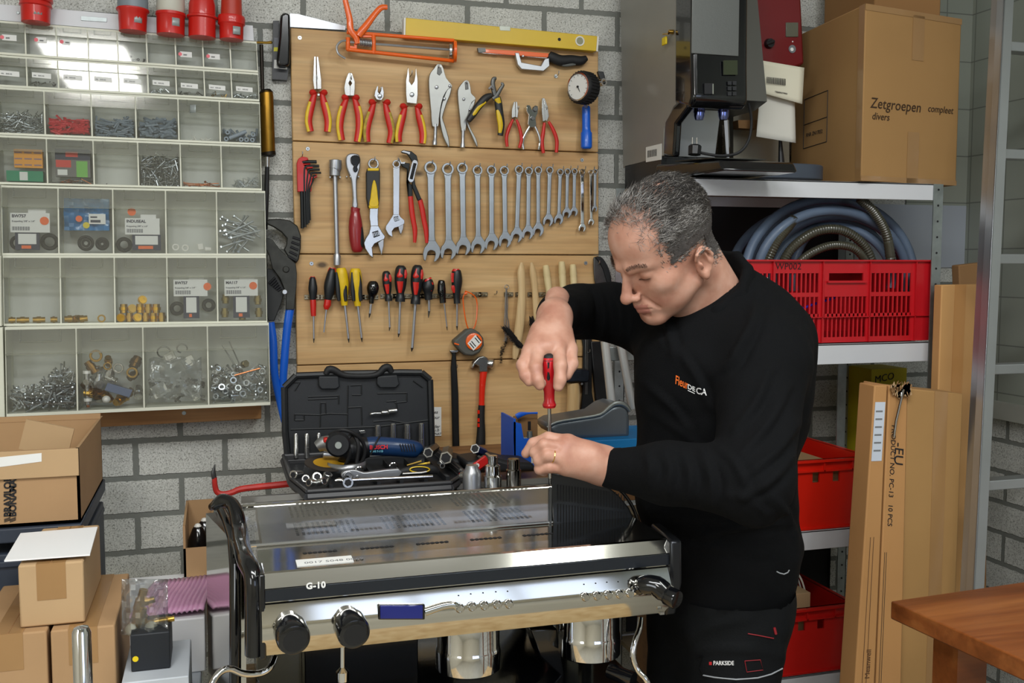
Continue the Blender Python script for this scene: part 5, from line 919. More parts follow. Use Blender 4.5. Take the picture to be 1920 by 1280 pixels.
# lower body
MB().box((xl+.0,1.86,.80),(xr-.02,1.90,zb+.012)).build('back_splash',mm,em); a=W(570,1215,1.80); b=W(782,1200,1.80)
MB().box((a.x,1.79,.80),(b.x,1.855,zb+.004)).build('black_panel',blackgl,em,bevel=.002)
MB().box((xl+.0,1.60,.78),(xr-.01,2.02,.83)).build('drip_base',blackgl,em,bevel=.004)
for px,rp,r2 in((878,59,0),(1105,56,1)):
    p=W(px,1200,1.69); r=rp*sc(px,1200,1.69); top=zb+.015
    k=MB().lathe([(0,r*1.02),(-.03,r),(-.085,r),(-.088,r*1.02),(-.094,r*1.04),(-.125,r*1.04),(-.128,r*.98)],(p.x,1.69,top),(0,0,1),40,0)
    k.build('group_head',chrome,em,angle=30)
p=W(1170,1262,1.62); MB().tube([V((p.x-.02,1.64,p.z)),V((p.x+.01,1.60,p.z-.005))],.014,14).build('group_handle',blackgl,em)
MB().prism([W(995,1180,1.72),W(1045,1178,1.72),W(1060,1275,1.72),W(1012,1230,1.72)],(0,.05,0)).build('black_bracket',blackgl,em,bevel=.003)
MB().tube([W(642,1205,1.66),W(642,1250,1.66)],.0045,12).tube([W(642,1250,1.66),W(642,1258,1.66),W(642,1275,1.66),W(642,1284,1.66)],[.004,.011,.011,.004],16).build('water_spout',chrome,em)
MB().tube(cr([W(515,1231,1.60),W(505,1252,1.585),W(485,1262,1.58),W(455,1262,1.57),W(430,1253,1.56),W(410,1262,1.55),W(396,1285,1.54),W(388,1310,1.54)],5),.0055,12).build('steam_wand',chrome,em)
MB().tube(cr([W(1201,1158,1.62),W(1199,1178,1.61),W(1190,1205,1.60),W(1187,1232,1.595),W(1196,1256,1.59),W(1212,1275,1.58),W(1225,1310,1.58)],5),.0055,12).build('steam_wand',chrome,em)
MB().box((xr-.075,1.78,.8),(xr-.055,1.8,zb+.012)).build('right_post',blackgl,em)
t=thing('machine_table','low table under the espresso machine','table',(.35,1.75,0)); MB().box((xl-.02,1.42,.74),(xr+.02,2.07,.78)).build('table_top',beech,t,bevel=.003)
for x in(xl+.02,xr-.02):
    for y in(1.46,2.03): MB().box((x-.02,y-.02,0),(x+.02,y+.02,.74)).build('leg',galv,t)
# ---------------- workbench with the tool case ----------------
ZB_=ZT; bx0=W(552,900,2.4).x
t=thing('workbench','brown wooden workbench against the wall carrying the open tool case','workbench',(.9,2.4,0)); MB().box((bx0,2.07,ZB_-.062),(1.04,2.64,ZB_-.022)).build('bench_top',woodmat('bench wood',(120,84,50),(140,100,62),(152,112,72),0,1,False),t,bevel=.002)
for x in(bx0+.06,.98):
    for y in(2.12,2.6): MB().box((x-.03,y-.03,0),(x+.03,y+.03,ZB_-.062)).build('leg',MT['bench wood'],t)
cs=mat('case black',(36,38,41),.5,bump=.1,bs=400)
t=thing('tool_case','open black plastic socket case with its lid leaning back against the board','tool case',(W(700,915,2.2).x,2.2,ZB_))
Yl=2.40; CL=lambda *p:[(380+x/4,660+y/4) for x,y in p]
lid=CL((612,262),(700,175),(880,168),(1000,160),(1300,155),(1480,150),(1640,152),(1703,205),(1712,500),(1721,850),(720,862),(640,820),(618,600))
MB().pf(lid,Yl,.035,0).build('lid',cs,t,bevel=.006)
d=MB()
fr=[(lid[i],lid[(i+1)%len(lid)]) for i in range(len(lid))]
for a,b in fr: d.tube([W(*a,Yl)+V((0,-.004,0)),W(*b,Yl)+V((0,-.004,0))],.008,8)
def groove(pts,w=2.6): 
    for a,b in zip(pts,pts[1:]): d.tube([W(*a,Yl-.001),W(*b,Yl-.001)],w*.0007,6)
for L in(((790,335),(1020,325),(1020,390)),((790,355),(1010,345)),((885,380),(920,380),(925,470)),((885,380),(880,560)),((690,465),(870,470),(945,460),(1090,465)),((690,465),(690,510),(760,510),(760,470)),((1090,250),(1085,560)),((1110,250),(1190,245),(1190,320),(1120,320)),((1310,310),(1530,305),(1530,370),(1440,380)),((1380,370),(1450,365),(1460,430)),((1280,520),(1400,510),(1520,530)),((1090,415),(1190,410),(1195,545)),((660,580),(1300,560),(1690,510)),((650,230),(730,225),(690,290)),((1580,215),(1650,265))): groove(CL(*L))
for x,y in((845,690),(945,700)): pass
d.build('lid_ribs',mat('case rib',(24,26,28),.5),t)
for q in(((870,180),(1020,180),(1030,260),(1000,280),(890,280),(868,250)),((1310,180),(1460,170),(1480,240),(1450,270),(1330,270),(1305,240))): MB().pf(CL(*q),Yl-.012,.014,0).build('latch',cs,t,bevel=.003)
for q in(((795,158),(860,150),(862,180),(795,182)),((1455,142),(1522,138),(1524,165),(1455,165))): MB().pf(CL(*q),Yl,.02,0).build('hinge',greypl,t,bevel=.001)
MB().pt(CL((925,165),(945,130),(985,135),(1040,165),(1100,178),(1250,178),(1320,160),(1360,120),(1395,115),(1415,150)),Yl-.01,[5.5,7,7,6,5.6,5.6,6,7,7,5.5],14,0,.9,3).build('handle',blackrub,t)
# base tray of the case
Yf=1.995; bz=ZB_; rz=ZB_+.024
c_=[(558,0),(578,1),(862,1),(866,0)]
x0=W(545,905,2.15).x; x1=W(576,905,Yf).x; x2=W(845,900,Yf).x; x3=W(868,898,2.10).x
out=[(x0,2.13),(x1,Yf),(x2,Yf),(x3,2.08),(x3,2.39),(x0,2.39)]
MB().prism([(x,y,bz) for x,y in out],(0,0,.006)).build('base_tray',cs,t)
w=MB()
for (a,b) in zip(out,out[1:]+out[:1]):
    w.tube([(a[0],a[1],bz+.012),(b[0],b[1],bz+.012)],.008,6,0); w.prism([(a[0],a[1],bz),(b[0],b[1],bz),(b[0],b[1],rz),(a[0],a[1],rz)],(V((sum(p[0] for p in out)/6,2.2,0))-V(((a[0]+b[0])/2,(a[1]+b[1])/2,0))).normalized()*.007)
    w.tube([(a[0],a[1],rz),(b[0],b[1],rz)],.0042,8,0)
w.build('base_rim',mat('rim grey black',(52,52,54),.45),t)
w=MB()
for i in range(7): 
    x=x1+.05+i*.05; w.box((x,2.06+.01*(i%2),bz+.006),(x+.008,2.30,rz-.004))
w.build('tray_divider',cs,t)
# sockets clipped in the lid
def lsock(x,y0,y1,rp,lab,ins=True,Y=Yl-.018):
    b=MB().pt([(x,y0),(x,y0+1.5),(x,(y0*.45+y1*.55)),(x,(y0*.44+y1*.56)),(x,y1)],Y,[rp*.8,rp,rp,rp*1.08,rp*1.08],16); tag(b.build('deep_socket',steel),lab,'socket','deep sockets in the case lid')
for x,y0,y1,r,l in((555,812,858,4,'slim deep socket, leftmost in the case lid'),(575.5,812,858,4.4,'slim deep socket, second from the left in the lid'),(598,811,840,4,'slim deep socket, third from the left in the lid'),(708.5,796,822,5.8,'deep socket above the grinder, first of the right group'),(737,793,822,5.8,'deep socket above the grinder, second of the right group'),(763.5,794.5,823,6.4,'wide deep socket above the grinder, third of the right group'),(790,792.5,846,6,'tall deep socket at the right edge of the lid')): lsock(x,y0,y1,r,l)
b=MB().pt([(694,777),(696,776),(702,774.5),(714,774.5),(716,773),(726,772.5),(728,774),(729,770.5),(744,769)],Yl-.014,[2.2,3.4,2.4,2.4,4.2,4.2,3,4.6,4.6],14); tag(b.build('universal_joint',steel),'small steel universal joint adapter clipped in the upper right of the case lid','socket adapter')
tag(MB().pf([(673,807),(684,806),(686,812),(676,813)],Yl-.02,.012).build('steel_bit',steel,bevel=.001),'tiny steel block clipped in the lid above the grinder cable','bit')
# loose sockets in the tray
zt=ZB_+.012
for x,y,Y,dd,r,l,lab in((557,889,2.13,(-.6,-.8,.15),.0095,.03,'bright socket at the left corner of the tray'),(575,899,2.06,(-.3,-1,.5),.0085,.022,'open-ended socket second from the tray corner'),(592,897,2.05,(.2,-1,.6),.0105,.024,'larger open-ended socket in the middle of the loose ones'),(585,905,2.02,(-.6,-.5,.2),.0085,.02,'white-shining small socket near the front rim'),(601,904,2.02,(.6,-.5,.3),.0085,.02,'second white-shining small socket near the front rim'),(612,898,2.06,(.3,-.3,1),.0095,.026,'upright ribbed socket right of the loose ones')):
    p=W(x,y,Y); b=MB(); d=V(dd).normalized(); b.lathe([(-l/2,r*.8),(0,r),(l/2-.001,r),(l/2,r*.9)],p,d,18).lathe([(0,r*.68),(.0008,r*.68)],p+d*l/2,d,6,1); tag(b.build('loose_socket',[steel,ink]),lab,'socket','loose sockets in the tray')
def tool(name,lab,cat): return None
t2=thing('ratchet','ratchet with black and yellow handle lying across the front of the tray','ratchet',W(700,890,2.07))
MB().pf([(640,890),(645,884),(655,881),(668,881),(682,886),(700,884),(748,879),(749,893),(705,897),(685,896),(668,899),(650,899),(642,896)],2.06,.012,0,2).ring(W(653,891,2.058),(0,-1,0),.010,.006,.003,20).lathe([(0,.004),(.003,.004)],W(670,893,2.06),(0,-1,0),10).build('head',satin,t2,bevel=.002)
MB().pt([(749,887),(760,884),(780,881),(800,880),(815,881),(822,885)],2.07,[7.5,8.5,10,10,8.5,5],16,0,.7,3).pt([(752,886),(760,879),(800,868)],2.072,[2,2.4,2],8,1).build('handle_grip',[blackrub,yelpl],t2)
b=MB(); b.torus(W(787,880,2.055),(0,-1,0),.001,.001,4,4) 
q=[W(787+18.5*math.cos(R(k*15)),880+5.4*math.sin(R(k*15)),2.0605) for k in range(25)]; MB().tube(q,.0014,6).build('yellow_ring',yelpl,t2)
tag(MB().pt([(628,901),(636,900),(648,901),(660,900),(700,898),(811,893)],2.02,[3,4.6,3.4,3.4,3.4,3.4],14).build('extension_bar',chrome),'long chrome extension bar lying along the front rim of the tray','extension bar')
tag(MB().lathe([(-.006,.0105),(.014,.0105)],W(651,902,2.005),(0,-1,0),18).lathe([(.014,.0075),(.0145,.0075)],W(651,902,2.005),(0,-1,0),6,1).build('chrome_socket',[chrome,ink]),'chrome ring socket end-on at the front rim of the tray','socket')
for x,y,r,lab in((674,882,7,'chrome ring behind the ratchet head'),(738,875,7.5,'chrome ring behind the ratchet handle')): tag(MB().torus(W(x,y,2.1),(0,1,0),r*sc(x,y,2.1),.0016,20,6).build('chrome_ring',chrome),lab,'ring')
tag(MB().pt([(755,888),(790,886),(800,884)],2.04,[2,2.4,2],8).build('chrome_rod',steel),'short steel rod lying above the extension bar','rod')
for (x0_,y0_,x1_,y1_,w) in((763,872,790,864,'thin'),(785,872,806,867,'thick')): tag(MB().pt([(x0_,y0_),(x1_,y1_)],2.14,[1.2,2.4 if w=='thick' else 1.6],8).build('yellow_tool',mat('yellow brown',(190,150,30),.4)),f'{w} yellow handle behind the ratchet grip','handle tool')
# angle grinder
gt_=thing('angle_grinder','dark blue angle grinder with a black side handle lying in the open tool case','angle grinder',W(700,880,2.2)); Yg2=2.22
navy=mat('tool navy blue',(14,50,92),.4,coat=.2)
MB().pt([(684,838),(690,836),(705,836),(740,838),(770,841),(785,844),(790,847)],Yg2,[15,17,18,17.5,17,14,6],22,0,.9,3).build('motor_body',navy,gt_)
s=MB()
for i in range(6): s.pt([(750+i*5,832),(754+i*5,846)],Yg2-.0205,[1,1],6,0)
s.build('cooling_slots',ink,gt_)
MB().text('BOSCH',W(693,842,Yg2-.0225),(1,0,-.02),(0,0,1),.0125,0,bold=.0005).build('lettering',mat('logo red',(220,50,60),.5),gt_,smooth=False,recalc=False)
MB().text('GWS 7-115',W(694,848,Yg2-.022),(1,0,-.02),(0,0,1),.006,0,bold=.0002).build('model_lettering',mat('logo light blue',(120,190,210),.5),gt_,smooth=False,recalc=False)
MB().pt([(594,838),(606,832),(625,834),(640,842),(655,846),(668,842),(684,838)],Yg2,[10,15,18,20,20,19,17],20,0,.8,3).build('gear_head',mat('gear head metal',(150,150,148),.4,.8,var=.1),gt_)
MB().pt([(640,842),(655,845),(668,842),(690,838)],Yg2-.004,[23,25,24,19],22,0,.8,3).build('rear_collar',blackpl,gt_)
hp=W(634,832,Yg2-.09); MB().lathe([(-.06,.012),(-.03,.014),(0,.022),(.006,.0265),(.014,.0265),(.020,.022)],hp,(-.1,-1,.05),28,0).lathe([(.020,.0075),(.026,.007)],hp,(-.1,-1,.05),16,1).build('side_handle',[blackpl,mat('grey plug',(150,156,150),.5)],gt_)
MB().pt([(606,852),(640,853)],Yg2,[6,6],14).build('spindle_lock',satin,gt_); MB().pf([(608,822),(616,821),(618,829),(607,830)],Yg2-.03,.02).build('red_button',redpl,gt_,bevel=.002)
pd=W(618,868,Yg2-.01); MB().lathe([(-.0015,.055),(.0015,.055)],pd,(0.05,-.12,1),36,0).lathe([(.0015,.036),(.0022,.036)],pd,(0.05,-.12,1),30,1).build('grinding_disc',[mat('disc brown',(60,52,46),.8),mat('disc yellow',(224,170,40),.5)],gt_)
b=MB(); n=14; cpt=W(640,873,Yg2-.03)
for k in range(n+1):
    q=R(200+k*140/n); 
    for hz in(-.010,.009): b.v.append(tuple(cpt+V((math.cos(q)*.058*.75+.012,math.sin(q)*.058+.02,hz))))
b.f+= [(2*k,2*k+1,2*k+3,2*k+2) for k in range(n)]; b.m+=[0]*n
o=b.build('disc_guard',satin,gt_,recalc=False); o.modifiers.new('s','SOLIDIFY').thickness=.002
MB().tube(cr([W(618,815,Yg2-.03),W(640,806,Yg2-.05),W(662,812,Yg2-.05),W(680,828,Yg2-.04),W(684,850,Yg2-.035),W(676,870,Yg2-.03)],5),.0042,10).tube(cr([W(648,872,Yg2-.05),W(656,850,Yg2-.055),W(652,825,Yg2-.05),W(662,815,Yg2-.04),W(672,835,Yg2-.05),W(668,872,Yg2-.05)],5),.0042,10).tube(cr([W(712,818,Yg2-.03),W(704,832,Yg2-.045),W(695,852,Yg2-.04)],4),.0022,8).build('power_cable',blackrub,gt_)
# sockets and tubes right of the case
def hexsock(x,y,rp,Y,dd,L_,lab,m=darksteel):
    r=rp*sc(x,y,Y); p=W(x,y,Y); d=V(dd).normalized(); b=MB(); b.lathe([(0,r*.98),(-L_,r*.98)],p,d,6,0).ring(p,d,r*1.04,r*.8,.002,6,1).lathe([(.0002,r*.8),(.0004,r*.8)],p,d,6,2)
    tag(b.build('tube_spanner',[m,steel,ink]),lab,'socket','hexagonal tube ends by the case')
hexsock(836,858,12,2.12,(-.25,-1,.1),.16,'large hexagonal tube spanner end pointing at the viewer beside the case')
hexsock(803,848,9.5,2.14,(-.35,-1,.1),.12,'medium hexagonal tube spanner end left of the largest one')
hexsock(891,841,9,2.14,(-.55,-1,.35),.09,'blue-sleeved hexagonal tube end above the red key holder',mat('navy sleeve',(30,50,110),.4))
for x,y,r,w in((824,868,5,'below the largest tube end'),(898,856,3,'left of a pair under the blue tube'),(905,857,4,'middle of three under the blue tube'),(912,852.5,4.4,'right of three under the blue tube')): p=W(x,y,2.12); tag(MB().ring(p,(0,-1,0),r*sc(x,y,2.12),r*.72*sc(x,y,2.12),.03,16).build('small_socket_end',steel),f'small round chrome socket end {w}','socket')
tag(MB().pf([(845,858),(870,862),(905,872),(900,886),(850,886),(838,872)],2.2,.10).build('black_pouch',mat('black pouch',(26,27,30),.6,bump=.3,bs=60),bevel=.008),'crumpled black tool pouch between the case and the standing sockets','pouch')
tag(MB().pf([(872,866),(930,858),(958,866),(1000,868),(1008,884),(880,888)],2.12,.10).build('black_case',mat('black lid',(30,31,34),.5),bevel=.008),'second black tool case lying behind the three standing sockets','case')
t3=thing('red_key_holder','red plastic key holder leaning behind the standing sockets','key holder',W(890,880,2.07)); MB().obox(W(889,877,2.075),(.030,0,.019),(0,.004,0),(-.005,0,.008)).obox(W(904,874,2.085),(.022,0,.016),(0,.003,0),(-.002,0,.004)).build('holder',MT['red holder'],t3,bevel=.002)
k=MB()
for i in range(3): k.lathe([(0,.0045),(.001,.0045)],W(877+i*9,884-i*6,2.0705),(0,-1,0),12)
k.build('white_dots',paper,t3)
tag(MB().pt([(862,880),(868,885),(872,889)],2.05,[4,5,4],8).build('clip_end',steel),'steel clip end at the case corner beside the first socket','clip')
tag(MB().ring(W(868,895,2.04),(.6,-1,.2),.013,.009,.014,18).build('steel_hose_clamp',steel),'bent steel ring clamp leaning at the foot of the first standing socket','clamp')
for x,pr,m,lab in((885,[(917,17),(890,17.5),(885,16),(880,13),(876,11.5),(873,10.8)],satin,'matt wide standing socket, leftmost of three on the machine'),(924,[(915,16.5),(892,17),(889,14.5),(872,14),(869,9),(854,9.4),(853,8.5)],chrome,'tall stepped chrome socket, middle of three on the machine'),(963,[(911,13.8),(876,14.2),(874,11.6),(857,11.8),(855,10.5)],mat('dark chrome',(150,146,140),.1,1),'slim dark chrome socket, rightmost of three on the machine')):
    Y=Zp(x,914,ZT+.013).y; p=W(x,914,Y); s1=sc(x,890,Y); zf=pr[0][0]
    b=MB().lathe([((zf-y)*s1,r*s1) for y,r in pr],(p.x,Y,ZT+.012),(0,0,1),32); tag(b.build('standing_socket',m,angle=30),lab,'socket','sockets standing on the machine')
# ---------------- things behind the hands ----------------
Yb2=2.40; bl=mat('blue carton',(20,96,214),.45); lb=mat('bright blue carton',(24,140,216),.45)
t=thing('blue_open_carton','torn open blue carton holding a metal valve left of the hands','box',W(985,880,Yb2))
MB().pf([(962,790),(977,794),(982,822),(1010,822),(1010,882),(965,882)],Yb2-.14,.004,0).pf([(963,780),(1008,775),(1008,880),(963,880)],Yb2-.03,.004,1).pf([(963,785),(967,785),(967,882),(963,882)],Yb2-.14,.11,0).build('carton',[bl,carddk],t)
MB().pt([(968,781),(976,777),(990,774.5),(1008,774)],Yb2-.05,[5,5,2,2],8,0,.4,3).build('torn_flap',bl,t)
MB().pbox(996,852,1010,868,Yb2-.1412,.0006).build('white_label',paper,t)
t=thing('metal_valve','small grey metal valve standing in the blue carton','valve',W(992,830,Yb2-.08)); MB().pt([(993,830),(993,808)],Yb2-.08,[6.5,5],14).pt([(980,822),(1004,822)],Yb2-.08,[3,3],10).build('body',galv,t); MB().pt([(992.5,806),(992.5,790)],Yb2-.08,[3,3],10).build('stem',ink,t)
a=W(1075,828,2.26); b_=W(1190,824,2.26)
t=thing('blue_tool_carton','bright blue printed carton lying under the grey bowl','box',((a.x+b_.x)/2,2.26,ZB_)); zc=a.z
MB().box((a.x,2.26,ZB_),(b_.x+.12,2.45,zc)).build('carton',lb,t,bevel=.002)
MB().text('SILVERLINE',W(1129,853,2.2592),(1,0,.03),(0,0,1),.0165,0,bold=.0008).text('Air Wrench   mm',W(1150,863,2.2592),(1,0,.03),(0,0,1),.0085,0).build('lettering',paper,t,smooth=False,recalc=False)
zc2=zc+.002
t=thing('grey_bowl','grey metal drain pan with a pouring lip on top of the blue carton','pan',W(1110,825,2.33)); pan=mat('grey pan enamel',(104,112,120),.3,.3,var=.1,vs=8)
MB().pf([(1028,800),(1045,790),(1090,783),(1125,777),(1145,762),(1160,757),(1180,760),(1182,790),(1182,822),(1120,824),(1060,824),(1040,815)],2.30,.12,0).build('pan_body',pan,t,bevel=.012,seg=3)
MB().pt([(1026,801),(1045,791),(1090,783.5),(1125,777),(1142,764),(1152,757),(1165,756),(1175,762),(1181,770)],2.30,[2.4,2.6,2.6,3,4.4,5,5,4.6,3.6],10,0,1,3).build('rolled_rim',galv,t)
t=thing('step_stool','white tubular legs of a folded stool behind the pan','stool',W(1155,760,2.5)); ws=mat('pale aluminium',(200,200,196),.35,.3)
MB().pt([(1134,640),(1147,760)],2.5,[8,8],16).build('leg',ws,t); MB().pt([(1163,640),(1186,765)],2.52,[8,8],16).build('leg',ws,t); MB().pbox(1140,650,1200,676,2.54,.01).build('step',galv,t,bevel=.002)
tag(MB().pf([(1108,640),(1135,640),(1150,770),(1120,775)],2.66,.015).build('black_panel_strip',blackpl,bevel=.002),'dark panel edge between the board and the white stool legs','panel')
# ---------------- coffee brewer, grinder and cartons on the shelf ----------------
YS=2.25   # front plane of the shelf
def beamz(px,py): return W(px,py,YS).z
sx0=W(1284,340,YS).x; sx1=W(1762,350,YS).x
z1t=W(1500,338,YS).z; z1b=W(1500,370,YS).z; z2t=W(1640,643,YS).z; z2b=W(1640,680,YS).z; z3t=W(1560,992,YS).z; z3b=W(1560,1027,YS).z; z4t=W(1540,1262,YS).z
st=thing('storage_shelf','galvanised steel shelving unit with white shelf fronts right of the man','shelf',((sx0+sx1)/2,2.5,0))
wh=mat('white shelf beam',(216,218,222),.4); chip=mat('chipboard shelf',(150,134,108),.8,var=.1)
for zt_,zb_ in((z1t,z1b),(z2t,z2b),(z3t,z3b),(z4t,z4t-.045)):
    b=MB().box((sx0,YS,zb_),(sx1-.02,YS+.006,zt_)).box((sx0,YS,zt_-.004),(sx1-.02,YS+.02,zt_)); b.build('beam',wh,st,bevel=.0008); MB().box((sx0,2.66,zb_),(sx1-.02,2.666,zt_)).build('beam',wh,st)
    MB().box((sx0+.002,YS+.007,zt_-.016),(sx1-.022,2.655,zt_-.002)).build('shelf_board',chip,st)
for x in(sx0-.025,sx1-.02):
    for y in(YS-.002,2.63):
        b=MB().box((x,y,0),(x+.03,y+.0025,z1t)).box((x+.0275,y,0),(x+.03,y+.035,z1t))
        z=z1t-.015
        while z>.25: b.lathe([(0,.003),(.0006,.003)],(x+.015,y-.0003,z),(0,-1,0),8,1); z-=.042
        b.build('upright',[galv,ink],st)
dks=mat('added dark sheet',(26,27,28),.8)  # dark sheets added to darken the shelf gaps behind hoses and crate
for za,zb_ in((z2t+.004,z1b-.0),(z4t+.004,z3b)): MB().box((sx0+.035,2.668,za),(sx1-.02,2.672,zb_)).build('added_dark_sheet',dks,st)
# inner upright seen below the second shelf
p=W(1578,760,2.45); MB().box((p.x-.014,2.45,z3t),(p.x+.014,2.453,z2b+.03)).box((p.x+.011,2.45,z3t),(p.x+.014,2.49,z2b+.03)).build('upright',galv,st)
struct(MB().box((p.x+.02,YW-.006,z1b-.18),(XR,YW,z1b+.02)).build('trim_1',mat('pale wall panel',(176,182,192),.6)))
struct(MB().box((W(1700,300,YW).x,YW-.005,z1b+.02),(XR,YW,ZC)).build('trim_2',MT['glazed wall tile back'] if 'glazed wall tile back' in MT else mat('back tile paint',(96,100,92),.6,var=.06)))
# coffee brewer
XC=W(1167,300,2.66).x; yb0=2.66; 
cf=thing('coffee_brewer','tall stainless coffee brewer with a black front on top of the shelf','coffee machine',(XC+.1,2.4,z1t)); zc0=z1t+.004; ztop=zc0+.72
yfr=lambda px: None
def XY(px,py,X): return Xp(px,py,X)
pf_=XY(1283,200,XC); print('brewer front y',pf_.y)
yF=pf_.y
ss=mat('brushed brewer steel',(158,156,150),.46,.4,var=.05,vs=4)
side=[XY(1168,315,XC),XY(1243,292,XC),XY(1245,240,XC),XY(1262,200,XC),XY(1282,182,XC),XY(1262,-60,XC),XY(1162,-60,XC)]
MB().prism([(XC,p.y,p.z) for p in side],(.012,0,0)).build('side_panel',ss,cf,bevel=.002)
bw=.22
hd=[XY(1285,180,XC),XY(1263,-60,XC)]
y1=hd[0].y; y0=hd[1].y
MB().prism([(XC+.012,side[5].y,side[5].z),(XC+.012,side[4].y,side[4].z),(XC+.012,side[3].y,side[3].z),(XC+.012,2.66,side[3].z),(XC+.012,2.66,side[6].z)],(bw,0,0)).build('housing',mat('brewer housing',(120,120,116),.35,.8),cf)

YF0=side[4].y; XB=XC+.012
def q2(px,py,Y): return W(px,py,Y)
# moulded black head: runs down the front edge, bottom lip at z of (1290..1400,195)
zlip=W(1330,205,YF0-.03).z; XR_=W(1392,120,YF0-.02).x
hp=[(YF0+.055,side[5].z),(YF0-.045,side[5].z),(YF0-.05,zlip+.10),(YF0-.055,zlip+.02),(YF0-.035,zlip),(YF0+.05,zlip+.02)]
MB().prism([(XC-.003,y+.0,z) for y,z in hp],(XR_-XC+.003,0,0)).build('head_frame',blackgl,cf,bevel=.012,seg=4)
fx0=W(1296,100,YF0-.05).x; fx1=W(1384,100,YF0-.05).x; fz0=W(1340,103,YF0-.05).z
MB().box((fx0,YF0-.0525,fz0),(fx1,YF0-.049,side[5].z)).build('front_panel',mat('grey front panel',(112,114,112),.4,.6,bump=.08,bs=300),cf,bevel=.001)
MB().pbox(1357,113,1383,140,YF0-.0585,.004).build('display',mat('olive display',(52,58,40),.2),cf)
MB().pbox(1321,156,1337,176,YF0-.0585,.004,0).pbox(1336,157,1338,176,YF0-.0595,.002,1).build('button',[ink,chrome],cf)
k=MB()
for i in range(3):
    for j in range(2): k.pbox(1365+j*9,152+i*10,1372+j*9,159+i*10,YF0-.0582,.003)
k.build('keypad',mat('keypad black',(28,29,32),.5),cf)
# neck, lower column and drip tray
MB().prism([XY(1283,178,XC-.002),XY(1262,200,XC-.002),XY(1246,228,XC-.002),XY(1243,292,XC-.002),XY(1262,294,XC-.002),XY(1266,232,XC-.002),XY(1290,200,XC-.002)],(.02,0,0)).build('neck_trim',blackgl,cf,bevel=.006)
zl=W(1330,300,2.36).z
MB().prism([(XC+.012,side[3].y+.03,side[3].z),(XR_,side[3].y+.03,side[3].z),(XR_,side[1].y-.0,side[1].z),(XC+.012,side[1].y,side[1].z)],(0,.02,0)).build('splash_plate',mat('pale splash steel',(176,178,180),.35,.6),cf)
MB().pt([(1362,225),(1366,300)],2.36,[5,4],4,0,.8).build('column_edge',blackgl,cf)
for px in(1318,1364): p=W(px,206,YF0+.0); k=MB().lathe([(0,.014),(-.02,.013),(-.03,.010)],p+V((0,.02,.008)),(0,0,1),20); k.lathe([(-.006,.0145),(-.012,.0145)],p+V((0,.02,.008)),(0,0,1),20); k.build('outlet_nozzle',mat('blue chrome',(120,130,190),.12,1),cf)
tz=z1t+.002
MB().prism([(XC-.02,side[1].y+.02,tz),(XC-.02,side[1].y-.0,tz+.042),(XC+.03,2.14,tz+.030),(XC+.03,2.12,tz+.004)],(.20,0,0)).build('drip_tray',blackgl,cf,bevel=.006)
MB().prism([(XC+.03,2.17,tz+.037),(XC+.17,2.17,tz+.037),(XC+.17,2.34,tz+.045),(XC+.01,2.34,tz+.045)],(0,0,.002)).build('drip_grille',mat('grille grey',(66,66,62),.4,.5),cf)
MB().box((XC+.0,2.40,z1t+.001),(XC+.22,2.64,zc0+.06)).build('base',blackpl,cf)
b=MB(); b.prism([XY(1211,276,XC-.0012),XY(1240,269,XC-.0012),XY(1240,299,XC-.0012),XY(1211,304,XC-.0012)],(.001,0,0),0)
for i in range(9): x=1214+i*2; b.prism([XY(x,283-(x-1211)*.2,XC-.0016),XY(x+1.1,283-(x-1211)*.2,XC-.0016),XY(x+1.1,296-(x-1211)*.2,XC-.0016),XY(x,296-(x-1211)*.2,XC-.0016)],(.0003,0,0),1)
b.build('barcode_label',[paper,ink],cf)
k=MB(); p=XY(1262,60,XC-.002); k.lathe([(0,.006),(-.012,.005)],p,(1,0,0),12,0).tube([p+V((-.012,0,0)),p+V((-.014,-.004,-.006)),XY(1243,64,XC-.012)],.0022,6,0); k.build('lock_key',brass,cf)
MB().obox(XY(1246,77,XC-.012),(.0025,0,0),(0,.0125,0),(0,0,.010)).build('key_tag',mat('yellow tag',(236,206,24),.45),cf,bevel=.002)
pl=thing('power_plug','black power plug with pins lying on the drip tray of the brewer','plug',W(1302,290,2.25)); p=W(1302,290,2.25)
MB().lathe([(0,.016),(.02,.017),(.024,.013)],p+V((0,0,-.0)),(.1,.1,1),8).build('plug_body',blackpl,pl)
for dx in(-.006,.006): MB().tube([p+V((dx,0,.022)),p+V((dx,0,.042))],.0018,8).build('pin',steel,pl)
MB().tube(cr([p+V((.012,0,.006)),W(1350,292,2.22),W(1385,286,2.2),W(1404,262,2.2),W(1409,225,2.22),W(1404,195,2.26)],5),.0036,8).build('cord',blackrub,pl)
# red grinder behind
rg=thing('red_grinder','dark red machine with a rotary dial standing behind the black brewer','grinder',W(1445,335,2.5)); YR=2.47; dr=mat('dark red enamel',(112,20,26),.4,coat=.2,var=.05)
MB().pf([(1380,-60),(1500,-60),(1509,120),(1490,128),(1408,140),(1398,160)],YR,.06,0).build('housing',dr,rg,bevel=.008)
MB().pf([(1403,128),(1420,125),(1420,160),(1404,162)],YR+.01,.1).build('lower_edge',mat('deep red',(70,12,16),.5),rg)
MB().pbox(1474,42,1497,69,YR-.003,.004).build('display',mat('grey display',(98,98,84),.3),rg,bevel=.001)
MB().lathe([(0,.014),(.012,.012)],W(1441,82,YR),(0,-1,0),16).tube([W(1437,82,YR-.014),W(1452,77,YR-.018)],.004,8).build('dial_knob',blackpl,rg)
MB().lathe([(0,.011),(.002,.011)],W(1485,92,YR),(0,-1,0),16,0).lathe([(0,.005),(.003,.005)],W(1484,93,YR-.001),(0,-1,0),12,1).lathe([(0,.002),(.001,.002)],W(1486,78,YR),(0,-1,0),8,1).build('push_button',[greypl,paper],rg)
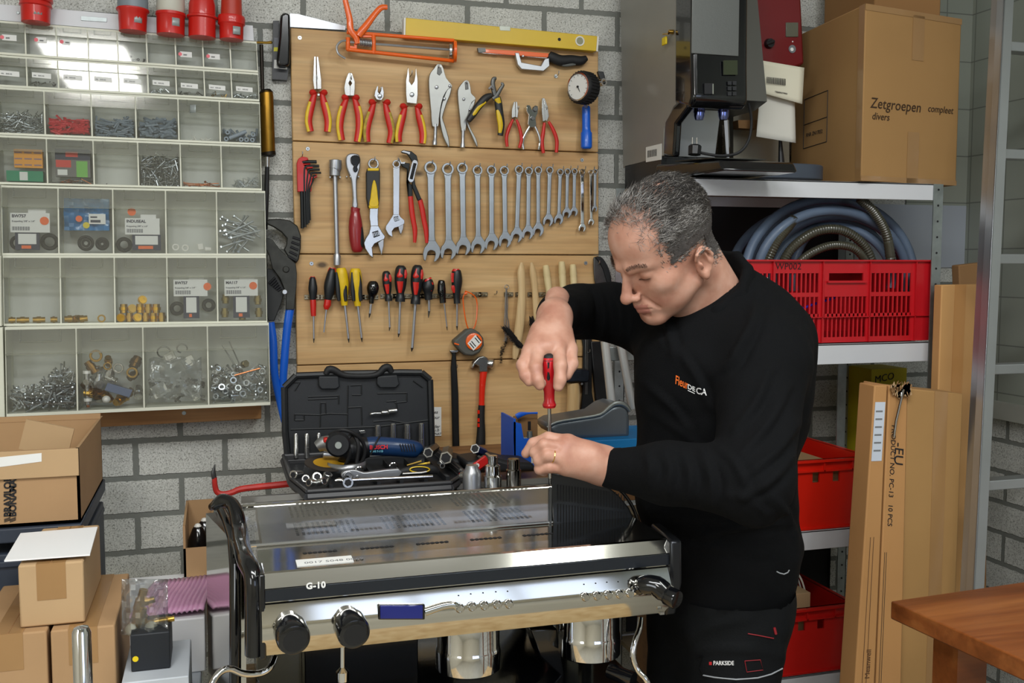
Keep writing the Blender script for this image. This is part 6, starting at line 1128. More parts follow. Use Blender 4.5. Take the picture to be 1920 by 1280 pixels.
MB().lathe([(0,.0035),(.003,.0035)],W(1398,78,YR),(0,-1,0),10).build('screw',chrome,rg)
b=MB().pf([(1390,-30),(1401,-30),(1401,50),(1392,50)],YR-.004,.003,0)
for i in range(14): b.pbox(1393,-2+i*3.4,1400,-.4+i*3.4,YR-.0045,.001,1)
b.build('barcode_label',[paper,ink],rg)
MB().pf([(1375,190),(1480,190),(1480,325),(1375,325)],YR+.065,.05).build('steel_base',mat('dull base steel',(150,146,132),.4,.6),rg); MB().box((W(1388,300,YR).x,YR-.02,z1t+.001),(W(1540,300,YR).x,YR+.11,z1t+.012)).build('foot',mat('grey foot',(58,62,70),.5),rg)
MB().pf([(1384,225),(1420,225),(1418,242),(1385,240)],YR+.02,.03).build('bracket',carddk,rg)
MB().pt([(1463,262),(1465,305)],YR,[3,6],10).build('cable_stem',blackpl,rg)
bs=thing('grey_stand','oval blue-grey plastic base lying on the shelf in front of the carton','base',W(1470,335,2.36)); p=W(1470,330,2.42)
b=MB(); w2=W(1543,318,2.34).x; w1=W(1385,318,2.34).x; cxb=(w1+w2)/2; hw=(w2-w1)/2; n=40; prf=[(.0,.92),(.006,1),(.040,1.0),(.043,.97)]
for hh,f in prf:
    for k in range(n): q=2*math.pi*k/n; b.v.append((cxb+hw*f*math.copysign(abs(math.cos(q))**.7,math.cos(q)),2.37+.085*f*math.copysign(abs(math.sin(q))**.8,math.sin(q)),z1t+.004+hh))
b.f+=[(i*n+k,i*n+(k+1)%n,(i+1)*n+(k+1)%n,(i+1)*n+k) for i in range(3) for k in range(n)]+[list(range(n)),list(range(3*n,4*n))]; b.m+=[0]*(3*n+2)
b.build('base_plate',mat('blue grey base',(66,74,86),.4),bs,bevel=.001)
for dx in(-.05,.05): MB().box((cxb+dx-.02,2.35,z1t),(cxb+dx+.02,2.39,z1t+.005)).build('foot',blackrub,bs)
# papers taped to the grinder
def sheet(name,label,px,Y,m,extra=None,curl=.006):
    b=MB(); n=8; (a,b1,c,d)=px; g=[]
    for j in range(n+1):
        for i in range(n+1):
            u,v=i/n,j/n; x=(a[0]*(1-u)+b1[0]*u)*(1-v)+(d[0]*(1-u)+c[0]*u)*v; y=(a[1]*(1-u)+b1[1]*u)*(1-v)+(d[1]*(1-u)+c[1]*u)*v
            g.append(W(x,y,Y+curl*math.sin(v*3+u*2)))
    b.add(g,[(j*(n+1)+i,j*(n+1)+i+1,(j+1)*(n+1)+i+1,(j+1)*(n+1)+i) for i in range(n) for j in range(n)])
    if extra: extra(b)
    o=b.build(name,m,recalc=False); o.modifiers.new('s','SOLIDIFY').thickness=.0005; return tag(o,label,'paper')
crm=mat('cream paper',(226,222,200),.8)
def bc(b):
    for i in range(15): b.pf([(1438+i*2.4,144+i*.25),(1439.3+i*2.4,144+i*.25),(1439.3+i*2.4,156+i*.3),(1438+i*2.4,156+i*.3)],2.40,.0004,1)
    b.text('T0060942TMNX',W(1453,173,2.4005),(1,0,-.1),(0,0,1),.0055,1,.0001)
sheet('paper_sheet','cream barcode sheet taped low on the dark red machine, the upper of two',[(1426,113),(1508,127),(1504,195),(1428,174)],2.405,[crm,ink],bc,.003)
sheet('paper_sheet','torn cream sheet hanging below the barcode sheet',[(1427,150),(1490,190),(1492,268),(1418,256)],2.42,[mat('pale torn paper',(218,216,206),.85)],None,.004)
# large carton
YZ=W(1614,170,2.2).y
t=thing('large_carton','large brown carton with handwriting on its front, on top of the shelf','box',W(1650,340,2.3)); 
zc1=z1t+.002
e0=W(1614,336,2.235); 
A=V((e0.x,2.235,0)); a_r=W(1793,338,2.30); Bv=V((a_r.x,2.30,0)); Lp=W(1482,325,2.62); Lv=V((Lp.x,2.62,0)); zt_=W(1616,6,2.235).z
Cb=Lv+(Bv-A)
MB().prism([(A.x,A.y,zc1),(Bv.x,Bv.y,zc1),(Cb.x,Cb.y,zc1),(Lv.x,Lv.y,zc1)],(0,0,zt_-zc1)).build('carton',mat('carton ochre',(170,130,80),.8,var=.05,vs=4,bump=.1,bs=60),t,bevel=.004)
fx=(Bv-A).normalized(); fn=V((fx.y,-fx.x,0)); lx=(A-Lv).normalized(); ln=V((lx.y,-lx.x,0))
if ln.x>0: ln=-ln
if fn.y>0: fn=-fn
def F(u,z,d=.0008): p=A+(Bv-A)*u+fn*d; return V((p.x,p.y,zc1+(zt_-zc1)*z))
def G(u,z,d=.0008): p=Lv+(A-Lv)*u+ln*d; return V((p.x,p.y,zc1+(zt_-zc1)*z))
k=MB()
for u0,u1,z0,z1 in((.48,.60,.72,.98),(.46,.58,.0,.30)): k.prism([F(u0,z0),F(u1,z0),F(u1,z1),F(u0,z1)],fn*.0004)
for z0,z1 in((.965,1.0),(.0,.03)): k.prism([F(0,z0),F(1,z0),F(1,z1),F(0,z1)],fn*.0004)
k.prism([G(.93,.0),G(1,.0),G(1,1),G(.93,1)],ln*.0004); k.build('packing_tape',tape,t)
k=MB().text('Zetgroepen',F(.07,.42,.0012),fx,(0,0,1),.038,0,.0003,.15,space=1.02).text('compleet',F(.66,.43,.0012),fx,(0,0,1),.026,0,.0003,.2).text('divers',F(.09,.355,.0012),fx,(0,0,1),.026,0,.0003,.15); k.build('handwriting',mat('marker brown',(60,40,24),.6),t,smooth=False,recalc=False)
k=MB()
def ln_(a,b): k.tube([a,b],.0011,4)
ln_(G(.2,.57),G(.54,.58)); ln_(G(.54,.58),G(.54,.27)); ln_(G(.54,.27),G(.2,.26)); ln_(G(.2,.41),G(.54,.42)); ln_(G(.2,.57),G(.2,.26)); k.text('RNR ZN17032',G(.24,.33,.0012),lx,(0,0,1),.015,0,.0002); k.build('printed_box',ink,t,smooth=False)
tc_=MB().prism([W(1556,-60,2.62),W(1797,-60,2.50),W(1797,24,2.50),W(1600,2,2.62),W(1556,24,2.62)],(0,.08,0)); 
bb0=W(1560,20,2.62); tag(MB().prism([(bb0.x,2.42,zt_+.002),(Bv.x-.02,2.36,zt_+.002),(Bv.x-.02,2.66,zt_+.002),(bb0.x,2.66,zt_+.002)],(0,0,.25)).build('cardboard_box',mat('dim carton',(146,106,62),.85),bevel=.003),'second brown carton on top of the handwritten one','box')
# ---------------- crates ----------------
def crate(name,label,x0,x1,yt,yb,Y,dep,red,slots):
    a=W(x0,yt,Y); b=W(x1,yt,Y); zt=(a.z+b.z)/2; z0=(W(x0,yb,Y).z+W(x1,yb,Y).z)/2
    return a.x,b.x,z0,zt
cr_=mat('crate red',(196,24,34),.38,coat=.15,var=.04,vs=4); cr2=mat('crate orange red',(226,34,16),.36,coat=.2,var=.05,vs=4)
# perforated crate on the second shelf
Y=2.19+.075; X0=W(1318,490,Y).x; X1=W(1746,487,Y).x; z0=z2t+.003; zt=W(1580,487,Y).z; H=zt-z0; dp=.36
t=thing('perforated_crate','red perforated crate marked in black pen holding the coiled hoses','crate',((X0+X1)/2,Y+.18,z0))
xs=lambda px: W(px,560,Y).x
k=MB(); th=.004
def bar(x0,x1,za,zb_,y0=0,y1=th): k.box((x0,Y+y0,za),(x1,Y+y1,zb_))
zz=lambda py: W(1560,py,Y).z
bar(X0,X1,zz(512),zt,-.0004); bar(X0,X1,zz(594),zz(588)); bar(X0,X1,z0,zz(632),-.0005);
for a,b in((1318,1328),(1405,1412),(1446,1452),(1535,1545),(1625,1632),(1708,1746)): bar(xs(a),xs(b),z0,zt,-.001,th+.001)
bar(xs(1545),xs(1553),zz(540),zz(508),-.0012); bar(xs(1617),xs(1625),zz(540),zz(508),-.0012); bar(xs(1545),xs(1625),zz(556),zz(526),-.0015,th+.0015)
for (a,b) in((1452,1535),(1632,1708),(1545,1625),(1412,1446),(1328,1405)):
    n=max(3,int((b-a)/7.9)); 
    for i in range(n+1): x=xs(a)+(xs(b)-xs(a))*i/n; bar(x-.0022,x+.0022,z0,zz(512) if a not in(1545,) else zz(554))
    bar(xs(a),xs(b),zz(556),zz(548),-.0008,th-.0004)
k.box((X0,Y-.010,zt-.004),(X1,Y+.006,zt)); 
for a in(1447,1540,1628,1714): k.box((xs(a)-.001,Y-.008,z0),(xs(a)+.001,Y,zt))
k.box((X0,Y-.008,zz(594)-.001),(X1,Y,zz(594)+.001)); k.box((xs(1548),Y-.010,zz(530)),(xs(1620),Y,zz(527)))
k.build('front_wall',cr_,t)
k=MB().box((X0,Y,z0),(X1,Y+dp,z0+.004)).box((X0,Y+dp-.004,z0),(X1,Y+dp,zt-.03)).box((X0,Y+.006,z0),(X0+.004,Y+dp,zt)).box((X1-.004,Y+.006,z0),(X1,Y+dp,zt)); k.build('crate_body',cr_,t)
MB().text('WP002',W(1454,505,Y-.0016),(1,0,0),(0,0,1),.024,0,.0003,.05,space=1.05).build('handwriting',mat('marker dark',(50,10,16),.6),t,smooth=False,recalc=False)
k=MB().pf([(1423,520),(1440,520),(1440,545),(1423,545)],Y-.001,.001,0)
for i in range(8): k.pbox(1427,523+i*2.6,1437,524+i*2.6,Y-.0014,.0005,1)
k.build('barcode_label',[paper,ink],t)
MB().tube([W(1481,588,Y+.03),W(1520,572,Y+.03),W(1565,558,Y+.03)],.0035,8).build('x',ink) if 0 else None
tag(MB().tube([W(1440,600,Y+.03),W(1481,588,Y+.03),W(1520,572,Y+.03),W(1565,558,Y+.03)],.0035,8).build('blue_cable',mat('blue cable',(40,40,190),.4)),'blue cable seen through the slots of the perforated crate','cable')
# hoses
hs=mat('grey blue hose',(92,108,130),.5,coat=.1,var=.06,vs=20); hd_=mat('dark ribbed hose',(66,64,52),.3,coat=.4)
hl=thing('coiled_hose','large coil of grey-blue garden hose piled in the perforated crate','hose',W(1560,560,Y+.16)); cz=z0+.10
for i,(cx_,rw,rh,yy,r0) in enumerate(((1555,158,150,.10,.0135),(1548,148,140,.16,.0135),(1560,140,128,.06,.013),(1570,128,120,.12,.013),(1545,128,112,.19,.013),(1560,112,98,.08,.012),(1520,150,128,.22,.013),(1590,104,118,.2,.013))):
    q=[]; 
    for j in range(33):
        a=R(-12+j*204/32); q.append(W(cx_+rw*math.cos(a),520-rh*math.sin(a)*.98,Y+yy+.03*math.sin(a*1.3+i)))
    MB().tube([p for p in q if p.z>z0+.02],r0,12).build('hose_loop',hs,hl)
rh_=thing('ribbed_hose','dark clear-walled ribbed hose lying over the grey-blue coil','hose',W(1560,545,Y+.05))
def ribbed(pts,r,nm='hose_length'):
    q=cr(pts,8); rr=[r*(1.0 if i%2 else .90) for i in range(len(q))]; 
    q2=cr(pts,22); MB().tube(q2,[r*(1.04 if i%2 else .93) for i in range(len(q2))],12).build(nm,hd_,rh_)
ribbed([W(1434,500,Y+.04),W(1455,455,Y+.03),W(1478,425,Y+.03),W(1490,408,Y+.03)],.013)
ribbed([W(1462,505,Y+.05),W(1485,465,Y+.045),W(1530,434,Y+.04),W(1580,432,Y+.04),W(1620,460,Y+.045),W(1640,505,Y+.05)],.0125)
ribbed([W(1482,510,Y+.035),W(1515,478,Y+.03),W(1560,460,Y+.03),W(1605,468,Y+.03),W(1635,510,Y+.035)],.011)
ribbed([W(1612,372,Y+.03),W(1640,400,Y+.025),W(1662,440,Y+.025),W(1672,500,Y+.03)],.013)
# solid crates
def scrate(label,xa,xb,ytop,ybot,Y,dep,yback,holes,zsup,mt,ml='solid_crate'):
    X1=W(xb,ytop,Y).x; X0=W(xa,ytop,Y).x; zt=W(xb,ytop,Y).z; z0=zsup+.002
    t=thing(ml,label,'crate',((X0+X1)/2,Y+dep/2,z0)); th=.006; k=MB()
    hz0=zt-.062; hz1=zt-.034
    hx=[(W(h-6.5,ytop,Y).x,W(h+6.5,ytop,Y).x) for h in holes]; edges=[X0]+[v for h in hx for v in h]+[X1]
    k.box((X0,Y,z0),(X1,Y+th,hz0)).box((X0,Y,hz1),(X1,Y+th,zt))
    for i in range(0,len(edges),2): k.box((edges[i],Y,hz0),(edges[i+1],Y+th,hz1))
    k.box((X0,Y-.012,zt-.006),(X1+.012,Y+th,zt)).box((X0,Y-.008,zt-.032),(X1+.006,Y,zt-.028)).box((X1-.002,Y-.006,z0),(X1+.002,Y,zt)).box((X0,Y-.006,z0),(X1,Y,z0+.005))
    for xx in(X1-.055,X1-.14): k.box((xx-.0015,Y-.008,zt-.032),(xx+.0015,Y,zt))
    k.build('front_wall',mt,t); k=MB()
    k.box((X0,Y+th,z0),(X1,Y+dep,z0+th)).box((X1-th,Y+th,z0),(X1,Y+dep,zt)).box((X0,Y+th,z0),(X0+th,Y+dep,zt)).box((X0,Y+dep-th,z0),(X1,Y+dep,zt)).box((X1-.004,Y,zt-.006),(X1+.012,Y+dep+.01,zt)).box((X0,Y+dep,zt-.006),(X1,Y+dep+.012,zt)); k.build('crate_body',mt,t); return X0,X1,z0,zt
X0,X1,z0,zt=scrate('bright orange-red crate with flap openings on the third shelf behind the man',1400,1629,855,990,2.17+.09,.34,0,(1491,1531,1569),z3t,cr2)
tag(MB().box((X0+.02,2.29,z0+.01),(X1-.06,2.55,zt-.025)).build('cardboard_box',cardb,bevel=.003),'brown carton filling the orange-red crate','box')
X0,X1,z0,zt=scrate('darker red crate on the lowest shelf holding a carton of white cables',1380,1597,1130,1245,2.17+.09,.34,0,(1504,1540),z4t,mat('crate mid red',(204,30,24),.38,coat=.15,var=.05))  # flat red, slightly darker than the crate above
bxx=W(1516,1110,2.30); tag(MB().box((bxx.x-.22,2.29,z0+.01),(bxx.x,2.50,zt+.03)).build('cardboard_box',cardb2,bevel=.002),'small brown carton of white cables standing in the darker red crate','box')
cb=thing('white_cables','bundle of white cables arching out of the small carton','cables',W(1495,1110,2.38))
for i in range(7): MB().tube(cr([W(1470+i*7,1120,2.33+.02*(i%3)),W(1466+i*6,1085,2.33+.02*(i%3)),W(1462+i*3,1055,2.35),W(1450,1040-i*2,2.38)],5),.0026,7).build('cable',whitepl,cb)
tag(MB().box((W(1634,700,2.52).x,2.52,z3t+.002),(W(1700,700,2.52).x,2.64,z2b-.05),0).text('MCO',W(1640,718,2.519),(1,0,.15),(0,0,1),.03,1).build('yellow_box',[mat('yellow carton',(190,176,20),.6),ink]),'yellow box with black letters standing deep on the third shelf','box')
# ---------------- long cartons on the floor ----------------
YL=2.03
def lean(name,label,quad,Yt_,Yb_,th,m,extra=None,m2=None):
    (a,b,c,d)=quad; A=W(*a,Yt_); B=W(*b,Yt_); Cc=W(*c,Yb_); Dd=W(*d,Yb_)
    # extend down to the floor along the sides
    def dn(p,q): f=p.z/(p.z-q.z); return p+(q-p)*f
    C2=dn(B,Cc); D2=dn(A,Dd); t=thing(name,label,'box',((C2.x+D2.x)/2,C2.y+th/2,0))
    MB().prism([A,B,C2,D2],(0,th,0)).build('carton',m,t,bevel=.003)
    def E(u,v,d=-.001): p=(A*(1-u)+B*u)*(1-v)+(D2*(1-u)+C2*u)*v; return p+V((0,d,0))
    if extra: extra(t,E,(B-A).normalized(),(A-D2).normalized())
    return t
def ex1(t,E,rx,up):
    k=MB().prism([E(.12,.03),E(.88,.03),E(.80,.135),E(.10,.135)],(0,.0008,0),0)
    for i in range(6): v=.045+i*.014; k.prism([E(.2,v,-.0013),E(.7,v,-.0013),E(.7,v+.003,-.0013),E(.2,v+.003,-.0013)],(0,.0003,0),1)
    k.build('shipping_label',[mat('label blue white',(206,214,226),.6),mat('grey ink',(120,122,124),.7)],t)
    k=MB(); 
    for a,b in(((.35,.27),(.35,.55)),((.55,.27),(.55,.55)),((.35,.62),(.35,.95)),((.7,.62),(.7,.95))): k.tube([E(*a),E(*b)],.0007,4)
    k.text('Meanwell',E(.7,.52),up,-rx,.018,0,.0002); k.build('printing',mat('print brown',(90,60,36),.7),t,smooth=False)
cb3=mat('long carton',(190,140,86),.8,var=.05,vs=5); cb4=mat('long carton tan',(172,132,80),.8,var=.06,vs=5)
lean('long_carton','narrow tall carton with a shipping label, front left of the leaning long cartons',[(1640,722),(1664,722),(1640,1280),(1603,1280)],2.00,1.94,.06,cb3,ex1)
def ex2(t,E,rx,up):
    k=MB().text('-EU',E(.42,.10),-up,rx,.036,0,.0003).text('PRODUCT NO. PC-13   10 PCS',E(.22,.07),-up,rx,.018,0,.0003); 
    for a,b in(((.12,.3),(.07,.95)),((.2,.3),(.15,.95))): k.tube([E(*a),E(*b)],.0006,4)
    k.build('printing',ink,t,smooth=False)
lean('long_carton','tall torn carton with black lettering and a ripped top, second of the leaning cartons',[(1667,722),(1702,728),(1690,1280),(1643,1280)],2.01,1.95,.10,cb3,ex2)
def ex3(t,E,rx,up):
    k=MB().prism([E(.48,0),E(.72,0),E(.72,1),E(.48,1)],(0,.0006,0)); k.build('packing_tape',tape,t)
lean('long_carton','wide tan long carton with vertical brown tape, third of the leaning cartons',[(1702,728),(1806,738),(1786,1280),(1688,1280)],2.02,1.97,.10,cb4,ex3)
lean('long_carton','tallest cardboard slab behind the tan carton, reaching the crate height',[(1766,534),(1848,532),(1818,1280),(1740,1280)],2.19,2.09,.03,mat('long carton pale',(198,150,94),.8,var=.05,vs=5),lambda t,E,rx,up: MB().prism([E(.3,0),E(.55,0),E(.5,1),E(.25,1)],(0,.0006,0)).build('packing_tape',mat('pale tape',(188,136,80),.35),t))
lean('torn_carton','torn brown cardboard top sticking up behind the tallest slab',[(1798,497),(1850,491),(1850,560),(1800,560)],2.30,2.298,.03,carddk)
b=MB(); random.seed(6)
for i in range(40):
    p=W(1672+random.uniform(0,34),726+random.uniform(-4,16),2.0); b.obox(p,V((random.uniform(-.008,.008),0,random.uniform(-.006,.006))),(0,.0008,0),V((random.uniform(-.004,.004),0,random.uniform(.003,.009))),random.randrange(2))
o=b.build('torn_edge',[cardb2,carddk]); tag(o,'ragged torn edge of cardboard at the top of the second long carton','cardboard',None,'stuff')
MBk=MB().tube([W(1688,742,1.99),W(1694,730,1.99),W(1680,790,1.985),W(1676,820,1.985)],.003,6)
tag(MBk.build('foil_strip',mat('silver foil',(170,170,170),.15,1)),'crinkled silver tape strip at the ripped top of the second long carton','tape')
# ---------------- ladder ----------------
al=mat('ladder aluminium',(186,190,194),.32,.85,var=.05,vs=6)
t=thing('ladder','aluminium ladder leaning at the right edge beside the cartons','ladder',W(1850,1200,1.9)*1.0)
def dn(p,q): f=p.z/(p.z-q.z); return p+(q-p)*f
YLa=2.0
P1=W(1885,-40,2.12); P2=W(1826,1100,1.88); P2=dn(P1,P2); w_=.062
MB().prism([P1,P1+V((.030,0,0)),P2+V((.030,0,0)),P2],(0,.004,0)).prism([P1+V((.026,.004,0)),P1+V((.030,.004,0)),P2+V((.030,.004,0)),P2+V((.026,.004,0))],(0,.07,0)).prism([P1,P1+V((.004,0,0)),P2+V((.004,0,0)),P2],(0,.025,0)).build('stile',al,t,bevel=.0008)
MB().prism([P1+V((.33,0,0)),P1+V((.36,0,0)),P2+V((.36,0,0)),P2+V((.33,0,0))],(0,.07,0)).build('stile',al,t)
for py in(280,485,691,897,1102,60):
    p=W(1880,py,1.99); f=(P1.z-p.z)/(P1.z-P2.z); c=P1+(P2-P1)*f; MB().box((c.x+.03,c.y+.015,c.z-.012),(c.x+.33,c.y+.055,c.z+.012)).build('rung',al,t,bevel=.002)
# ---------------- wooden table at the lower right ----------------
zT=W(1675,1128,1.45).z
tt=thing('wooden_table','worn brown wooden table corner at the lower right of the picture','table',(1.3,1.2,0)); tw=woodmat('worn table wood',(104,54,22),(134,74,34),(160,98,50),0,.9,False,.35)
c0=Zp(1670,1126,zT); c1=Zp(1920,1237,zT); c2=Zp(1920,1090,zT)
d1=(c1-c0).normalized(); d2=(c2-c0).normalized(); th_=c0.z-W(1668,1160,c0.y).z
MB().prism([c0,c0+d1*.9,c0+d1*.9+d2*.9,c0+d2*.9],(0,0,-th_)).build('table_top',tw,tt,bevel=.003)
for (a,b) in((.08,.08),(.82,.08),(.82,.82)): p=c0+d1*a+d2*b; MB().box((p.x-.03,p.y-.03,0),(p.x+.03,p.y+.03,zT-th_)).build('leg',tw,tt)
# ---------------- distance-field modelling for the man ----------------
class SDF:
    def __init__(s,lo,hi,h):
        s.lo=np.array(lo,float); s.h=h; s.n=np.ceil((np.array(hi)-s.lo)/h).astype(int)+1
        s.F=np.full(s.n,.06,np.float32); s.ax=[s.lo[i]+h*np.arange(s.n[i]) for i in range(3)]
    def reg(s,c0,c1,pad):
        a=np.clip(np.floor((np.minimum(c0,c1)-pad-s.lo)/s.h).astype(int),0,s.n-1); b=np.clip(np.ceil((np.maximum(c0,c1)+pad-s.lo)/s.h).astype(int)+1,1,s.n)
        sl=tuple(slice(a[i],b[i]) for i in range(3)); P=np.meshgrid(*[s.ax[i][sl[i]] for i in range(3)],indexing='ij'); return sl,P
    def put(s,sl,d,k,sub):
        F=s.F[sl]
        if sub: h=np.clip(.5-.5*(F+d)/k,0,1); s.F[sl]=F*(1-h)-d*h+k*h*(1-h)
        else: h=np.clip(.5+.5*(d-F)/k,0,1); s.F[sl]=d*(1-h)+F*h-k*h*(1-h)
    def cone(s,a,b,ra,rb,k=.01,sub=False,flat=None):
        a,b=np.array(a,float),np.array(b,float); sl,P=s.reg(a,b,max(ra,rb)+k*2+.02)
        v=b-a; L=max((v*v).sum(),1e-9); q=[P[i]-a[i] for i in range(3)]; t=np.clip((q[0]*v[0]+q[1]*v[1]+q[2]*v[2])/L,0,1)
        d=np.sqrt(sum((q[i]-t*v[i])**2 for i in range(3)))-(ra+(rb-ra)*t); s.put(sl,d.astype(np.float32),k,sub); return s
    def ell(s,c,r,k=.01,sub=False,M=None):
        c=np.array(c,float); r=np.array(r,float); m=max(r); sl,P=s.reg(c-m,c+m,k*2+.02)
        q=[P[i]-c[i] for i in range(3)]
        if M is not None: q=[sum(M[i][j]*q[j] for j in range(3)) for i in range(3)]
        k0=np.sqrt(sum((q[i]/r[i])**2 for i in range(3))); k1=np.sqrt(sum((q[i]/r[i]**2)**2 for i in range(3)))+1e-9
        s.put(sl,(k0*(k0-1)/k1).astype(np.float32),k,sub); return s
    def mesh(s):
        F=s.F; S=F<0; n=s.n
        c=S[:-1,:-1,:-1].astype(int); cnt=c.copy()*0; 
        for i in(0,1):
            for j in(0,1):
                for k in(0,1): cnt+=S[i:n[0]-1+i,j:n[1]-1+j,k:n[2]-1+k]
        act=(cnt>0)&(cnt<8); idx=-np.ones(act.shape,int); ids=np.argwhere(act); idx[act]=np.arange(len(ids))
        acc=np.zeros((len(ids),3)); w=np.zeros(len(ids)); I,J,K=ids.T
        for ax in range(3):
            o=[(a,b) for a in(0,1) for b in(0,1)]
            for a,b in o:
                p=[0,0,0]; oth=[x for x in range(3) if x!=ax]; p[oth[0]]=a; p[oth[1]]=b; q=list(p); q[ax]=1
                f0=F[I+p[0],J+p[1],K+p[2]]; f1=F[I+q[0],J+q[1],K+q[2]]; m=(f0<0)!=(f1<0); t=np.where(m,f0/(f0-f1+1e-12),0)
                pos=np.array(p)[None,:]+np.zeros((len(ids),3)); pos[:,ax]+=t; acc+=pos*m[:,None]; w+=m
        vs=(ids+acc/w[:,None])*s.h+s.lo; fs=[]
        for ax in range(3):
            oth=[x for x in range(3) if x!=ax]; sh=[slice(None)]*3; s0=list(sh); s1=list(sh); s0[ax]=slice(0,-1); s1[ax]=slice(1,None)
            m=(S[tuple(s0)]!=S[tuple(s1)]); e=np.argwhere(m); e=e[(e[:,oth[0]]>0)&(e[:,oth[1]]>0)&(e[:,oth[0]]<n[oth[0]]-1)&(e[:,oth[1]]<n[oth[1]]-1)]
            def g(da,db): q=e.copy(); q[:,oth[0]]-=da; q[:,oth[1]]-=db; return idx[q[:,0],q[:,1],q[:,2]]
            f=np.stack([g(1,1),g(0,1),g(0,0),g(1,0)],1); ins=S[e[:,0],e[:,1],e[:,2]]; flip=(~ins) if ax!=1 else ins
            f[flip]=f[flip][:,::-1]; fs.append(f)
        fs=np.concatenate(fs); fs=fs[(fs>=0).all(1)]
        return vs,fs
def smoothv(vs,fs,it=2,lam=.5):
    e=np.concatenate([fs[:,[0,1]],fs[:,[1,2]],fs[:,[2,3]],fs[:,[3,0]]]); e=np.concatenate([e,e[:,::-1]]); n=len(vs); deg=np.bincount(e[:,0],minlength=n).astype(float)
    for _ in range(it):
        a=np.stack([np.bincount(e[:,0],weights=vs[e[:,1],i],minlength=n) for i in range(3)],1)/np.maximum(deg,1)[:,None]; vs=vs+(a-vs)*lam
    return vs
def put(b,vs,fs,m=0): b.add([tuple(v) for v in vs],[tuple(int(i) for i in f) for f in fs],m); return b
A_=lambda px,py,d: np.array(D(px,py,d))
# head frame
ph,ps,rl=R(37),R(24),R(17); cr3,cu3,ct3=[np.array(q) for q in(CR,CU,-CF)]
Fh=-math.cos(ph)*math.cos(ps)*cr3-math.sin(ph)*cu3+math.cos(ph)*math.sin(ps)*ct3
Uh=-math.sin(ph)*math.cos(ps)*cr3+math.cos(ph)*cu3+math.sin(ph)*math.sin(ps)*ct3
Lh=math.sin(ps)*cr3+math.cos(ps)*ct3; Uh,Lh=Uh*math.cos(rl)+Lh*math.sin(rl),Lh*math.cos(rl)-Uh*math.sin(rl)
H0=A_(1245,459,1.83); HM=np.stack([Lh,Fh,Uh],1)      # local (l,f,u) -> world
toW=lambda q: H0+np.asarray(q)@HM.T
toL=lambda p: (np.asarray(p)-H0)@HM
per_base=A_(1360,1100,1.95)
# ---- head (local frame) ----
S=SDF((-.105,-.14,-.19),(.115,.14,.145),.0024)
S.ell((0,-.014,.035),(.0745,.097,.087),.01).ell((0,.030,-.025),(.060,.068,.084),.03).ell((0,.040,.045),(.060,.057,.058),.02)
for s in(-1,1):
    S.cone((s*.053,.004,-.066),(s*.018,.076,-.102),.018,.015,.028); S.ell((s*.044,.054,-.030),(.020,.024,.020),.02)
    S.cone((s*.040,.068,.018),(s*.012,.092,.017),.010,.011,.012)
    S.ell((s*.030,.045,-.066),(.026,.036,.030),.02)
S.ell((0,.083,-.102),(.020,.017,.017),.018).ell((0,.085,-.070),(.026,.020,.022),.015)
for s in(-1,1): S.ell((s*.033,.098,-.001),(.017,.016,.012),.010,True)
for s in(-1,1):
    S.ell((s*.031,.0765,-.002),(.0145,.0130,.0125),.004); S.cone((s*.044,.074,.0005),(s*.018,.087,-.0035),.0035,.0035,.003); S.cone((s*.044,.071,-.010),(s*.020,.083,-.013),.004,.004,.006)
    S.cone((s*.040,.078,.018),(s*.016,.098,.014),.006,.006,.008)
S.cone((0,.094,.008),(0,.116,-.034),.0075,.010,.008).ell((0,.1185,-.038),(.0115,.0115,.0105),.006)
for s in(-1,1): S.ell((s*.0125,.105,-.0425),(.0078,.0100,.0075),.005); S.cone((s*.017,.098,-.044),(s*.034,.082,-.074),.0022,.002,.006,True); S.ell((s*.0065,.112,-.0505),(.0035,.0048,.0035),.002,True)
S.cone((0,.103,-.052),(0,.104,-.060),.006,.006,.006)
for s in(-1,1): S.cone((0,.1045,-.0645),(s*.022,.092,-.069),.0046,.0022,.004); S.cone((0,.1020,-.0760),(s*.019,.091,-.074),.0054,.0026,.004); S.cone((0,.111,-.0705),(s*.025,.094,-.0718),.0016,.0014,.0015,True)
S.cone((-.012,.096,-.087),(.012,.096,-.087),.0022,.0022,.008,True)
for i,u in enumerate((.040,.052,.063)): S.cone((-.034,.081-.006*i,u),(.034,.081-.006*i,u),.0012,.0012,.004,True) ; 
for s in(-1,1):
    ca,sa=math.cos(R(14)),math.sin(R(14)); M=[[1,0,0],[0,ca,sa],[0,-sa,ca]]
    ex=s*.077; eo=-.015; S.ell((ex,-.012,-.016+eo),(.0095,.0175,.031),.006,False,M); S.ell((ex+s*.008,-.008,-.014+eo),(.006,.0095,.018),.003,True,M)
    rim=[(ex+s*.004,.003,-.002),(ex+s*.009,.000,.010),(ex+s*.011,-.012,.015),(ex+s*.012,-.024,.008),(ex+s*.012,-.029,-.006),(ex+s*.010,-.026,-.020),(ex+s*.006,-.018,-.034),(ex+s*.004,-.009,-.041)]
    rim=[(x_,y_+.002,z_+eo) for x_,y_,z_ in rim]
    for a,b in zip(rim,rim[1:]): S.cone(a,b,.0032,.0034,.003)
    S.ell((ex+s*.004,-.006,-.041+eo),(.0055,.0075,.0085),.004); S.cone((ex+s*.007,-.001,-.012+eo),(ex+s*.007,-.002,-.020+eo),.0035,.003,.003); S.cone((ex+s*.008,-.016,.003+eo),(ex+s*.009,-.019,-.018+eo),.0022,.0022,.003)
nb=toL(A_(1338,562,1.93)); nkt=np.array((0,-.040,-.045)); S.cone(nkt,nb,.056,.060,.02); S.cone((.052,-.03,-.05),nb+np.array((.02,.03,.01)),.010,.012,.02)
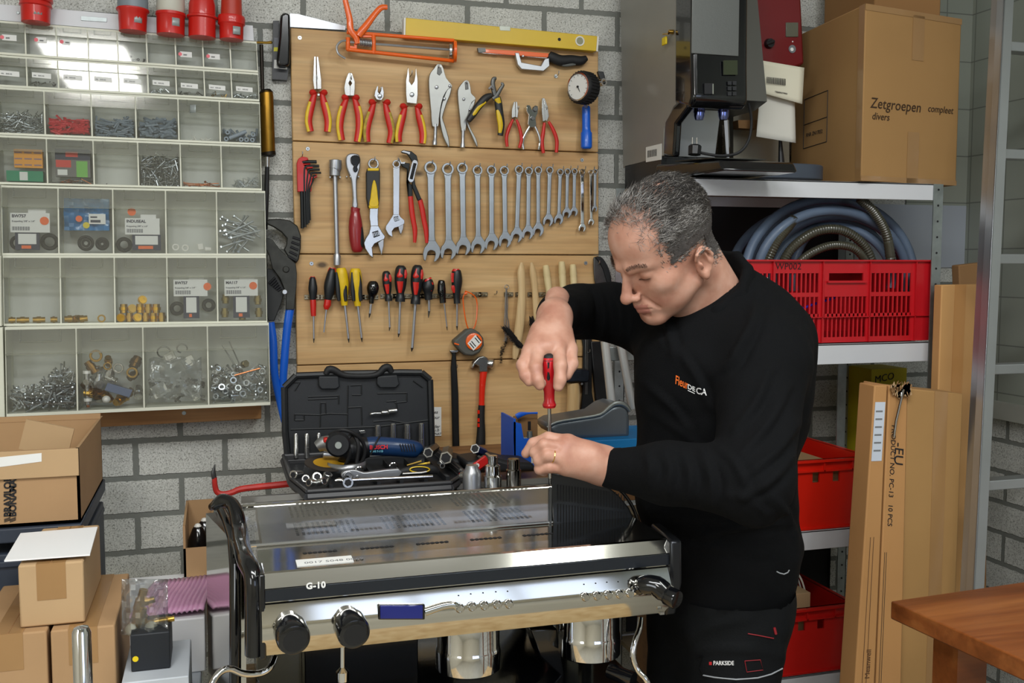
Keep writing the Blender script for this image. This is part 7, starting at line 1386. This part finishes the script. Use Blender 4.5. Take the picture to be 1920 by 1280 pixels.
S.cone((0,.03,-.09),nb+np.array((0,.03,0)),.03,.045,.03)
hv,hf=S.mesh(); hv=smoothv(hv,hf,2,.4); hw=toW(hv)
bm_=MB(); put(bm_,hw,hf,0)
# lips tinted separately
lipm=mat('lip skin',(176,116,102),.5)
cen=hv[hf].mean(1)
for i,c in enumerate(cen):
    if abs(c[0])<.022 and c[1]>.090 and -.0835<c[2]<-.0600-.0002 and (c[2]<-.0625 or abs(c[0])<.014): bm_.m[i]=1
# ---- hands (world frame) ----
RW=A_(1040,594,1.885); LW=A_(1132,873,1.775)
gcw=np.array((gx1+.001,YG,gh+.0055)); dt=float((V(gcw)-CAM).dot(CF)); print('guard corner depth',dt)
def hand(pr,pr2,lo_pad=.05):
    P=np.array([q for c in pr for q in c[0]]); H=SDF(P.min(0)-lo_pad,P.max(0)+lo_pad,.0016)
    for pts,rs,k in pr:
        for (a,b,ra,rb) in zip(pts,pts[1:],rs,rs[1:]): H.cone(a,b,ra,rb,k)
    for f in pr2: f(H)
    v,f=H.mesh(); return smoothv(v,f,2,.5),f
a=A_
RH=[ # wrist and palm
 ([a(1045,560,1.93),RW,a(1032,628,1.845)],[.024,.0255,.026],.02),
 ([RW,a(1006,655,1.805)],[.024,.015],.018),([RW,a(1022,652,1.80)],[.024,.017],.018),([RW,a(1042,650,1.81)],[.024,.017],.018),([RW,a(1058,648,1.825)],[.023,.015],.018),([a(1015,625,1.84),a(993,660,1.805)],[.020,.0135],.02),
 ([a(992,660,1.803),a(980,684,1.778),a(985,704,1.765),a(992,715,1.762)],[.0125,.0112,.0100,.0088],.005),
 ([a(1008,656,1.80),a(1004,690,1.766),a(1008,712,1.757),a(1012,722,1.757)],[.0132,.0118,.0105,.0092],.005),
 ([a(1026,654,1.80),a(1026,680,1.806),a(1022,706,1.800),a(1020,716,1.793)],[.0135,.0118,.0105,.009],.005),
 ([a(1046,650,1.808),a(1051,686,1.772),a(1050,712,1.764),a(1047,724,1.764)],[.0140,.0120,.0108,.0095],.005),
 ([a(1058,625,1.85),a(1068,655,1.825),a(1071,682,1.80),a(1062,703,1.785)],[.0165,.0140,.0122,.0100],.006)]
rv,rf=hand(RH,[])
LH=[([a(1165,880,1.79),LW,a(1108,862,1.755)],[.026,.0265,.028],.02),
 ([LW,a(1066,829,1.748)],[.025,.0145],.02),([LW,a(1058,842,1.738)],[.025,.016],.02),([LW,a(1056,860,1.732)],[.025,.016],.02),([LW,a(1062,876,1.738)],[.024,.0145],.02),
 ([a(1066,828,1.748),a(1028,821,1.748),a(1000,831,1.755),a(986,850,1.760)],[.0125,.0108,.0098,.0085],.004),
 ([a(1058,841,1.738),a(1020,834,1.728),a(1003,848,1.736),a(1010,858,1.748)],[.0128,.0110,.0100,.009],.004),
 ([a(1056,859,1.730),a(1026,853,1.722),a(1011,864,1.730),a(1022,870,1.744)],[.0128,.0112,.0102,.009],.004),
 ([a(1062,877,1.738),a(1030,875,1.728),a(1012,879,1.733),a(1020,884,1.748)],[.0120,.0102,.0094,.0084],.004),
 ([a(1105,850,1.785),a(1062,842,1.790),a(1035,846,1.785),a(1018,852,1.775)],[.0160,.0135,.0118,.0100],.006)]
lv_,lf=hand(LH,[])
put(bm_,rv,rf,0); put(bm_,lv_,lf,0)
# ---- hidden body under the clothes (coarse) ----
SLp,SRp=A_(1432,672,1.83),A_(1245,612,2.08); EL,ER=A_(1412,905,1.675),A_(1082,584,2.10)
NB=A_(1350,575,1.94); C1,C2,C3=A_(1345,700,1.96),A_(1338,900,1.98),A_(1350,1060,1.985)
kL=A_(1378,1130,1.93); kR=A_(1305,1130,2.03)
def down(p,dx,dy,z): return np.array((p[0]+dx,p[1]+dy,z))
KL,KR=down(kL,-.03,-.03,.50),down(kR,-.02,.0,.50); AL,AR=down(kL,-.01,.02,.09),down(kR,-.01,.03,.09)
B=SDF((-.05,1.2,0),(1.25,2.7,1.75),.012)
B.cone(NB,C1,.05,.10,.03).cone(C1,C2,.10,.09,.03).cone(C2,C3,.09,.08,.03).cone(SLp,SRp,.045,.045,.03).cone(SLp,EL,.045,.038,.02).cone(EL,LW,.036,.024,.02).cone(SRp,ER,.045,.038,.02).cone(ER,RW,.036,.024,.02)
for h_,kn,an in((kL,KL,AL),(kR,KR,AR)): B.cone(C3,h_,.06,.055,.03).cone(h_,kn,.055,.045,.03).cone(kn,an,.048,.034,.02)
v,f=B.mesh(); put(bm_,v,f,0)
m,nt,N,L,bb=nodes('skin'); g=N('NewGeometry'); n1=N('TexNoise'); n1.inputs['Scale'].default_value=22; n1.inputs['Detail'].default_value=4; L(g.outputs['Position'],n1.inputs['Vector'])
r1=ramp(N,[(.3,(176,122,102)),(.5,(196,146,124)),(.72,(210,166,146))]); L(n1.outputs[0],r1.inputs[0]); L(r1.outputs[0],bb.inputs['Base Color']); bb.inputs['Roughness'].default_value=.48
bb.inputs['Subsurface Weight'].default_value=.12; bb.inputs['Subsurface Radius'].default_value=(.012,.005,.003); bb.inputs['Subsurface Scale'].default_value=.6
n2=N('TexNoise'); n2.inputs['Scale'].default_value=420; L(g.outputs['Position'],n2.inputs['Vector']); bp=N('Bump'); bp.inputs['Strength'].default_value=.12; bp.inputs['Distance'].default_value=.001; L(n2.outputs[0],bp.inputs['Height']); L(bp.outputs[0],bb.inputs['Normal']); skin=m
person=bm_.build('person',[skin,lipm],angle=180,recalc=False)
tag(person,'grey-haired man in a black sweatshirt leaning over the espresso machine with a red screwdriver','person')
# ---- sweatshirt ----
T=SDF((-.02,1.35,.85),(1.15,2.45,1.66),.0065)
T.cone(C1,C2,.158,.150,.05).cone(C2,A_(1352,1030,1.985),.150,.140,.04).cone(A_(1375,620,1.97),C1,.115,.14,.06).cone(A_(1430,655,1.95),A_(1400,760,1.97),.10,.12,.05)
T.cone(A_(1270,625,2.05),SLp,.085,.080,.05).cone(A_(1372,560,1.95),A_(1436,630,1.90),.060,.075,.04).cone(A_(1360,585,1.94),A_(1290,640,2.0),.06,.08,.04)
T.cone(SLp,EL,.080,.066,.03).cone(EL,A_(1250,886,1.725),.066,.052,.02).cone(A_(1250,886,1.725),A_(1138,876,1.772),.052,.034,.02)
T.cone(SRp,A_(1150,585,2.10),.078,.058,.03).cone(A_(1150,585,2.10),ER,.058,.056,.02).cone(ER,A_(1046,588,1.94),.054,.040,.02).cone(A_(1046,588,1.94),A_(1043,592,1.905),.040,.036,.01)
T.cone(A_(1420,930,1.97),A_(1432,1020,1.98),.05,.055,.05).cone(A_(1352,1030,1.985),A_(1346,1120,1.985),.142,.140,.03).cone(A_(1432,1020,1.98),A_(1415,1110,1.98),.062,.055,.04)
# opening for the neck and sleeves ends
T.cone(A_(1325,530,1.93),A_(1350,585,1.94),.066,.060,.008,True)
tv,tf=T.mesh(); tv=smoothv(tv,tf,2,.5)
def vnorm(v,f):
    n=np.cross(v[f[:,2]]-v[f[:,0]],v[f[:,3]]-v[f[:,1]]); o=np.zeros_like(v)
    for k in range(4): np.add.at(o,f[:,k],n)
    o/=np.linalg.norm(o,axis=1)[:,None]+1e-12; c=v.mean(0); return o if ((v-c)*o).sum()>0 else -o
def folds(v,f,lines,noise=.0022,fr=28):
    n=vnorm(v,f); q=(v-np.array(CAM))@np.array([list(CR),list(CU),list(-CF)]).T; px=960-q[:,0]/q[:,2]*FPX; py=640+q[:,1]/q[:,2]*FPX
    face=np.clip(-(n@np.array(CF))*2,0,1); d=np.zeros(len(v))
    for (x0,y0,x1,y1,w,am) in lines:
        dx,dy=x1-x0,y1-y0; L=dx*dx+dy*dy; t=np.clip(((px-x0)*dx+(py-y0)*dy)/L,0,1); bow=8*np.sin(t*math.pi); l=math.sqrt(L)
        sd=((px-x0)*dy-(py-y0)*dx)/l-bow; al=((px-x0)*dx+(py-y0)*dy)/l-t*l
        d+=am*np.exp(-(sd/w)**2-(al/(w*1.5))**2)*(.35+.65*np.sin(math.pi*np.clip(t,.08,.92)))*face
    z=v*fr; d+=noise*(np.sin(z[:,0]*1.3+np.sin(z[:,2]*1.1)*2)*np.sin(z[:,2]*.9+np.sin(z[:,1]*1.2+z[:,0])*1.6))
    return v+n*d[:,None]
FL=[]
for x0,y0,x1,y1 in((1185,545,1240,640),(1215,540,1262,660),(1120,535,1128,632),(1095,540,1100,630),(1150,545,1165,640),(1440,700,1380,800),(1475,730,1392,850),(1490,800,1400,890),(1480,860,1395,930),(1350,840,1395,900),(1318,850,1335,940),(1285,855,1292,930),(1250,850,1252,915),(1215,855,1216,900),(1190,700,1290,800),(1195,760,1330,850),(1260,640,1330,760),(1215,960,1330,1000),(1280,970,1440,1010),(1300,1010,1470,985),(1240,1030,1420,1045),(1420,560,1380,660),(1395,640,1345,700),(1440,920,1490,1000),(1370,930,1440,960)):
    FL+=[(x0,y0,x1,y1,9,.0085),(x0+14,y0+6,x1+14,y1+6,7,-.0055)]
tv=folds(tv,tf,FL)
hemz=W(1400,1078,1.84).z
c=(tv[tf][:,:,2].mean(1)>hemz); tf=tf[c]
clo=mat('black sweatshirt',(11,12,14),.9,bump=.35,bs=500,var=.1,vs=6,spec=.15)
b=MB(); put(b,tv,tf); sw_=b.build('sweatshirt',clo,person,angle=180,recalc=False)
# collar: folded polo collar as its own smooth band
K=SDF(A_(1330,560,1.93)-.17,A_(1330,560,1.93)+.17,.0032)
cp=[A_(1350,484,2.0),A_(1382,486,1.955),A_(1402,510,1.905),A_(1390,550,1.862),A_(1345,588,1.852),A_(1304,610,1.872),A_(1277,606,1.92),A_(1268,585,1.98),A_(1290,540,2.03),A_(1320,500,2.035),A_(1350,484,2.0)]
up_=np.array(CU)*.0; 
for p,q in zip(cp,cp[1:]):
    for o,r in((np.array((.004,-.003,-.022)),.0135),(np.array((.002,-.001,-.008)),.0125),(np.array((0,0,.006)),.0095)): K.cone(p+o,q+o,r,r,.006)
K.cone(A_(1300,612,1.868),A_(1302,634,1.862),.012,.004,.008).cone(A_(1352,580,1.85),A_(1320,622,1.855),.010,.008,.008)
K.cone(toW(nkt),A_(1338,562,1.93),.058,.061,.003,True)
kv,kf=K.mesh(); kv=smoothv(kv,kf,3,.5); b=MB(); put(b,kv,kf); b.build('collar',clo,person,angle=180,recalc=False)
# cuffs
for nm,pa,pb,r0,r1 in(('r',A_(1047,586,1.955),A_(1041,597,1.895),.0395,.033),('l',A_(1160,878,1.765),A_(1126,874,1.778),.037,.032)):
    ax=V(pb-pa); L_=ax.length; b=MB(); b.lathe([(-.002,r0*.9),(0,r0),(L_*.5,(r0+r1)/2),(L_,r1),(L_+.002,r1*.93),(L_*.6,r1*.80)],pa,ax,40,caps=False); b.build('cuff',mat('rib cuff',(15,16,18),.85,bump=.5,bs=900,spec=.25),person)
# logo on the chest, laid on the cloth
def onto(px,py,d0=1.5):
    o=CAM; dr=ray(px,py).normalized(); return dr
from mathutils.bvhtree import BVHTree
bv=BVHTree.FromPolygons([tuple(q) for q in tv],[tuple(int(i) for i in f) for f in tf])
def hit(px,py,tree=None,off=.0012):
    r_=(tree or bv).ray_cast(CAM,ray(px,py).normalized()); 
    return (r_[0]+r_[1]*(off if r_[1].dot(ray(px,py))<0 else -off)) if r_[0] else D(px,py,1.85)
def drape(b,txt,px0,py0,px1,py1,hpx,m=0,bold=.0,tree=None,shear=0,squeeze=1):
    t=MB().text(txt,(0,0,0),(1,0,0),(0,1,0),1,0,.0,shear,bold)
    xs=[v[0] for v in t.v]; w=max(xs)-min(xs); x0=min(xs); hmax=.72
    vs=[]
    for v in t.v:
        u=(v[0]-x0)/w; px=px0+(px1-px0)*u+ (py1-py0)/(px1-px0+1e-9)*v[1]/hmax*hpx*.0; py=py0+(py1-py0)*u-v[1]/hmax*hpx
        vs.append(hit(px,py,tree))
    b.add(vs,t.f,m)
b=MB(); drape(b,'Fleur',1267,719,1291,730,17,0,.012,shear=.1); drape(b,'DE',1290,728,1304,734,9,1,.02); drape(b,'CA',1306,737,1325,741,12,1,.02)
b.add([hit(1290,730.5),hit(1303,736.5),hit(1303,738),hit(1290,732)],[(0,1,2,3)],1)
b.build('chest_logo',[mat('logo orange',(240,112,30),.6),mat('logo white',(232,232,232),.6)],person,smooth=False,recalc=False)
# ---- trousers ----
Q=SDF((.2,1.45,.0),(1.15,2.4,1.22),.009)
Q.cone(A_(1350,1000,1.985),A_(1350,1110,1.98),.118,.132,.04).cone(A_(1415,1060,1.97),A_(1418,1150,1.93),.05,.058,.04)
Q.cone(kL,KL,.098,.082,.05).cone(KL,AL,.080,.066,.03).cone(kR,KR,.098,.082,.05).cone(KR,AR,.080,.066,.03)
Q.cone(A_(1422,1120,1.90),A_(1418,1170,1.89),.055,.05,.02)
for (p,q,r) in [((1330,1150,1.88),(1420,1130,1.84),.010),((1300,1190,1.88),(1360,1170,1.86),.008),((1290,1090,1.86),(1340,1140,1.86),.008)]: Q.cone(A_(*p),A_(*q),r*2,r,.02)
qv,qf=Q.mesh(); qv=smoothv(qv,qf,2,.5); qv=folds(qv,qf,[(1290,1100,1360,1140,9,.007),(1330,1150,1420,1135,9,.007),(1300,1190,1400,1160,9,.006),(1440,1100,1470,1180,9,.008),(1300,1220,1460,1228,6,.006),(1455,1200,1460,1260,8,.006)],.002); c=(qv[qf][:,:,2].mean(1)<W(1400,1040,1.9).z)&(qv[qf][:,:,2].mean(1)>.05); qf=qf[c]
b=MB(); put(b,qv,qf); tro=b.build('trousers',mat('black work trousers',(15,17,19),.85,bump=.3,bs=300,var=.1,vs=8,spec=.18),person,angle=180,recalc=False)
bq=BVHTree.FromPolygons([tuple(q) for q in qv],[tuple(int(i) for i in f) for f in qf])
b=MB(); drape(b,'PARKSIDE',1338,1246,1376,1246,8,0,.02,bq); b.add([hit(*p,bq) for p in((1330,1240),(1335,1240),(1335,1246),(1330,1246))],[(0,1,2,3)],1)
b.build('pocket_logo',[MT['logo white'],mat('logo red patch',(190,30,40),.6)],person,smooth=False,recalc=False)
def seam(pts,r,mm_,nm,tree): MB().tube([hit(x,y,tree,.0015) for x,y in pts],r,6).build(nm,mm_,person)
pipe=mat('reflective piping',(150,154,158),.5); rst=mat('red stitching',(140,24,34),.6)
seam([(1456,1071),(1462,1074),(1470,1076),(1477,1073),(1480,1068)],.0012,pipe,'piping',bq)
seam([(1319,1265),(1340,1269),(1380,1273),(1420,1270),(1445,1263),(1466,1252)],.0014,pipe,'piping',bq)
seam([(1402,1187),(1420,1190),(1450,1196)],.0010,rst,'stitching',bq); seam([(1396,1238),(1425,1236),(1430,1255),(1400,1259),(1396,1238)],.0008,rst,'stitching',bq); seam([(1451,1176),(1454,1188)],.0025,rst,'zip_tab',bq)
seam([(1306,1232),(1318,1228),(1312,1250),(1322,1270),(1380,1279)],.0012,clo,'pocket_edge',bq)
for an,sd in((AL,1),(AR,-1)):
    Z_=SDF(an-np.array((.24,.2,.10)),an+np.array((.2,.2,.10)),.006); fd=np.array((-.85,-.1,0)); fd/=np.linalg.norm(fd)
    p0=np.array((an[0],an[1],.045)); Z_.cone(p0-fd*.04,p0+fd*.17,.042,.038,.02).cone(p0,np.array((an[0],an[1],.12)),.05,.045,.02)
    v,f=Z_.mesh(); v[:,2]=np.maximum(v[:,2],.0); b=MB(); put(b,smoothv(v,f,1,.4),f); b.build('shoe',blackrub,person,angle=180,recalc=False)
# ---- hair ----
random.seed(21); rng=np.random.default_rng(3)
cen0=np.array((0,-.014,.035)); 
hb=BVHTree.FromPolygons([tuple(q) for q in hv],[tuple(int(i) for i in f) for f in hf])
def dens(p,mg=0):
    l,f,u=p; al=abs(l)
    if al>.060 and -.040<f<.020+mg and u<.000+mg: return 0           # ear
    w=.004*math.sin(u*260)+.003*math.sin(al*330)
    if u>.075: edge=.070-.25*al
    elif u>.045: edge=.050 if al>.045 else .070
    elif u>.000: edge=.046 if al>.05 else -1
    elif u>-.030: edge=-.034
    else: edge=-.040
    if f>edge+w-mg: return 0
    low=-.064 if f<-.045 else -.02
    if u<low+w+mg: return 0
    d=1.0
    if u>.100 and f>-.045: d=.5
    if u>.070 and f>.025: d=.62
    return d
st=MB(); hm3=[mat('hair silver',(160,156,152),.5),mat('hair grey',(102,97,92),.5),mat('hair dark',(46,42,40),.5)]
base_m=mat('hair base',(72,68,66),.8,var=.3,vs=180)
cap=MB(); cf_=[]; nrm={}
for fi,fc in enumerate(hf):
    c=cen[fi]
    if dens(c,.009)>=.9 and (c[2]>-.050): cf_.append([int(i) for i in fc])
used=sorted({i for f in cf_ for i in f}); mp_={o:i for i,o in enumerate(used)}
cv=hv[used]; dirn=cv-cen0; dirn/=np.linalg.norm(dirn,axis=1)[:,None]; cap.add([tuple(q) for q in toW(cv+dirn*.0022)],[[mp_[i] for i in f] for f in cf_],0)
hairo=cap.build('hair',[base_m],person,angle=180,recalc=False)
cnt=0
tries=0
while cnt<22000 and tries<110000:
    tries+=1; d=rng.normal(size=3); d/=np.linalg.norm(d)
    c0_=cen0 if tries%3 else np.array((0,-.02,-.02)); hit_=hb.ray_cast(V(c0_)+V(d)*.2,-V(d),.2)
    if not hit_[0]: continue
    p=np.array(tuple(hit_[0])); n_=np.array(hit_[1]); 
    if np.dot(n_,d)<0: n_=-n_
    pj=p+rng.normal(size=3)*.0055
    if random.random()>dens(pj): continue
    l,f,u=p
    # combing: top strands sweep sideways-back, sides back and down
    flow=np.array((.35*np.sign(l+.01),-1.0,-.25 if u<.07 else .05)) if f<.05 else np.array((.5,.25,.55))
    flow=flow+rng.normal(size=3)*.42; flow-=n_*np.dot(flow,n_); flow/=np.linalg.norm(flow)+1e-9
    ln=random.uniform(.012,.022) if u>.03 else random.uniform(.007,.014)
    if f>.02 and u>.05: ln*=1.6
    if u>.09: ln*=1.25
    lift=.38 if u>.05 else .22; 
    if f>.03 and u>.05: lift=.75
    q0=p-n_*.001; q1=q0+(flow*(1-lift)+n_*lift)*ln*.5; q2=q1+(flow*(1-lift*.3)+n_*lift*.15+rng.normal(size=3)*.15)*ln*.55
    wgt=(.06,.32,.62) if (u>.04 and f<.03 and f>-.10 and abs(l)<.066) else (.40,.5,.10)
    if f>.02: wgt=(.36,.42,.22)
    m_=random.choices((0,1,2),wgt)[0]; r_=.00052
    if f>.040 and u>.04: m_=0 if random.random()<.6 else 1; r_=.0003
    s=np.cross(flow,n_); W3=toW(np.array([q0+s*r_,q0-s*r_,q0+n_*r_,q1+s*r_,q1-s*r_,q1+n_*r_*1.2,q2]))
    o=len(st.v); st.v+=[tuple(x) for x in W3]; st.f+=[(o,o+1,o+4,o+3),(o+1,o+2,o+5,o+4),(o+2,o,o+3,o+5),(o+3,o+4,o+6),(o+4,o+5,o+6),(o+5,o+3,o+6)]; st.m+=[m_]*6; cnt+=1
print('strands',cnt)
o=st.build('hair_strands',hm3,hairo,smooth=True,angle=180,recalc=False); o['kind']='stuff'
# eyebrows and lashes
eb=MB()
for s in(-1,1):
    for k in range(240):
        t_=random.random(); p=np.array((s*(.014+.034*t_),.100-.024*t_**1.5,.0205+.004*math.sin(t_*3)+random.uniform(-.0038,.0038)))
        h_=hb.ray_cast(V(p)+V((0,.03,0)),V((0,-1,0)),.08)
        if not h_[0]: continue
        p=np.array(h_[0]); q=p+np.array((s*.005,.0008,.001+random.uniform(-.002,.002))); W3=toW(np.array([p,p+np.array((0,.0006,.0009)),q+np.array((0,.0022,0))])); o_=len(eb.v); eb.v+=[tuple(x) for x in W3]; eb.f.append((o_,o_+1,o_+2)); eb.m.append(k%2)
    for k in range(60):
        t_=k/59; p=np.array((s*(.020+.023*t_),.0905-.010*abs(t_-.4),-.0085+.001*t_)); h_=hb.ray_cast(V(p)+V((0,.03,0)),V((0,-1,0)),.08)
        if h_[0]: p=np.array(h_[0]); q=p+np.array((s*.001,.003,-.0025)); W3=toW(np.array([p,p+np.array((.0008,0,.0008)),q])); o_=len(eb.v); eb.v+=[tuple(x) for x in W3]; eb.f.append((o_,o_+1,o_+2)); eb.m.append(1)
eb.build('eyebrow_hair',[mat('brow grey',(110,92,80),.7),mat('brow dark',(92,74,64),.7)],person,smooth=False,recalc=False)
# ring
tag_r=MB().torus(a(1036,855,1.7255),V(a(1026,853,1.722)-a(1056,859,1.730)),.0118,.0012,24,6); tag_r.build('finger_ring',mat('gold ring',(220,180,90),.2,1),person)
# ---- red screwdriver in the right hand ----
scd=thing('held_screwdriver','red screwdriver held in the man\'s right hand with its tip on the machine guard','screwdriver',V(gcw))
t0=V(gcw); dt0=dt; top=V(A_(1029,668,1.790)); bot=V(A_(1022,772,1.768)); dirv=(bot-top)
# keep the shaft straight: handle axis aims at the tip
ax=(top-t0).normalized(); Lh_=(top-t0).length; hb0=(bot-t0).dot(ax)
h=lambda f: t0+ax*(hb0+(Lh_-hb0)*f)
MB().tube([h(1.06),h(1.03),h(.95),h(.75),h(.5),h(.3),h(.14),h(.05),h(0)],[.004,.0095,.0125,.0145,.0135,.0098,.0095,.0128,.011],20).build('handle',mat('crimson handle',(196,26,34),.28,coat=.4),scd)
MB().tube([h(1.065),h(1.03),h(.93)],[.004,.0098,.0129],20).tube([h(.9)+V((-.004,-.010,0)),h(.6)+V((-.004,-.0095,0)),h(.35)+V((-.002,-.0068,0))],[.003,.0048,.002],8).build('black_inlay',blackrub,scd)
MB().tube([h(.02),t0+ax*.012],.0034,12).build('shaft',steel,scd); MB().tube([t0+ax*.014,t0],[.0033,.001],10).build('tip',darksteel,scd)
